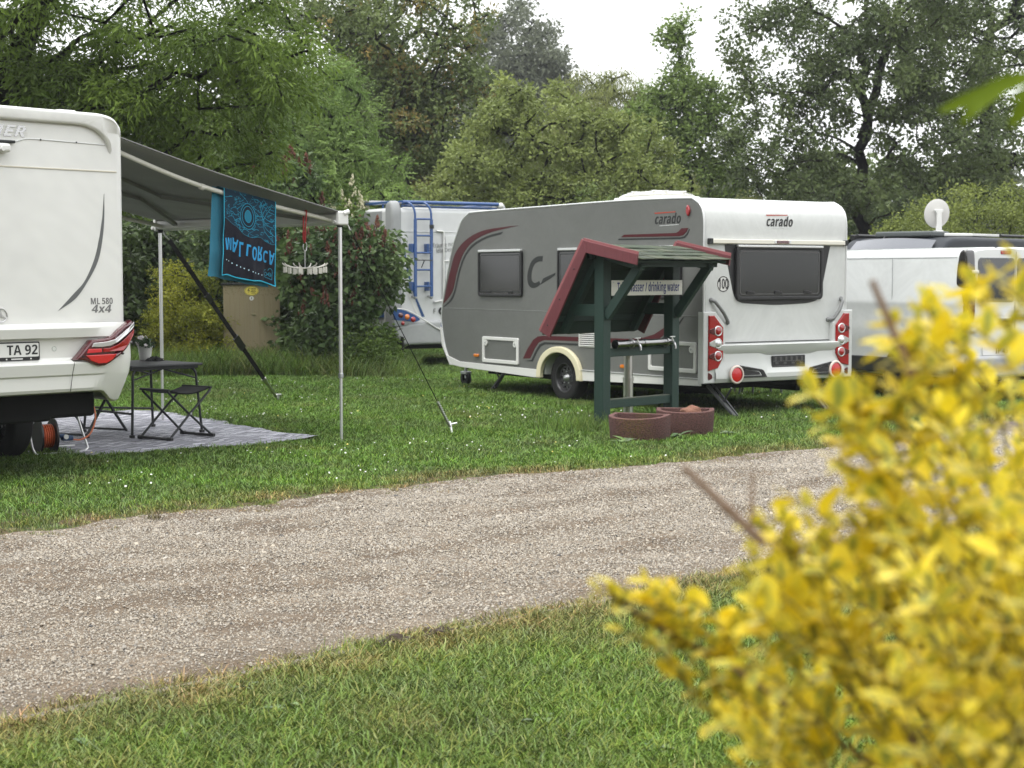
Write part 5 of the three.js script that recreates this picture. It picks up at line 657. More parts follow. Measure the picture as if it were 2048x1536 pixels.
// ---------------------------------------------------------------- motorhome with the blue ladder, behind the caravan
{
  const F = frame(-2.093, -28.4, 31), W = 2.3, T = thing('motorhome', 'pale motorhome with blue ladder and blue roof rails behind the caravan', 'motorhome', F.o, F.deg), blue = mat([0.006, 0.055, 0.2], { roughness: 0.35, clearcoat: 0.5 }), pale = mat([0.3, 0.31, 0.32], { roughness: 0.5, map: grime }), white = mat([0.62, 0.63, 0.645], { roughness: 0.45, map: grime });
  part(T, 'body', rbox(W, 2.22, 6.6, 0.09, W / 2, 1.72, -3.3, 4), white);
  part(T, 'side_panel', box(0.02, 1.85, 6.0, -0.006, 1.85, -3.4, 0.004), pale, 'pale grey side wall');
  for (const x of [0, W]) part(T, 'corner_pillar', toCreasedNormals(slab(smooth([[0.03, 0.75], [0.0, 1.1], [-0.02, 2.5], [-0.02, 2.78], [-0.08, 2.92], [-0.17, 2.95], [-0.26, 2.9], [-0.3, 2.75], [-0.3, 0.7]], 60, true, 0.3), 0.2, 0.05, { seg: 3 }).rotateY(-PI / 2).translate(x + 0.1 + (x ? -0.08 : 0.07), 0, 0.06), 0.7), pale);
  part(T, 'lower_rear', [slab(smooth([[0.02, 0.75], [0.6, 0.83], [1.15, 0.85], [1.7, 0.83], [2.28, 0.75], [2.25, 0.55], [2.1, 0.44], [1.5, 0.42], [0.6, 0.42], [0.2, 0.42], [0.06, 0.55]], 60, true, 0.3), 0.16, 0.05, { seg: 3 }).translate(0, 0, -0.08)], mat([0.36, 0.37, 0.38], { roughness: 0.45, map: grime }));
  part(T, 'rear_joint', [box(1.9, 0.012, 0.008, 1.15, 2.415, 0.004, 0.002), box(0.012, 1.25, 0.008, 1.0, 1.8, 0.006, 0.002)], MT.trim);
  part(T, 'rear_rail', [tube([[0.86, 2.43, 0.03], [0.98, 2.42, 0.03], [1.005, 2.36, 0.03], [1.0, 1.3, 0.03], [0.97, 1.2, 0.03], [0.8, 1.17, 0.04]], 0.018, 40, 6, false, 0.3), rod([1.0, 1.9, 0.03], [1.35, 1.9, 0.03], 0.012)], MT.plate);
  part(T, 'rear_hatch', slab(rrect(1.05, 1.5, 1.95, 2.35, 0.05), 0.012, 0.003), white);
  part(T, 'roof_hatch', [rbox(0.4, 0.1, 0.4, 0.03, 0.85, 2.85, -0.7, 2), rbox(0.5, 0.1, 0.5, 0.03, 1.3, 2.85, -3.0, 2)], MT.whitePlastic);
  part(T, 'underbody', [box(2.0, 0.3, 6.2, W / 2, 0.5, -3.3, 0.02), box(1.6, 0.16, 0.4, W / 2, 0.42, -0.3, 0.02)], MT.blackMatt);
  for (const z of [-1.6, -5.3]) for (const x of [0.16, W - 0.16]) wheel(T, [x, 0.34, z], 0.34, 0.22, MT.rubber, MT.zinc, MT.charcoal);
  part(T, 'mud_flap', box(0.03, 0.3, 0.1, 0.13, 0.42, 0.1, 0.01), MT.blackMatt);
  // ladder
  { const L = new THREE.Group(); L.name = 'ladder'; T.add(L); for (const x of [0.38, 0.7]) { part(L, 'rail', [tube([[x - 0.16, 2.9, -0.5], [x - 0.13, 2.94, -0.12], [x - 0.06, 2.9, 0.06], [x - 0.01, 2.78, 0.13], [x, 2.6, 0.14]], 0.02, 30, 8), box(0.055, 1.36, 0.035, x, 1.95, 0.14, 0.008)], blue); part(L, 'foot', [new THREE.SphereGeometry(0.035, 12, 8).translate(x, 1.26, 0.12), rod([x, 1.27, 0.0], [x, 1.27, 0.13], 0.018)], MT.zinc); for (const y of [1.45, 2.12]) part(L, 'bracket', box(0.05, 0.16, 0.13, x + (x < 0.5 ? -0.04 : -0.05), y, 0.06, 0.01), blue); } for (const y of [1.45, 1.74, 2.04, 2.34, 2.63]) part(L, 'rung', rod([0.38, y, 0.14], [0.7, y, 0.14], 0.017), blue); part(L, 'strap', [rod([0.37, 1.91, 0.16], [0.71, 1.91, 0.16], 0.009), rod([0.55, 1.91, 0.16], [0.5, 1.78, 0.14], 0.01), box(0.07, 0.07, 0.05, 0.7, 2.5, 0.15)], MT.charcoal); }
  // roof rails
  part(T, 'roof_rail', [rod([0.12, 2.93, -0.1], [0.12, 2.93, -5.5], 0.028), ...[-0.6, -2, -3.5, -5].map((z) => rod([0.12, 2.82, z], [0.12, 2.93, z], 0.018))], blue); part(T, 'roof_rail', [rod([0.2, 2.925, 0.0], [2.15, 2.925, 0.0], 0.034), rod([0.2, 2.86, -0.03], [2.15, 2.85, -0.03], 0.02), rod([W - 0.12, 2.92, -0.1], [W - 0.12, 2.92, -5.5], 0.028)], blue); part(T, 'roof_rail_end', new THREE.SphereGeometry(0.06, 12, 8).translate(2.2, 2.9, 0), MT.whitePlastic); part(T, 'roof_panel', box(1.5, 0.03, 0.9, 0.85, 2.98, -1.6, 0.006), mat([0.5, 0.5, 0.52], { roughness: 0.3 }));
  // decals
  part(T, 'stripe', slab([[0.215, 2.25], [0.225, 2.25], [0.27, 1.95], [0.35, 1.6], [0.45, 1.3], [0.635, 0.91], [0.575, 0.91], [0.42, 1.28], [0.3, 1.65], [0.24, 1.98]], 0.004).translate(0, 0, 0.001), mat([0.015, 0.06, 0.18], { roughness: 0.4 }));
  part(T, 'stripe', slab([[0.1, 2.1], [0.16, 1.8], [0.26, 1.4], [0.42, 1.05], [0.52, 0.88], [0.56, 0.88], [0.44, 1.08], [0.3, 1.4], [0.2, 1.8]], 0.003).translate(0, 0, 0.001), MT.plate);
  part(T, 'lettering', [text('Träume nicht', 0.075, { regular: true, wide: 0.5 }).rotateZ(0.09).translate(1.04, 2.19, 0.013), text('lebe Deinen', 0.075, { regular: true, wide: 0.42 }).rotateZ(0.09).translate(1.08, 2.1, 0.013), text('F', 0.085, { regular: true }).translate(0.83, 1.01, 0.013)], mat([0.1, 0.1, 0.1])); part(T, 'round_badge', [new THREE.TorusGeometry(0.05, 0.02, 8, 24).translate(0.98, 1.01, 0.012)], MT.charcoal);
  // light pod
  { const q = new THREE.Group(); q.name = 'rear_light'; T.add(q); part(q, 'blue_panel', slab(smooth([[-0.01, 1.055], [0.2, 1.025], [0.38, 0.95], [0.5, 0.87], [0.38, 0.82], [0.2, 0.85], [-0.01, 0.87]], 40, true, 0.3), 0.03, 0.006).translate(0, 0, 0.068), blue); part(q, 'grey_panel', slab(smooth([[-0.01, 0.855], [0.15, 0.845], [0.3, 0.8], [0.18, 0.765], [-0.01, 0.755]], 30, true, 0.3), 0.03, 0.006).translate(0, 0, 0.068), mat([0.2, 0.22, 0.22])); part(q, 'pod_edge', tube([[-0.01, 1.07, 0.08], [0.2, 1.04, 0.09], [0.4, 0.955, 0.09], [0.62, 0.83, 0.09], [0.85, 0.7, 0.09], [1.05, 0.62, 0.09]], 0.012, 40, 5), MT.plate); for (const [x, y, m] of [[0.11, 0.945, MT.lensDeep], [0.235, 0.915, MT.amber], [0.355, 0.868, MT.lensRed], [0.15, 0.805, MT.lensRed]]) part(q, 'lamp', lathe([[0, 0.03], [0.03, 0.026], [0.046, 0.012], [0.05, 0]], 20).rotateX(PI / 2).scale(y < 0.82 ? 0.75 : 1, y < 0.82 ? 0.75 : 1, 1).translate(x, y, 0.095), m); part(q, 'side_reflector', box(0.02, 0.2, 0.04, -0.01, 0.68, 0.02), MT.lensDeep); }
  part(T, 'number_plate', box(0.52, 0.11, 0.01, 1.18, 0.745, 0.085, 0.003), mat([0.02, 0.06, 0.3]));
  part(T, 'side_graphic', [slab([[-0.3, 0.9], [-0.3, 1.06], [-0.55, 1.04], [-0.85, 0.97], [-1.15, 0.88]].reverse(), 0.006).rotateY(-PI / 2).translate(-0.014, 0, 0)], blue);
  part(T, 'side_door', [slab(hole(rrect(-0.82, 0.75, -0.26, 1.64, 0.03), rrect(-0.8, 0.77, -0.28, 1.62, 0.03)), 0.012).rotateY(-PI / 2).translate(-0.014, 0, 0)], MT.plate);
  part(T, 'side_stripe', toLeft(slab([[-2.4, 2.5], [-0.45, 2.56], [-0.45, 2.53], [-2.4, 2.44]], 0.004), -0.016), mat([0.25, 0.26, 0.27]));
}
// ---------------------------------------------------------------- white panel van, rear quarter
{
  const F = frame(5.71, -20.5, 33), W = 1.9, T = thing('panel_van', 'white panel van parked to the right of the caravan behind the yellow bush', 'van', F.o, F.deg);
  const half = [[0.06, 0.36], [0.01, 0.42], [0.0, 0.55], [0.0, 0.75], [-0.012, 0.8], [-0.012, 1.0], [0.0, 1.25], [-0.008, 1.28], [0.0, 1.32], [0.045, 1.86], [0.05, 1.9], [0.085, 1.955], [0.15, 1.985], [0.35, 2.005], [0.95, 2.015]];
  const sec = [...half, ...half.slice(0, -1).reverse().map(([x, y]) => [W - x, y])], pos = [], idx = [], rows = [[0.02, 0.93], [-0.01, 0.975], [-0.05, 0.992], [-0.12, 1], [-0.3, 1], [-3.2, 1], [-3.6, 0.985], [-4.0, 0.94], [-4.35, 0.86]];
  rows.forEach(([z, k]) => sec.forEach(([x, y]) => { const nose = sstep(-z, 3.3, 4.3), yy = y > 1.2 ? lerp(y, Math.min(y, 1.15), nose) : y; pos.push(lerp(W / 2, x, k), lerp(1.1, yy, lerp(1, k, 0.5)) , z); })); const K = sec.length;
  for (let i = 0; i < rows.length - 1; i++) for (let k = 0; k < K - 1; k++) { const a = i * K + k, b = a + K; idx.push(a, b, a + 1, b, b + 1, a + 1); }
  const cap = (r, flip) => { const c = pos.length / 3; pos.push(W / 2, 1.2, rows[r][0]); for (let k = 0; k < K; k++) { const a = r * K + k, b = r * K + (k + 1) % K; flip ? idx.push(c, b, a) : idx.push(c, a, b); } }; cap(0, false); cap(rows.length - 1, true);
  const g = new THREE.BufferGeometry(); g.setAttribute('position', new THREE.Float32BufferAttribute(pos, 3)); g.setIndex(idx); g.computeVertexNormals(); const vg = toCreasedNormals(g, 0.5); vg.setAttribute('uv', new THREE.BufferAttribute(new Float32Array(vg.attributes.position.count * 2).map((_, i) => vg.attributes.position.array[(i >> 1) * 3 + (i % 2 ? 1 : 2)]), 2));
  part(T, 'body', vg, MT.vanWhite);
  part(T, 'side_panel', [slab(smooth([[-3.3, 1.83], [-0.32, 1.83], [-0.24, 1.8], [-0.21, 1.72], [-0.17, 1.45], [-0.2, 1.37], [-0.3, 1.34], [-3.3, 1.33]], 70, true, 0.15), 0.014, 0.006).rotateY(-PI / 2).rotateZ(-0.083).translate(0.005 + 0.11, 0.0, 0)].map((q) => q.translate(0.028, 0.003, 0)), MT.vanWhite);
  part(T, 'panel_gap', [box(0.006, 1.25, 0.006, 0.003, 1.25, -1.22, 0), box(0.006, 0.008, 3.2, 0.045, 1.872, -1.75, 0)], mat([0.3, 0.31, 0.32], { roughness: 0.8 }));
  part(T, 'cladding', [box(0.05, 0.2, 3.2, 0.0, 0.46, -1.75, 0.015)], mat([0.018, 0.02, 0.02], { roughness: 0.55 })); part(T, 'sill', box(0.05, 0.04, 3.2, 0.03, 0.35, -1.75, 0.01), MT.zinc);
  part(T, 'tail_lamp', [slab(smooth([[-0.13, 1.53], [-0.12, 1.75], [-0.085, 1.93], [-0.03, 1.975], [0.03, 1.95], [0.05, 1.75], [0.05, 1.5], [-0.03, 1.48]], 40, true, 0.35), 0.17, 0.03, { seg: 3 }).rotateY(-PI / 2).translate(0.17, 0, 0)], mat([0.02, 0.018, 0.018], { roughness: 0.2, clearcoat: 1 })); part(T, 'tail_lamp', [slab(smooth([[-0.13, 1.1], [-0.12, 1.4], [0.05, 1.45], [0.05, 1.08]], 30, true, 0.3), 0.15, 0.03).rotateY(-PI / 2).translate(0.17, 0, 0)], MT.lensDeep);
  part(T, 'hinge', [box(0.13, 0.045, 0.05, 0.15, 1.69, 0.04, 0.01), box(0.13, 0.045, 0.05, 0.15, 0.95, 0.04, 0.01)], MT.vanWhite);
  { const q = new THREE.Group(); q.name = 'rear_window'; T.add(q); part(q, 'pane', slab(rrect(0.24, 1.3, 0.93, 1.87, 0.05), 0.012, 0.004).translate(0, 0, 0.018), MT.glassDark); part(q, 'pane', slab(rrect(0.98, 1.3, 1.66, 1.87, 0.05), 0.012, 0.004).translate(0, 0, 0.018), MT.glassDark); }
  part(T, 'brake_light', slab(rrect(0.66, 1.915, 0.86, 1.965, 0.015), 0.03, 0.008).translate(0, 0, 0.0), MT.lensRed); part(T, 'door_gap', box(0.008, 1.5, 0.006, 0.955, 1.2, 0.021, 0), MT.seam);
  part(T, 'door_handle', [rbox(0.26, 0.04, 0.04, 0.015, 0.78, 1.09, 0.05, 2), slab(rrect(0.64, 1.03, 0.93, 1.1, 0.03), 0.01, 0.003).translate(0, 0, 0.02)], MT.vanWhite); part(T, 'handle_recess', slab(rrect(0.7, 1.035, 0.9, 1.065, 0.012), 0.004).translate(0, 0, 0.031), MT.black);
  { const q = new THREE.Group(); q.name = 'number_plate'; q.position.set(0.6, 0.68, 0.03); T.add(q); part(q, 'plate', slab(rrect(-0.26, -0.055, 0.26, 0.055, 0.008), 0.008), MT.plate); part(q, 'characters', text('IP 45', 0.075, { wide: 0.24 }).translate(0.1, 0, 0.008), MT.ink); }
  part(T, 'rear_bumper', [rbox(W - 0.06, 0.28, 0.16, 0.05, W / 2, 0.48, 0.06, 3)], mat([0.3, 0.31, 0.32], { roughness: 0.5 }));
  part(T, 'underbody', box(1.6, 0.2, 4.0, W / 2, 0.38, -2.0, 0.02), MT.blackMatt);
  for (const z of [-0.95, -3.95]) { wheel(T, [0.11, 0.33, z], 0.33, 0.21, MT.rubber, MT.zinc, MT.charcoal); wheel(T, [W - 0.11, 0.33, z], 0.33, 0.21, MT.rubber, MT.zinc, MT.charcoal).rotation.y = PI; part(T, 'wheel_opening', [rod([-0.016, 0.36, z], [0.1, 0.36, z], 0.385, 0.385, 32)], MT.blackMatt); }
  part(T, 'wiper', [tube([[0.55, 2.0, 0.02], [0.75, 2.03, 0.03], [1.0, 2.01, 0.03]], 0.007, 12, 5)], MT.black);
}
// ---------------------------------------------------------------- dark camper van behind it, with a dish on the roof
{
  const F = frame(6.25, -24.1, 45), T = thing('camper_van', 'dark blue camper van with sloping windscreen behind the white van', 'van', F.o, F.deg), W = 1.8, navy = mat([0.01, 0.013, 0.019], { roughness: 0.45, specularIntensity: 0.6 });
  // local: side profile runs along +x (nose at -x... the visible flank faces +z), front faces -x towards the left
  const prof = smooth([[-0.62, 0.4], [-0.75, 0.9], [-0.6, 1.15], [-0.35, 1.3], [0.05, 1.75], [0.38, 2.1], [0.55, 2.2], [0.9, 2.23], [4.3, 2.23], [4.45, 2.15], [4.5, 1.0], [4.45, 0.42]], 90, true, 0.2);
  part(T, 'body', toCreasedNormals(slab(prof, W, 0.06, { seg: 3 }).translate(0, 0, -W), 0.6), navy);
  part(T, 'windscreen', [(() => { const a = V(-0.36, 1.33, -W + 0.12), b = V(0.44, 2.165, -W + 0.2), c = V(0.44, 2.165, -0.2), d = V(-0.36, 1.33, -0.12), N = 12, pos = [], idx = []; for (let i = 0; i <= N; i++) for (let k = 0; k <= N; k++) { const u = i / N, v = k / N, p = a.clone().lerp(d, u).lerp(b.clone().lerp(c, u), v), bow = 0.06 * Math.sin(u * PI) + 0.055 * Math.sin(v * PI) + 0.02; pos.push(p.x - bow * 0.75, p.y + bow * 0.65, p.z); } for (let i = 0; i < N; i++) for (let k = 0; k < N; k++) { const q = i * (N + 1) + k, s = q + N + 1; idx.push(q, s, q + 1, s, s + 1, q + 1); } const g = new THREE.BufferGeometry(); g.setAttribute('position', new THREE.Float32BufferAttribute(pos, 3)); g.setIndex(idx); g.computeVertexNormals(); return g; })()], mat([0.03, 0.035, 0.05], { roughness: 0.05, clearcoat: 1, side: THREE.DoubleSide }));
  part(T, 'wiper', [rod([-0.02, 1.84, -0.95], [0.4, 2.21, -0.75], 0.01)], MT.black); part(T, 'windscreen_divider', [rod([-0.25, 1.55, -1.1], [0.44, 2.245, -1.1], 0.012)], MT.black);
  part(T, 'side_window', [slab([[0.25, 1.35], [0.25, 1.6], [0.6, 2.02], [1.3, 2.06], [1.3, 1.35]], 0.01).translate(0, 0, 0.0)], MT.glassDark); part(T, 'side_window', [slab(rrect(1.6, 1.45, 2.7, 2.05, 0.05), 0.01)], MT.glassDark); part(T, 'side_window', [slab(rrect(2.9, 1.45, 4.2, 2.05, 0.05), 0.01)], MT.glassDark);
  part(T, 'roof_box', [rbox(0.55, 0.09, 1.0, 0.03, 0.9, 2.28, -0.9, 2)], mat([0.07, 0.08, 0.08], { roughness: 0.6 })); part(T, 'roof_panel', [box(1.2, 0.04, 1.0, 2.0, 2.28, -0.8, 0.008)], MT.whitePlastic); part(T, 'roof_rail', [rod([2.2, 2.27, -0.1], [4.3, 2.27, -0.1], 0.025), rod([0.6, 2.27, -W + 0.1], [4.3, 2.27, -W + 0.1], 0.025)], MT.black);
  for (const x of [0.2, 3.6]) for (const z of [-0.12, -W + 0.12]) { const w = wheel(T, [x, 0.33, z], 0.33, 0.2, MT.rubber, MT.zinc, MT.charcoal); w.rotation.y = z > -1 ? PI / 2 : -PI / 2; }
  // dish
  const S = thing('satellite_dish', 'round white satellite dish raised on the dark camper van roof', 'satellite dish', F(1.05, 2.24, -0.55), 12);
  part(S, 'dish', lathe([[0, 0.0], [0.08, 0.003], [0.16, 0.013], [0.205, 0.024], [0.212, 0.026], [0.212, 0.02], [0.16, 0.005], [0.08, -0.005], [0, -0.008]], 40).rotateX(-PI / 2).scale(1, 1.06, 1).rotateX(0.12).translate(0.0, 0.36, 0), mat([0.55, 0.54, 0.52], { roughness: 0.5 })); part(S, 'arm', [slab([[-0.045, 0.12], [-0.03, 0.26], [-0.035, 0.42], [-0.075, 0.47], [-0.06, 0.485], [0.06, 0.485], [0.075, 0.47], [0.045, 0.42], [0.05, 0.26], [0.055, 0.1]], 0.04, 0.008).translate(0.0, -0.06, 0.02)], MT.whitePlastic); part(S, 'base', [rbox(0.13, 0.1, 0.14, 0.02, 0.02, 0.05, 0.0, 2), rbox(0.5, 0.05, 0.3, 0.015, 0.28, 0.03, 0.0, 2)], MT.whitePlastic);
  // its dark awning
  const A = thing('awning', 'black awning stretched from the dark camper van behind the caravan', 'awning', F.o, F.deg); { const pos = [], idx = [], N = 12; for (const o of [0, -0.006]) for (let i = 0; i <= N; i++) for (let k = 0; k <= N; k++) { const u = i / N, v = k / N; pos.push(lerp(0.7, 3.8, u), 2.24 - 0.32 * v - 0.04 * Math.sin(v * PI) + o, -W - v * 2.3); } for (const o of [0, (N + 1) * (N + 1)]) for (let i = 0; i < N; i++) for (let k = 0; k < N; k++) { const a = o + i * (N + 1) + k, b = a + N + 1; idx.push(a, b, a + 1, b, b + 1, a + 1); } const g = new THREE.BufferGeometry(); g.setAttribute('position', new THREE.Float32BufferAttribute(pos, 3)); g.setIndex(idx); g.computeVertexNormals(); part(A, 'canopy', g, mat([0.02, 0.022, 0.02], { roughness: 0.9, side: THREE.DoubleSide })); part(A, 'front_rail', box(3.1, 0.08, 0.08, 2.25, 1.9, -W - 2.32, 0.01), MT.black); for (const x of [0.75, 3.75]) part(A, 'pole', rod([x, 0, -W - 2.3], [x, 1.9, -W - 2.3], 0.016), MT.black); part(A, 'cassette', box(3.2, 0.1, 0.1, 2.25, 2.24, -W - 0.02, 0.02), MT.black); }
}
// ---------------------------------------------------------------- trees and shrubs
function leafGeo(list) { // list of [matrix, w, l, fold]; each leaf has four triangles folded along its midrib
  const pos = [], nor = [], idx = [], v = V(0, 0, 0);
  for (const [m, w, l, f] of list) { const b = pos.length / 3; for (const [x, y, z] of [[0, 0, 0], [-w * 0.5, l * 0.45, f * w], [0, l * 0.5, 0], [w * 0.5, l * 0.45, f * w], [0, l, -0.12 * l]]) { v.set(x, y, z).applyMatrix4(m); pos.push(v.x, v.y, v.z); } idx.push(b, b + 2, b + 1, b + 1, b + 2, b + 4, b, b + 3, b + 2, b + 2, b + 3, b + 4); }
  const g = new THREE.BufferGeometry(); g.setAttribute('position', new THREE.Float32BufferAttribute(pos, 3)); g.setIndex(idx); g.computeVertexNormals(); return g;
}
function clump(seed, n, R, w, l, o = {}) { // a twig's worth of leaves round the origin, R its reach
  const r = rng(seed), list = [], q = new THREE.Quaternion(), up = V(0, 1, 0);
  for (let i = 0; i < n; i++) {
    const d = V(r() * 2 - 1, (r() * 2 - 1) * 0.8, r() * 2 - 1).normalize(), p = d.clone().multiplyScalar(R * Math.pow(r(), 0.6));
    const dir = d.clone().multiplyScalar(0.9).add(V(r() - 0.5, (o.droop ?? -0.25) + (r() - 0.5) * 0.5, r() - 0.5)).normalize(), s = 0.65 + 0.6 * r();
    q.setFromUnitVectors(up, dir).multiply(new THREE.Quaternion().setFromAxisAngle(up, r() * 6.28));
    if (o.pinnate) { const L = l * 3.2 * s; for (let k = 0; k < 7; k++) { const f = k / 6, side = k % 2 ? 1 : -1, pp = p.clone().addScaledVector(dir, f * L), dd = dir.clone().applyAxisAngle(V(0, 1, 0), side * 0.9).add(V(0, -0.25, 0)).normalize(); list.push([new THREE.Matrix4().compose(pp, new THREE.Quaternion().setFromUnitVectors(up, dd), V(s, s, s)), w, l, 0.15]); } }
    else list.push([new THREE.Matrix4().compose(p, q, V(s, s, s)), w, l, 0.25]);
  }
  return leafGeo(list);
}
const CL = {
  broad: [1, 2, 3].map((k) => clump(500 + k, 24, 0.26, 0.066, 0.105)),
  oak: [1, 2, 3].map((k) => clump(510 + k, 26, 0.23, 0.062, 0.1, { droop: -0.1 })),
  narrow: [1, 2, 3].map((k) => clump(520 + k, 30, 0.24, 0.026, 0.1, { droop: -0.6 })),
  pinnate: [1, 2, 3].map((k) => clump(530 + k, 6, 0.14, 0.024, 0.07, { pinnate: true, droop: -0.35 })),
  weeping: [1, 2].map((k) => clump(540 + k, 22, 0.2, 0.018, 0.12, { droop: -1.4 })),
  small: [1, 2, 3].map((k) => clump(550 + k, 26, 0.17, 0.038, 0.062)),
  lilac: [1, 2, 3].map((k) => clump(560 + k, 15, 0.19, 0.075, 0.115, { droop: -0.5 })),
};
const leafM = mat([1, 1, 1], { roughness: 0.9, transmission: 0.34, thickness: 0, side: THREE.DoubleSide, specularIntensity: 0.5 });
const barkTex = noiseTex(256, (u, v) => { const n = 0.55 + 0.25 * tile(u, v * 0.3, 26) + 0.15 * tile(u, v, 40, 4); return [n, n * 0.93, n * 0.84]; });
const barkM = mat([0.16, 0.135, 0.11], { roughness: 0.95, map: barkTex, bumpMap: fine, bumpScale: 0.01 }), barkDark = mat([0.05, 0.042, 0.034], { roughness: 0.95, map: barkTex });

function grow(o) { // skeleton: trunk nodes, then every twig tip joins the nearest suitable node
  const r = rng(o.seed), nodes = [], tips = [];
  const stems = o.stems ?? [[V(0, 0, 0), V(o.leanX ?? 0, o.trunkH ?? 3, o.leanZ ?? 0)]];
  for (const [a, b] of stems) { let par = -1; const n = Math.max(2, Math.round(a.distanceTo(b) / 0.4)); for (let i = 0; i <= n; i++) { const p = a.clone().lerp(b, i / n); p.x += 0.05 * noise2(i * 0.5, o.seed) * a.distanceTo(b) * 0.4 * (i > 0); p.z += 0.05 * noise2(i * 0.5, o.seed + 9) * a.distanceTo(b) * 0.4 * (i > 0); nodes.push({ p, par, kids: 0, trunk: true }); par = nodes.length - 1; } }
  for (const [cx, cy, cz, rx, ry, rz, n] of o.lobes) for (let i = 0; i < n; i++) { const d = V(r() * 2 - 1, r() * 2 - 1, r() * 2 - 1); while (d.lengthSq() > 1 || d.lengthSq() < 0.02) d.set(r() * 2 - 1, r() * 2 - 1, r() * 2 - 1); const k = Math.pow(d.length(), o.shell ?? 0.35) / d.length(); d.multiplyScalar(k * (0.86 + 0.28 * r())); const p = V(cx + d.x * rx, cy + d.y * ry, cz + d.z * rz); if (p.y > (o.minY ?? 0.25)) tips.push(p); }
  const top = stems[0][1]; tips.sort((a, b) => a.distanceToSquared(top) - b.distanceToSquared(top));
  const leafy = [];
  for (const t of tips) {
    let best = -1, bd = 1e9; for (let i = 0; i < nodes.length; i++) { const nd = nodes[i], dy = t.y - nd.p.y, d = nd.p.distanceTo(t) * (1 + (dy < 0 ? 0.6 : 0)) + (nd.trunk ? 0.0 : 0.12 * (nd.depth ?? 0) * 0.1); if (nd.p.y < (o.firstBranch ?? 0) && nd.trunk) continue; if (d < bd) { bd = d; best = i; } }
    if (best < 0) best = 0;
    const A = nodes[best].p, L = A.distanceTo(t), n = Math.max(1, Math.round(L / 0.45)); let par = best; const bend = (o.arch ?? 0.12) * L, jx = (r() - 0.5) * 0.25 * L, jz = (r() - 0.5) * 0.25 * L;
    for (let i = 1; i <= n; i++) { const f = i / n, p = A.clone().lerp(t, f), s = Math.sin(f * PI); p.y += s * bend; p.x += s * jx; p.z += s * jz; nodes.push({ p, par, depth: (nodes[best].depth ?? 0) + 1 }); par = nodes.length - 1; if (f > 0.45 || n < 2) leafy.push([p, f]); }
  }
  const rr = new Float32Array(nodes.length).fill(0); for (let i = nodes.length - 1; i >= 0; i--) { const q = rr[i] ? Math.pow(rr[i], 1 / 2.3) : (o.twig ?? 0.006); nodes[i].r = q; if (nodes[i].par >= 0) rr[nodes[i].par] += Math.pow(q, 2.3); }
  const sc = o.trunkR ? o.trunkR / Math.max(...nodes.filter((n) => n.par < 0).map((n) => n.r)) : 1;
  if (o.limb) for (const n of nodes) if (!n.trunk) n.r *= o.limb;
  return { nodes, leafy, sc, r };
}
function woodGeo(nodes, sc, sides = 6) {
  const pos = [], nor = [], uv = [], idx = [];
  const ring = (p, d, rad, v) => { const s = Math.abs(d.y) > 0.9 ? V(1, 0, 0) : V(0, 1, 0), a = new THREE.Vector3().crossVectors(d, s).normalize(), b = new THREE.Vector3().crossVectors(d, a), at = pos.length / 3; for (let k = 0; k <= sides; k++) { const w = k / sides * 2 * PI, c = Math.cos(w), t = Math.sin(w); pos.push(p.x + (a.x * c + b.x * t) * rad, p.y + (a.y * c + b.y * t) * rad, p.z + (a.z * c + b.z * t) * rad); nor.push(a.x * c + b.x * t, a.y * c + b.y * t, a.z * c + b.z * t); uv.push(k / sides * Math.max(1, Math.round(rad * 12)), v); } return at; };
  for (const n of nodes) if (n.par >= 0) { const q = nodes[n.par], d = n.p.clone().sub(q.p), L = d.length(); if (L < 1e-4) continue; d.normalize(); const ra = Math.min(q.r * sc, n.trunk ? 9 : n.r * sc * 1.5), a = ring(q.p.clone().addScaledVector(d, -ra * 0.3), d, ra, q.p.y), b = ring(n.p, d, n.r * sc, q.p.y + L); for (let k = 0; k < sides; k++) idx.push(a + k, b + k, a + k + 1, b + k, b + k + 1, a + k + 1); }
  const g = new THREE.BufferGeometry(); g.setAttribute('position', new THREE.Float32BufferAttribute(pos, 3)); g.setAttribute('normal', new THREE.Float32BufferAttribute(nor, 3)); g.setAttribute('uv', new THREE.Float32BufferAttribute(uv, 2)); g.setIndex(idx); return g;
}
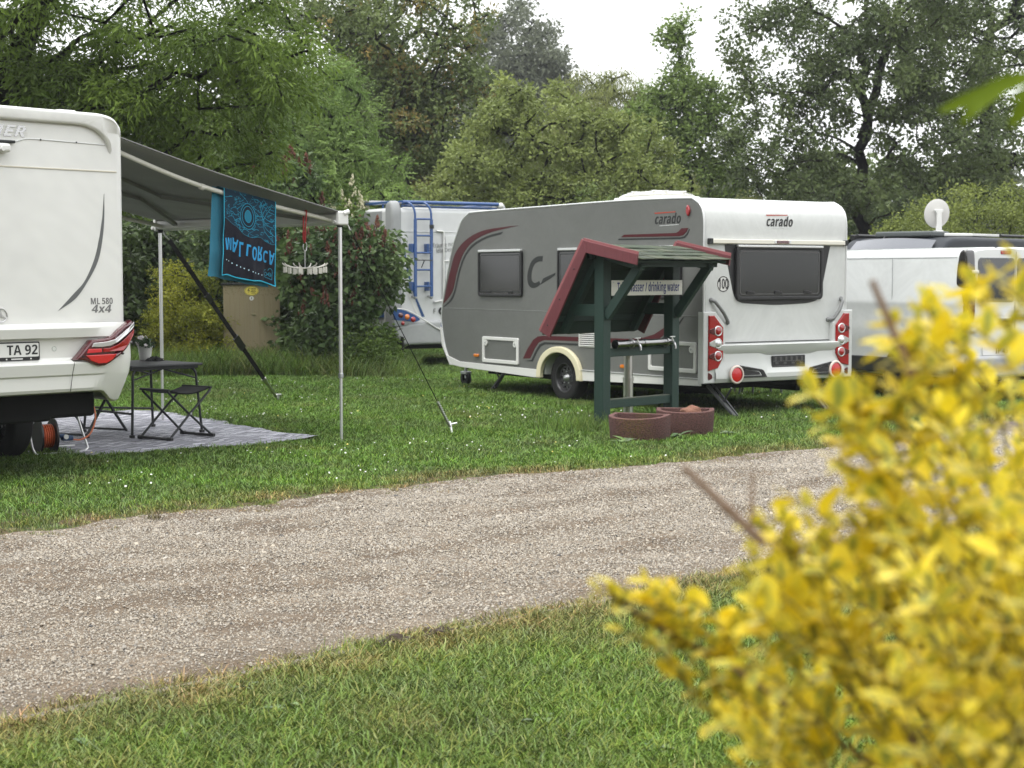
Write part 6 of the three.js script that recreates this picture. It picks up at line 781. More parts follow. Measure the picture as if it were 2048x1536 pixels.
function plant(name, label, category, pos, o) {
  const T = thing(name, label, category, pos, 0, o.group), { nodes, leafy, sc, r } = grow(o), cl = CL[o.leaf], sets = cl.map(() => [[], []]), q = new THREE.Quaternion(), e = new THREE.Euler();
  part(T, o.shrub ? 'stems' : 'trunk', woodGeo(nodes, sc, o.sides ?? 6), o.bark ?? barkDark);
  const per = o.per ?? 3, sp = o.spread ?? 0.3, S = o.size ?? 1, base = o.colors;
  for (const [p, f] of leafy) for (let i = 0; i < per; i++) {
    const k = (r() * cl.length) | 0, s = S * (0.7 + 0.6 * r()), c = p.clone().add(V((r() + r() - 1) * sp, (r() + r() - 1) * sp * 0.8, (r() + r() - 1) * sp)); if (c.y < 0.05) c.y = 0.05 + r() * 0.3;
    sets[k][0].push(new THREE.Matrix4().compose(c, q.setFromEuler(e.set((r() - 0.5) * (o.tilt ?? 1), r() * 6.28, (r() - 0.5) * (o.tilt ?? 1))), V(s, s, s)).clone());
    const m = clamp(0.5 + 0.5 * noise3(c.x * (o.patch ?? 0.7) + o.seed, c.y * (o.patch ?? 0.7), c.z * (o.patch ?? 0.7)) + (r() - 0.5) * 0.5, 0, 1), col = C(...base[0]).lerp(C(...base[1]), m);
    if (o.accent) { const h = noise3(c.x * 0.8 + 5, c.y * 0.8, c.z * 0.8 + o.seed * 3); if (h > o.accent[1] - 0.5 * r() * 0.6) col.lerp(C(...o.accent[0]), 0.25 + 0.5 * r()); }
    col.multiplyScalar(0.85 + 0.3 * r()); sets[k][1].push(col);
  }
  if (sets.every((s) => s[0].length)) { const cr = new THREE.Group(); cr.name = o.shrub ? 'foliage' : 'crown'; cr.userData.kind = 'stuff'; T.add(cr); sets.forEach(([m, c], k) => stuffInst(cr, 'leaves', cl[k], leafM, m, c)); }
  return { T, nodes, leafy, r };
}
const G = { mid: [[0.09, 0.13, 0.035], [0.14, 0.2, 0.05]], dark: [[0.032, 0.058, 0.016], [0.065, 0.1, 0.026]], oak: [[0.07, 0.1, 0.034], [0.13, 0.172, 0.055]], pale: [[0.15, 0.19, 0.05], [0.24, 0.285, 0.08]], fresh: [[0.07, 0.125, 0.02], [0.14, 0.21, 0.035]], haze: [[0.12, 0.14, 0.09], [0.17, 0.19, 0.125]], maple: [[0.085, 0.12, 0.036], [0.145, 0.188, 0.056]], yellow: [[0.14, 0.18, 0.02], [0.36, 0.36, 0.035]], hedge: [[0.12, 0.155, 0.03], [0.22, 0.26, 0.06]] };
// left: big overhanging tree
plant('broadleaf_tree', 'large overhanging tree with dark drooping branches above the left motorhome', 'tree', [-7.3, 0, -22], { seed: 1, leaf: 'narrow', trunkR: 0.24, limb: 0.55, stems: [[V(0, 0, 0), V(0.5, 7.5, 0.4)], [V(0.15, 3.2, 0.1), V(1.9, 6.6, 1.2)]], firstBranch: 2.6, lobes: [[0.4, 6.5, 0, 3.6, 3, 2.8, 110], [2.6, 5.2, 0.6, 2.2, 1.7, 1.8, 95], [2.9, 3.9, 0.3, 1.7, 1.1, 1.4, 80], [-0.6, 4.2, 0.4, 2.0, 1.2, 1.6, 60], [1.2, 3.6, -0.4, 1.6, 0.9, 1.2, 60]], minY: 2.5, per: 8, spread: 0.36, colors: [[0.07, 0.118, 0.016], [0.165, 0.245, 0.036]], arch: 0.2, bark: barkDark });
plant('acacia_tree', 'fresh light green feathery tree between the awning and the orange tinged maple', 'tree', [-3.9, 0, -31], { seed: 2, leaf: 'pinnate', trunkR: 0.12, trunkH: 4, leanX: 0.2, firstBranch: 1.5, lobes: [[0.0, 4.4, 0, 1.1, 1.4, 1.1, 90], [0.6, 3.2, 0.3, 1.2, 1.0, 1.0, 80], [-0.7, 3.3, 0, 1.2, 1.2, 1.0, 70], [0.7, 2.3, 0.2, 0.9, 0.7, 0.9, 40]], per: 6, spread: 0.26, colors: [[0.11, 0.18, 0.04], [0.2, 0.29, 0.07]], size: 1.15 });
// maples with orange shoots
plant('maple_tree', 'tall dark green maple left of its orange tinged neighbour behind the awning', 'tree', [-5.0, 0, -43], { seed: 3, leaf: 'broad', trunkR: 0.2, trunkH: 7, leanX: 0.3, firstBranch: 2.2, lobes: [[0, 7.2, 0, 2.6, 2.2, 2, 120], [-0.8, 4.8, 0.4, 2.4, 1.8, 1.8, 90], [1.0, 5.2, 0.6, 2, 2, 1.6, 80], [0.3, 3.0, 0.2, 2.4, 1.4, 1.6, 70]], per: 4, spread: 0.42, colors: G.maple, accent: [[0.24, 0.18, 0.05], 0.85], bark: barkM });
plant('maple_tree', 'tall maple with orange shoots standing left of the hazy far tree', 'tree', [-2.75, 0, -42], { seed: 4, leaf: 'broad', trunkR: 0.2, trunkH: 7.2, leanX: 0.3, firstBranch: 2.2, lobes: [[0.1, 7.6, 0, 2.0, 2.0, 1.9, 110], [0.6, 5.6, 0.5, 1.9, 1.9, 1.6, 90], [-0.8, 5.4, 0.2, 1.8, 2.0, 1.6, 80], [0, 3.2, 0.2, 1.9, 1.5, 1.5, 70]], per: 4, spread: 0.42, colors: G.maple, accent: [[0.36, 0.23, 0.06], 0.62], bark: barkM });
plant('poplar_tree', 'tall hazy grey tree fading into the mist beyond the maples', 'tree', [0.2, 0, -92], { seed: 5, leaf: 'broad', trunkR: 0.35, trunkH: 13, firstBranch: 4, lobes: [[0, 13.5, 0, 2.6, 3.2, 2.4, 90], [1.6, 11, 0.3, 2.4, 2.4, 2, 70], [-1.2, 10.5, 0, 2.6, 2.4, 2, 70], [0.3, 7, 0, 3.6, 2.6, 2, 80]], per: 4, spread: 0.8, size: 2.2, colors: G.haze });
plant('hazel_tree', 'broad pale green bushy tree rising behind the grey caravan', 'tree', [0.85, 0, -36], { seed: 6, leaf: 'broad', stems: [[V(0, 0, 0), V(0.2, 3.4, 0)], [V(0.1, 0, 0), V(-1.2, 3.2, 0.3)], [V(-0.1, 0, 0), V(1.5, 3.4, 0.2)]], trunkR: 0.12, firstBranch: 0.8, lobes: [[-0.2, 4.6, 0, 1.7, 1.1, 1.3, 90], [-1.6, 3.2, 0.4, 1.2, 1.3, 1.2, 80], [1.5, 3.8, 0.3, 1.4, 1.2, 1.2, 90], [0.2, 2.6, 0.6, 2.4, 1.4, 1.2, 110], [-0.9, 5.2, -0.2, 0.5, 0.6, 0.5, 22]], per: 5, spread: 0.2, colors: G.pale, size: 0.85, arch: 0.22, patch: 1.3 });
plant('willow_tree', 'yellowish weeping willow top hanging behind the slim tree', 'tree', [2.9, 0, -50], { seed: 7, leaf: 'weeping', trunkR: 0.2, trunkH: 7, firstBranch: 3, lobes: [[0, 6.8, 0, 1.6, 1.0, 1.2, 60], [-0.4, 5.4, 0.2, 1.9, 1.4, 1.3, 90], [0.8, 4, 0.2, 2, 1.6, 1.2, 80]], per: 8, spread: 0.35, tilt: 0.3, size: 1.5, colors: [[0.15, 0.18, 0.05], [0.23, 0.25, 0.08]] });
plant('alder_tree', 'slim upright tree with a narrow top behind the caravan roof light', 'tree', [4.6, 0, -42], { seed: 8, leaf: 'broad', trunkR: 0.11, trunkH: 7.6, leanX: -0.25, firstBranch: 1.6, lobes: [[-0.35, 7.6, 0, 0.22, 0.8, 0.25, 16], [-0.25, 6.0, 0, 0.85, 0.8, 0.8, 55], [-1.1, 5.0, 0.2, 1.0, 0.9, 0.9, 55], [0.5, 5.4, 0.2, 0.9, 1.1, 0.9, 45], [0.1, 3.4, 0.3, 1.5, 1.3, 1, 80]], per: 4, spread: 0.3, colors: [[0.11, 0.17, 0.04], [0.19, 0.265, 0.065]], bark: barkM, size: 0.95 });
plant('oak_tree', 'big dark oak with a forked trunk to the right of the caravan', 'tree', [8.55, 0, -40], { seed: 9, leaf: 'oak', trunkR: 0.15, limb: 0.6, stems: [[V(0, 0, 0), V(0.1, 9, 0)], [V(0.02, 5.0, 0), V(0.9, 8.4, 0.2)]], firstBranch: 2.4, lobes: [[0, 9.0, 0, 2.8, 1.8, 2.2, 110], [-1.9, 7.0, 0.2, 1.6, 1.3, 1.3, 75], [1.9, 7.4, 0.2, 1.7, 1.4, 1.3, 75], [0, 6.2, 0.8, 1.6, 1.0, 1, 60], [0.3, 7.0, 0.6, 1.0, 1.0, 0.8, 35], [-2.0, 4.8, 0.3, 1.5, 1.0, 1.2, 65], [2.0, 5.0, 0.3, 1.7, 1.1, 1.2, 65], [-1.3, 3.4, 0.4, 1.6, 0.9, 1.1, 60], [1.6, 3.6, 0.2, 1.6, 0.9, 1.1, 50]], per: 3, spread: 0.24, colors: G.oak, bark: mat([0.2, 0.145, 0.105], { roughness: 0.95, map: barkTex }) });
plant('oak_tree', 'dark narrow oak at the far right edge above the clipped hedge', 'tree', [12.6, 0, -44], { seed: 10, leaf: 'oak', trunkR: 0.2, trunkH: 9, leanX: 0.2, firstBranch: 3, lobes: [[0, 9.4, 0, 1.9, 2, 1.8, 90], [-1, 7, 0.2, 1.3, 1.4, 1.2, 60], [1, 6.6, 0.2, 1.5, 1.4, 1.2, 60], [-0.6, 4.6, 0.4, 1.6, 1.2, 1.2, 60], [0.9, 4.0, 0.3, 1.6, 1.2, 1.2, 50]], per: 3, spread: 0.25, colors: G.oak, bark: barkDark });
// rows beyond that close the view
const farSpots = [[-27, -78, 9], [-19, -72, 10], [-13, -66, 8.4], [-8.6, -58, 8.2], [-5.5, -70, 10.5], [-1.5, -60, 6.6], [3.4, -64, 6.4], [7, -62, 5.6], [11, -58, 5.6], [15.5, -66, 6], [20, -70, 6.5]];
const farNames = ['at the far left behind the overhanging tree', 'second from the left beyond the motorhome', 'dark and rounded behind the awning', 'behind the feathery acacia', 'tallest of the row behind the maples', 'low and broad behind the hazel', 'behind the willow', 'between the slim tree and the oak', 'behind the big oak trunk', 'right of the big oak trunk', 'at the far right behind the narrow oak'];
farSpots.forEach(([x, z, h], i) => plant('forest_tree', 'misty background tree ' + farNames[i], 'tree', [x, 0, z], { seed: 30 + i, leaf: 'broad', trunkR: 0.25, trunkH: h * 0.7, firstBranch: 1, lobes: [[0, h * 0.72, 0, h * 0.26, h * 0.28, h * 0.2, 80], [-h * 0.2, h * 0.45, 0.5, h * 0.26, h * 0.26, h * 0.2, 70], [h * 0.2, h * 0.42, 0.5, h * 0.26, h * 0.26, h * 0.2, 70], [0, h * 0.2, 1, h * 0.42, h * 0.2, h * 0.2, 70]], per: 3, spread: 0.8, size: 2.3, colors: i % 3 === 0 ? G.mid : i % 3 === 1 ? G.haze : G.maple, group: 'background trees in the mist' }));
// trees of the same site on the camera's side of the road, mirrored in the caravans' windows
[[-15, 9, 9, 'left'], [-8.5, 13, 10, 'half left'], [-2, 15, 9.5, 'straight'], [5, 14, 10, 'half right'], [11.5, 10, 9.5, 'right'], [-20, 0, 9, 'far left'], [17, 3, 9, 'far right']].forEach(([x, z, h, w], i) => plant('park_tree', 'broad park tree standing out of view ' + w + ' behind the camera', 'tree', [x, 0, z], { seed: 80 + i, leaf: 'broad', trunkR: 0.25, trunkH: h * 0.7, firstBranch: 1, lobes: [[0, h * 0.72, 0, h * 0.3, h * 0.28, h * 0.22, 90], [-h * 0.22, h * 0.42, 0, h * 0.28, h * 0.28, h * 0.2, 80], [h * 0.22, h * 0.4, 0, h * 0.28, h * 0.28, h * 0.2, 80], [0, h * 0.16, 0, h * 0.45, h * 0.16, h * 0.2, 70]], per: 3, spread: 0.8, size: 2.3, colors: G.mid, group: 'park trees behind the camera' }));
// shrubs
const sh = (name, label, x, z, R, h, o) => plant(name, label, o.cat ?? 'shrub', [x, 0, z], { shrub: true, leaf: 'small', stems: [0, 1, 2, 3].map((k) => [V(Math.cos(k * 1.7) * 0.12, 0, Math.sin(k * 1.7) * 0.12), V(Math.cos(k * 1.7) * R * 0.35, h * 0.6, Math.sin(k * 1.7) * R * 0.35)]), trunkR: 0.035, firstBranch: 0.1, lobes: [[0, h * 0.58, 0, R, h * 0.42, R * 0.8, 90], [R * 0.3, h * 0.3, 0.15, R * 0.9, h * 0.28, R * 0.8, 60], [-R * 0.3, h * 0.3, 0.1, R * 0.9, h * 0.28, R * 0.8, 60]], per: 4, spread: 0.24, ...o });
sh('hedge_shrub', 'dark green hedge shrub behind the left motorhome light', -8.2, -27.2, 1.2, 2.3, { seed: 50, colors: G.dark, per: 5, leaf: 'lilac' });
sh('hedge_shrub', 'dark green hedge shrub left of the yellow shrub, behind the far awning pole', -6.7, -28.4, 1.1, 2.6, { seed: 51, colors: G.dark, per: 5, leaf: 'lilac' });
sh('hedge_shrub', 'dark green hedge shrub filling the gap above the power cabinet', -4.7, -28.8, 1.1, 2.7, { seed: 52, colors: G.dark, per: 5, leaf: 'lilac' });
sh('golden_shrub', 'yellow leaved shrub between the far awning pole and the power cabinet', -5.45, -27.3, 0.62, 1.85, { seed: 53, colors: G.yellow, size: 0.62, per: 6, spread: 0.16 });
function seedheads(P, n, seed, col, minY, share) { // upright tufts of dry seed heads on the outer twigs
  const r = rng(seed), m = mat(col, { roughness: 0.95 }), ends = P.leafy.filter(([p, f]) => f > 0.99 && p.y > minY && p.z > -0.5); const g = []; for (let k = 0; k < 14; k++) g.push(new THREE.OctahedronGeometry(0.013 + 0.008 * r(), 0).scale(1, 1.7, 1).translate((r() - 0.5) * 0.08 * (1 - k / 18), 0.012 * k, (r() - 0.5) * 0.08 * (1 - k / 18))); const geo = merge(g);
  for (let i = 0; i < n && ends.length; i++) { const [p] = ends.splice((r() * ends.length) | 0, 1)[0], o = part(P.T, 'seed_head', geo, m); o.position.copy(p).add(V((r() - 0.5) * 0.1, 0.05 + 0.06 * r(), 0.12 * r())); o.rotation.set((r() - 0.5) * 0.8, r() * 6.28, (r() - 0.5) * 0.8); const s = 0.8 + 0.9 * r(); o.scale.set(s, s, s); }
}
seedheads(sh('lilac_shrub', 'lilac shrub with brown seed heads in front of the blue ladder motorhome', -2.78, -26.9, 0.95, 2.5, { seed: 54, lobes: [[-0.05, 1.75, 0, 0.9, 0.72, 0.7, 110], [0.35, 1.75, 0.1, 0.62, 0.5, 0.5, 45], [-0.35, 0.9, 0.1, 0.65, 0.7, 0.6, 70], [-0.1, 0.5, 0.2, 0.7, 0.4, 0.5, 40]], colors: [[0.05, 0.092, 0.026], [0.105, 0.16, 0.045]], leaf: 'lilac', per: 3 }), 110, 541, [0.1, 0.034, 0.02], 0.9);
seedheads(sh('lilac_shrub', 'tall lilac shrub with red brown seed heads above the awning roof', -4.1, -28.4, 1.0, 3.9, { seed: 55, colors: [[0.05, 0.092, 0.026], [0.1, 0.155, 0.045]], leaf: 'lilac', per: 3 }), 70, 551, [0.1, 0.034, 0.02], 1.8);
seedheads(sh('elder_shrub', 'shrub with cream flower heads above the awning corner', -2.95, -29.6, 0.6, 3.1, { seed: 56, colors: G.fresh, leaf: 'small', per: 4 }), 26, 561, [0.5, 0.47, 0.32], 2.3);
sh('hedge_shrub', 'low bright green shrub at the foot of the lilac beside the motorhome corner', -2.55, -26.6, 0.55, 0.8, { seed: 57, colors: G.fresh, per: 4 });
sh('hedge', 'tall clipped light green hedge behind the dark camper van', 8.9, -30.6, 2.1, 3.35, { seed: 58, colors: G.hedge, cat: 'hedge', lobes: [[0, 2.0, 0, 2.1, 1.25, 1.0, 230], [-1.3, 1.5, 0.3, 1.5, 1.1, 0.9, 130], [1.6, 1.7, 0.3, 1.6, 1.2, 0.9, 130], [0, 0.8, 0.4, 3, 0.8, 0.7, 90]], per: 6, spread: 0.24, size: 0.95 });
sh('hedge', 'light green hedge mound at the right end of the row, over the white van roof', 11.6, -31.2, 1.6, 3.2, { seed: 59, colors: G.hedge, cat: 'hedge', lobes: [[0, 1.9, 0, 1.6, 1.2, 1.0, 160], [-0.9, 1.3, 0.3, 1.4, 1.1, 0.9, 100]], per: 6, spread: 0.24 });
sh('hazel_shrub', 'yellowish green shrub just above the caravan roof, left of the oak trunk', 4.7, -35, 1.7, 3.3, { seed: 60, colors: [[0.11, 0.125, 0.035], [0.17, 0.18, 0.055]], per: 5 });
sh('hazel_shrub', 'mid green shrub behind the roof of the caravan, below the pale hazel tree', 2.2, -33.5, 1.7, 3.3, { seed: 61, colors: G.mid, per: 5 });
sh('hazel_shrub', 'dark shrub below the maples behind the blue roof rail', -1.2, -39, 2.0, 3.4, { seed: 62, colors: G.dark, per: 5, spread: 0.35, leaf: 'broad' });
sh('hazel_shrub', 'dark shrub behind the white flowered elder', -3.6, -38, 1.8, 3.4, { seed: 63, colors: G.dark, per: 5, spread: 0.35, leaf: 'broad' });
sh('hazel_shrub', 'dark undergrowth shrub beside the big oak trunk', 7.6, -42, 1.9, 3.0, { seed: 64, colors: G.dark, per: 5, spread: 0.35, leaf: 'broad' });
sh('hazel_shrub', 'dark undergrowth shrub right of the big oak trunk', 10.8, -43, 2.0, 3.2, { seed: 65, colors: G.dark, per: 5, spread: 0.35, leaf: 'broad' });

// ---------------------------------------------------------------- broad-leaved weeds in the lawn
function lobedLeaf(L, W, curl, seed) { const N = 8, pos = [], idx = []; for (let i = 0; i <= N; i++) { const f = i / N, w = W * Math.pow(Math.sin(PI * Math.pow(f, 0.75)), 0.8) * 0.5 * (1 + 0.08 * Math.sin(f * 20 + seed)), y = L * 0.55 * Math.sin(f * 1.35) * (1 - curl * f) , z = L * f; for (const s of [-1, 0, 1]) pos.push(s * w, y + (s ? 0.1 * w : 0) - 0.0, z); } for (let i = 0; i < N; i++) for (let k = 0; k < 2; k++) { const a = i * 3 + k; idx.push(a, a + 1, a + 3, a + 1, a + 4, a + 3); } const g = new THREE.BufferGeometry(); g.setAttribute('position', new THREE.Float32BufferAttribute(pos, 3)); g.setIndex(idx); g.computeVertexNormals(); return g; }
const weedLeaves = [lobedLeaf(1, 0.42, 0.5, 1), lobedLeaf(1, 0.5, 0.75, 2), lobedLeaf(1, 0.36, 0.3, 3)], weedM = [[0.07, 0.13, 0.045], [0.11, 0.19, 0.035], [0.13, 0.18, 0.09]].map((c) => mat(c, { roughness: 0.5, side: THREE.DoubleSide, transmission: 0.2, thickness: 0 }));
const weeds = [['dock weed with an upright bright leaf in the front lawn left of centre', -0.88, -5.95, 0.115, 9], ['broad leaved weed in the front lawn near the kerb at the left', -1.08, -6.3, 0.13, 8], ['pale broad leaved weed by the bottom left corner of the lawn', -1.42, -5.5, 0.12, 6], ['grey leaved weed in the middle of the front lawn', 0.12, -5.85, 0.1, 7], ['small weed in the front lawn beside the lowest yellow shoot', 0.42, -5.9, 0.11, 8], ['broad weed in the front lawn under the long yellow branch', 0.85, -7.3, 0.14, 10], ['pale weed at the bottom edge of the front lawn', 0.5, -5.45, 0.1, 6], ['weed with dark leaves in the front lawn close to the kerb, right of the clods', -0.1, -6.5, 0.09, 6], ['dock weed with long glossy leaves between the two planters', 1.62, -16.2, 0.22, 9], ['dark leaved weed at the front of the algae stained planter', 1.1, -15.72, 0.17, 8], ['small weed at the right foot of the plain planter', 2.2, -16.55, 0.16, 7]];
weeds.forEach(([label, x, z, s, n], i) => { const r = rng(700 + i), T = thing('weed', label, 'weed', [x, 0.0, z], 0, 'weeds in the lawn'); for (let k = 0; k < n; k++) { const o = part(T, 'leaf', weedLeaves[(r() * 3) | 0], weedM[i === 0 && k < 2 ? 1 : (r() * 3) | 0]); const q = s * (i < 8 ? 0.72 : 1) * (0.45 + 0.75 * r()); o.scale.set(q, q * (i === 0 && k < 2 ? 1.5 : 0.35 + 0.75 * r()), q); o.rotation.y = k / n * 6.28 + r() * 0.6; o.position.set((r() - 0.5) * s * 0.5, 0.022, (r() - 0.5) * s * 0.5); } });
{ const T = thing('grass_clump', 'dry grass clump growing in the gravel near the far side of the road', 'grass', [-2.4, 0.012, -10.75]), g = bladeTuft(410, 60, 0.06, 0.03, 0.1, 0.004, 0.9); const o = part(T, 'blades', g, (() => { const m = grassM.clone(); m.color = C(0.16, 0.14, 0.05); return m; })()); o.userData.kind = 'stuff'; }
[[-0.52, -7.05, 'dark earth clod on the kerb, the left one of the pair'], [-0.33, -7.22, 'dark earth clod on the kerb, the right one of the pair']].forEach(([x, z, label], i) => { const g = new THREE.IcosahedronGeometry(0.09, 4), p = g.attributes.position; for (let k = 0; k < p.count; k++) { const v = V(p.getX(k), p.getY(k), p.getZ(k)), n = 1 + 0.35 * noise3(v.x * 14 + i * 9, v.y * 14, v.z * 14) + 0.18 * noise3(v.x * 45, v.y * 45, v.z * 45 + i); p.setXYZ(k, v.x * n * 1.2, v.y * n * 0.5, v.z * n * 0.8); } g.computeVertexNormals(); const o = tag(part(scene, numbered('earth_clod'), g, mat([0.045, 0.03, 0.022], { roughness: 1 })), label, 'clod'); o.position.set(x, 0.015, z); o.rotation.y = 0.7; });
// ---------------------------------------------------------------- golden privet in the foreground
{
  const T = thing('privet_bush', 'yellow and green variegated privet bush out of focus at the lower right', 'bush', [0.8, 0, -1.8]), O = V(0.8, 0, -1.8);
  // leaf: curved blade with a green heart and a yellow margin
  const leaf = (seed, heart) => { const r = rng(seed), N = 7, pos = [], col = [], idx = [], Y = C(0.88, 0.66, 0.012), Y2 = C(0.84, 0.72, 0.06), Gn = C(0.13, 0.2, 0.05); for (let i = 0; i <= N; i++) { const f = i / N, w = 0.5 * Math.pow(Math.sin(PI * Math.pow(clamp(f, 0.001, 0.999), 0.85)), 0.7) * 0.6; for (const s of [-1, -0.55, 0, 0.55, 1]) { pos.push(s * w, f, 0.06 * Math.abs(s) * (w * 2) - 0.14 * f * f + 0.02 * Math.sin(f * 9 + s * 2 + seed)); const h = heart * sstep(1 - Math.abs(s) + 0.12 * noise2(f * 4 + seed, s * 3), 0.25, 0.75) * sstep(f, 0, 0.15) * (1 - sstep(f, 0.75, 0.97)); const c = Y.clone().lerp(Y2, r()).lerp(Gn, clamp(h, 0, 1)); col.push(c.r, c.g, c.b); } } for (let i = 0; i < N; i++) for (let k = 0; k < 4; k++) { const a = i * 5 + k; idx.push(a, a + 1, a + 5, a + 1, a + 6, a + 5); } const g = new THREE.BufferGeometry(); g.setAttribute('position', new THREE.Float32BufferAttribute(pos, 3)); g.setAttribute('color', new THREE.Float32BufferAttribute(col, 3)); g.setIndex(idx); g.computeVertexNormals(); return g; };
  const kinds = [leaf(1, 0.1), leaf(2, 0.6), leaf(3, 0.9), leaf(4, 1), leaf(5, 0.25), leaf(6, 1)];
  const lm = mat([1, 1, 1], { roughness: 0.5, vertexColors: true, side: THREE.DoubleSide, transmission: 0.46, thickness: 0, specularIntensity: 0.6 }); lm.roughness = 0.88;
  const stemM = mat([0.16, 0.11, 0.07], { roughness: 0.9 }), twigM = mat([0.2, 0.13, 0.09], { roughness: 0.9 });
  const r = rng(910), leaves = [], stems = [], twigs = [], q = new THREE.Quaternion(), up = V(0, 1, 0);
  const shoot = (tip, from, L, size = 0.04, dense = 1) => { // leafy shoot ending at tip, coming from the bush
    const dir = tip.clone().sub(from), len = dir.length(); dir.normalize(); const mid = from.clone().lerp(tip, 0.55).add(V((r() - 0.5) * 0.06, 0.03 * r(), (r() - 0.5) * 0.06)), cv = new THREE.QuadraticBezierCurve3(from, mid, tip);
    twigs.push(new THREE.TubeGeometry(cv, 8, 0.0012 + len * 0.003, 5)); const n = Math.max(3, Math.round(L / 0.021 * dense)), a0 = r() * 6.28;
    for (let i = 0; i < n; i++) { const f = 1 - (i / n) * Math.min(1, L / len), p = cv.getPoint(f), t = cv.getTangent(f), side = new THREE.Vector3().crossVectors(t, Math.abs(t.y) > 0.9 ? V(1, 0, 0) : up).normalize(); for (const s of [0, PI]) { const d = side.clone().applyAxisAngle(t, a0 + i * 1.571 + s + (r() - 0.5) * 0.5), w = i === 0 ? 0.55 : 1.0, ld = d.multiplyScalar(w).addScaledVector(t, 0.55 + 0.3 * r()).add(V(0, 0.1 + 0.15 * r(), 0)).normalize(); leaves.push([p.clone(), ld, size * (i < 2 ? 0.5 + 0.35 * r() : 0.65 + 0.6 * r()), r() * 0.8 - 0.4 + (ld.y < 0 ? 0.4 : 0)]); } }
  };
  // tips of the shoots on the outline (x, y, z) and where each springs from
  const tipList = [[0.424,1.640,-1.47],[0.412,1.633,-1.52],[0.384,1.619,-1.49],[0.366,1.607,-1.53],[0.357,1.600,-1.53],[0.363,1.594,-1.44],[0.387,1.607,-1.43],[0.358,1.575,-1.56],[0.351,1.573,-1.47],[0.437,1.646,-1.47],[0.497,1.660,-1.59],[0.469,1.640,-1.51],[0.395,1.578,-1.56],[0.287,1.544,-1.51],[0.304,1.532,-1.53],[0.269,1.542,-1.45],[0.321,1.535,-1.53],[0.353,1.542,-1.57],[0.294,1.509,-1.51],[0.321,1.491,-1.55],[0.313,1.473,-1.54],[0.318,1.494,-1.44],[0.354,1.516,-1.55],[0.367,1.537,-1.52],[0.321,1.461,-1.48],[0.324,1.449,-1.43],[0.332,1.438,-1.57],[0.354,1.477,-1.51],[0.273,1.433,-1.55],[0.248,1.415,-1.57],[0.220,1.414,-1.54],[0.260,1.390,-1.58],[0.223,1.389,-1.49],[0.262,1.368,-1.56],[0.280,1.411,-1.50],[0.284,1.382,-1.58],[0.312,1.410,-1.57],[0.307,1.437,-1.45],[0.279,1.392,-1.45],[0.219,1.357,-1.46],[0.251,1.313,-1.58],[0.225,1.364,-1.50],[0.257,1.339,-1.53],[0.220,1.326,-1.48],[0.272,1.353,-1.51],[0.250,1.319,-1.49],[0.088,1.331,-1.62],[0.103,1.336,-1.62],[0.135,1.341,-1.62],[0.114,1.321,-1.62],[0.146,1.315,-1.62],[0.171,1.326,-1.62],[0.111,1.290,-1.62],[0.140,1.295,-1.62],[0.161,1.290,-1.62],[0.192,1.285,-1.62],[0.212,1.295,-1.62],[0.201,1.274,-1.62],[0.167,1.249,-1.62],[0.187,1.244,-1.62],[0.207,1.238,-1.62],[0.191,1.218,-1.62],[0.210,1.223,-1.56],[0.211,1.223,-1.62],[0.212,1.228,-1.48],[0.216,1.220,-1.44],[0.230,1.164,-1.57],[0.248,1.206,-1.59],[0.206,1.298,-1.44],[0.252,1.260,-1.56]];
  for (const [x, y, z] of tipList) { const tip = V(x, y, z).sub(O), back = (x < 0.2 ? 0.055 : 0.07) + 0.045 * r(), from = tip.clone().add(V(back * 0.8, -back * 0.75, -0.03 + 0.06 * (r() - 0.5))); shoot(tip, from, back * 1.1, x < 0.2 ? 0.033 : 0.036, 1.0); }
  // long low branch reaching left
  stems.push(new THREE.TubeGeometry(new THREE.CatmullRomCurve3([V(0.42, 1.12, -1.6), V(0.3, 1.2, -1.61), V(0.22, 1.255, -1.62), V(0.155, 1.29, -1.625), V(0.1, 1.325, -1.625)].map((p) => p.sub(O))), 24, 0.003, 5));
  // body of the bush: shoots filling its volume behind the outline
  const edge = [[1.0, 0.2], [1.186, 0.229], [1.241, 0.205], [1.279, 0.2], [1.308, 0.238], [1.346, 0.256], [1.393, 0.255], [1.431, 0.292], [1.459, 0.329], [1.497, 0.31], [1.534, 0.296], [1.553, 0.309], [1.581, 0.348], [1.618, 0.359], [1.645, 0.428], [1.68, 0.5], [1.8, 0.75]], rr = rng(77);
  const left = (y) => { for (let i = 1; i < edge.length; i++) if (y < edge[i][0]) return lerp(edge[i - 1][1], edge[i][1], clamp((y - edge[i - 1][0]) / (edge[i][0] - edge[i - 1][0]), 0, 1)); return 1; };
  for (let i = 0; i < 2600 && leaves.length < 6800; i++) { const d = 1.22 + rr() * 0.95, y = 0.82 + rr() * 0.86, x = rr() * 0.95, sx = x * 1.5 / d, sy = 1.65 + (y - 1.65) * 1.5 / d; if (sx < left(sy) + 0.025 || sx > 0.62 || y > 1.63 || (d < 1.42 && sx < left(sy) + 0.09)) continue; if (rr() < 0.75 * sstep(sy, 1.42, 1.54)) continue; const tip = V(x, y, -d).sub(O), back = 0.09 + 0.06 * rr(), from = tip.clone().add(V(back * (0.3 + 0.5 * rr()), -back * 0.9, -0.05 + 0.1 * (rr() - 0.5))); shoot(tip, from, back, 0.033 + 0.006 * rr(), 0.9); }
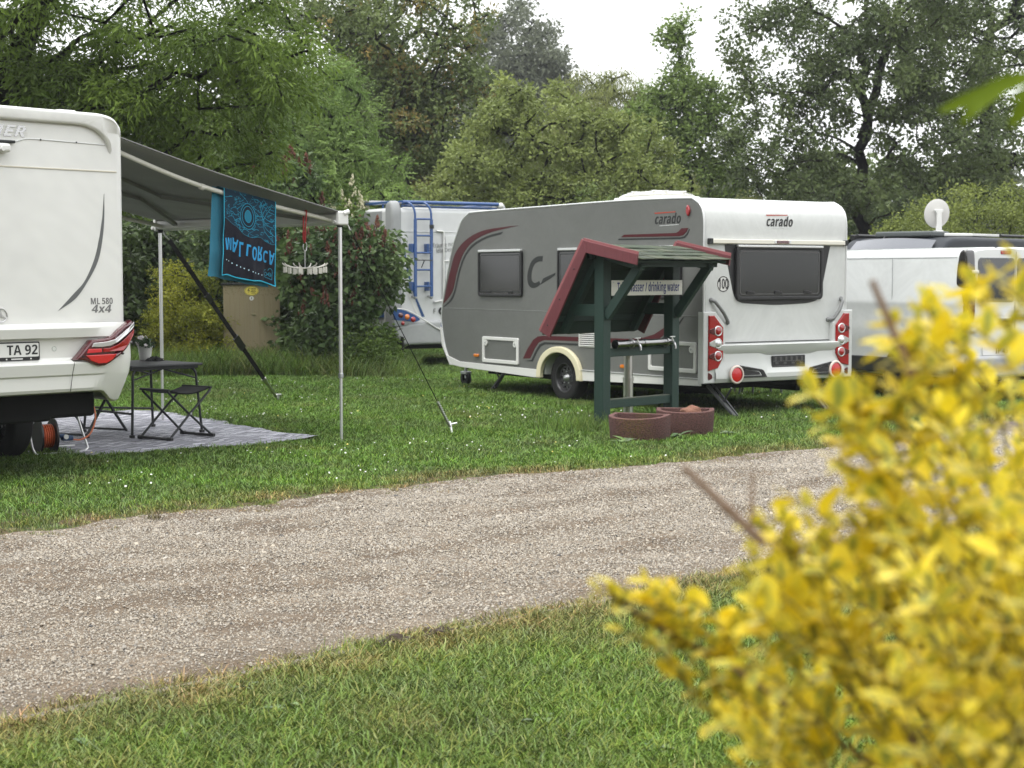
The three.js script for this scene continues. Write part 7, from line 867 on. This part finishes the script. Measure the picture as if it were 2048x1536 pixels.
  // main stems from the ground
  for (let k = 0; k < 9; k++) { const a = rr() * 6.28, x = 0.42 + rr() * 0.5, z = -1.7 - rr() * 0.5; stems.push(new THREE.TubeGeometry(new THREE.CatmullRomCurve3([V(0.8 + Math.cos(a) * 0.06, 0, -1.8 + Math.sin(a) * 0.06), V(lerp(0.8, x, 0.35), 0.5, lerp(-1.8, z, 0.35)), V(lerp(0.8, x, 0.75), 0.95, lerp(-1.8, z, 0.75)), V(x, 1.25, z)].map((p) => p.sub(O))), 24, 0.007, 6)); }
  part(T, 'stems', stems, stemM); part(T, 'young_shoots', twigs, mat([0.22, 0.2, 0.06], { roughness: 0.8 }));
  // bare trimmed twigs sticking out
  for (const [a, b, w] of [[[0.235, 1.4, -1.5], [0.159, 1.472, -1.5], 0.0042], [[0.231, 1.4, -1.55], [0.232, 1.46, -1.55], 0.0022], [[0.375, 1.55, -1.5], [0.333, 1.645, -1.5], 0.0042]]) part(T, 'bare_twig', [rod(V(...a).sub(O), V(...b).sub(O), w * 1.1, w * 0.75, 7), new THREE.SphereGeometry(w * 1.25, 7, 5).translate(...V(...a).lerp(V(...b), 0.45).sub(O).toArray())], twigM);
  // the leaves that show largest are parts of their own, the rest is one mass
  const eye = camera.position.clone().sub(O), seen = leaves.map((l) => { const w = l[0].clone().add(O), d = w.clone().sub(camera.position), px = d.x / -d.z, py = (d.y) / -d.z; const inF = px < 0.318 && px > -0.31 && py > -0.31 && py < 0.18; return { l, k: (inF ? 1 : 0.2) * l[2] / l[0].distanceTo(eye) }; }).sort((a, b) => b.k - a.k);
  const mtx = ([p, d, s, roll]) => { q.setFromUnitVectors(up, d); const m = new THREE.Matrix4().compose(p, q.clone().multiply(new THREE.Quaternion().setFromAxisAngle(up, faceUp(d) + roll)), V(s, s, s)); return m; };
  const faceUp = (d) => { const z = V(0, 0, 1).applyQuaternion(q), x = V(1, 0, 0).applyQuaternion(q); return Math.atan2(x.y, z.y); };
  seen.slice(0, 290).forEach(({ l }) => { const o = part(T, 'leaf', kinds[(r() * 6) | 0], lm); mtx(l).decompose(o.position, o.quaternion, o.scale); });
  const rest = seen.slice(290), sets = kinds.map(() => []); rest.forEach(({ l }) => sets[(r() * 6) | 0].push(mtx(l).clone()));
  const mass = new THREE.Group(); mass.name = 'foliage'; mass.userData.kind = 'stuff'; T.add(mass); sets.forEach((m, k) => stuffInst(mass, 'leaves', kinds[k], lm, m));
}
// ---------------------------------------------------------------- green leaves hanging in at the upper right
{
  const T = thing('overhanging_sapling', 'blurred bright green leaves hanging in at the upper right corner', 'sapling', [1.0, 0, -1.9]), O = V(1.0, 0, -1.9), m = mat([0.13, 0.19, 0.006], { roughness: 0.8, side: THREE.DoubleSide, specularIntensity: 0.4, transmission: 0.3, thickness: 0 });
  part(T, 'stem', [tube([[0, 0, 0], [0.02, 0.9, 0.02], [0, 1.7, 0.1], [-0.15, 1.88, 0.25], [-0.35, 1.88, 0.36], [-0.5, 1.833, 0.4]], 0.005, 60, 6)], mat([0.1, 0.09, 0.05], { roughness: 0.9 }));
  const blade = (pts, w) => { const cv = new THREE.CatmullRomCurve3(pts.map((p) => V(...p).sub(O))), N = 14, pos = [], idx = []; for (let i = 0; i <= N; i++) { const f = i / N, p = cv.getPoint(f), h = w * Math.pow(Math.sin(PI * Math.pow(clamp(f, 0.01, 0.99), 0.8)), 0.9), t = cv.getTangent(f), s = new THREE.Vector3().crossVectors(t, V(0.25, 0.2, 1)).normalize(); for (const k of [-1, 0, 1]) pos.push(p.x + s.x * h * k, p.y + s.y * h * k, p.z + s.z * h * k + 0.25 * h * Math.abs(k)); } for (let i = 0; i < N; i++) for (let k = 0; k < 2; k++) { const q = i * 3 + k; idx.push(q, q + 1, q + 3, q + 1, q + 4, q + 3); } const g = new THREE.BufferGeometry(); g.setAttribute('position', new THREE.Float32BufferAttribute(pos, 3)); g.setIndex(idx); g.computeVertexNormals(); return g; };
  part(T, 'leaf', blade([[0.5, 1.833, -1.5], [0.46, 1.828, -1.5], [0.43, 1.812, -1.49], [0.415, 1.797, -1.48], [0.405, 1.783, -1.48]], 0.0085), m);
  part(T, 'leaf', blade([[0.47, 1.83, -1.53], [0.44, 1.82, -1.53], [0.41, 1.807, -1.53], [0.398, 1.802, -1.53]], 0.006), m);
  part(T, 'leaf', blade([[0.5, 1.815, -1.46], [0.465, 1.815, -1.46], [0.44, 1.803, -1.46]], 0.006), m);
  part(T, 'leaf', blade([[0.5, 1.83, -1.5], [0.475, 1.81, -1.5], [0.462, 1.793, -1.5], [0.457, 1.783, -1.5]], 0.008), m);
}
renderer.render(scene, camera);
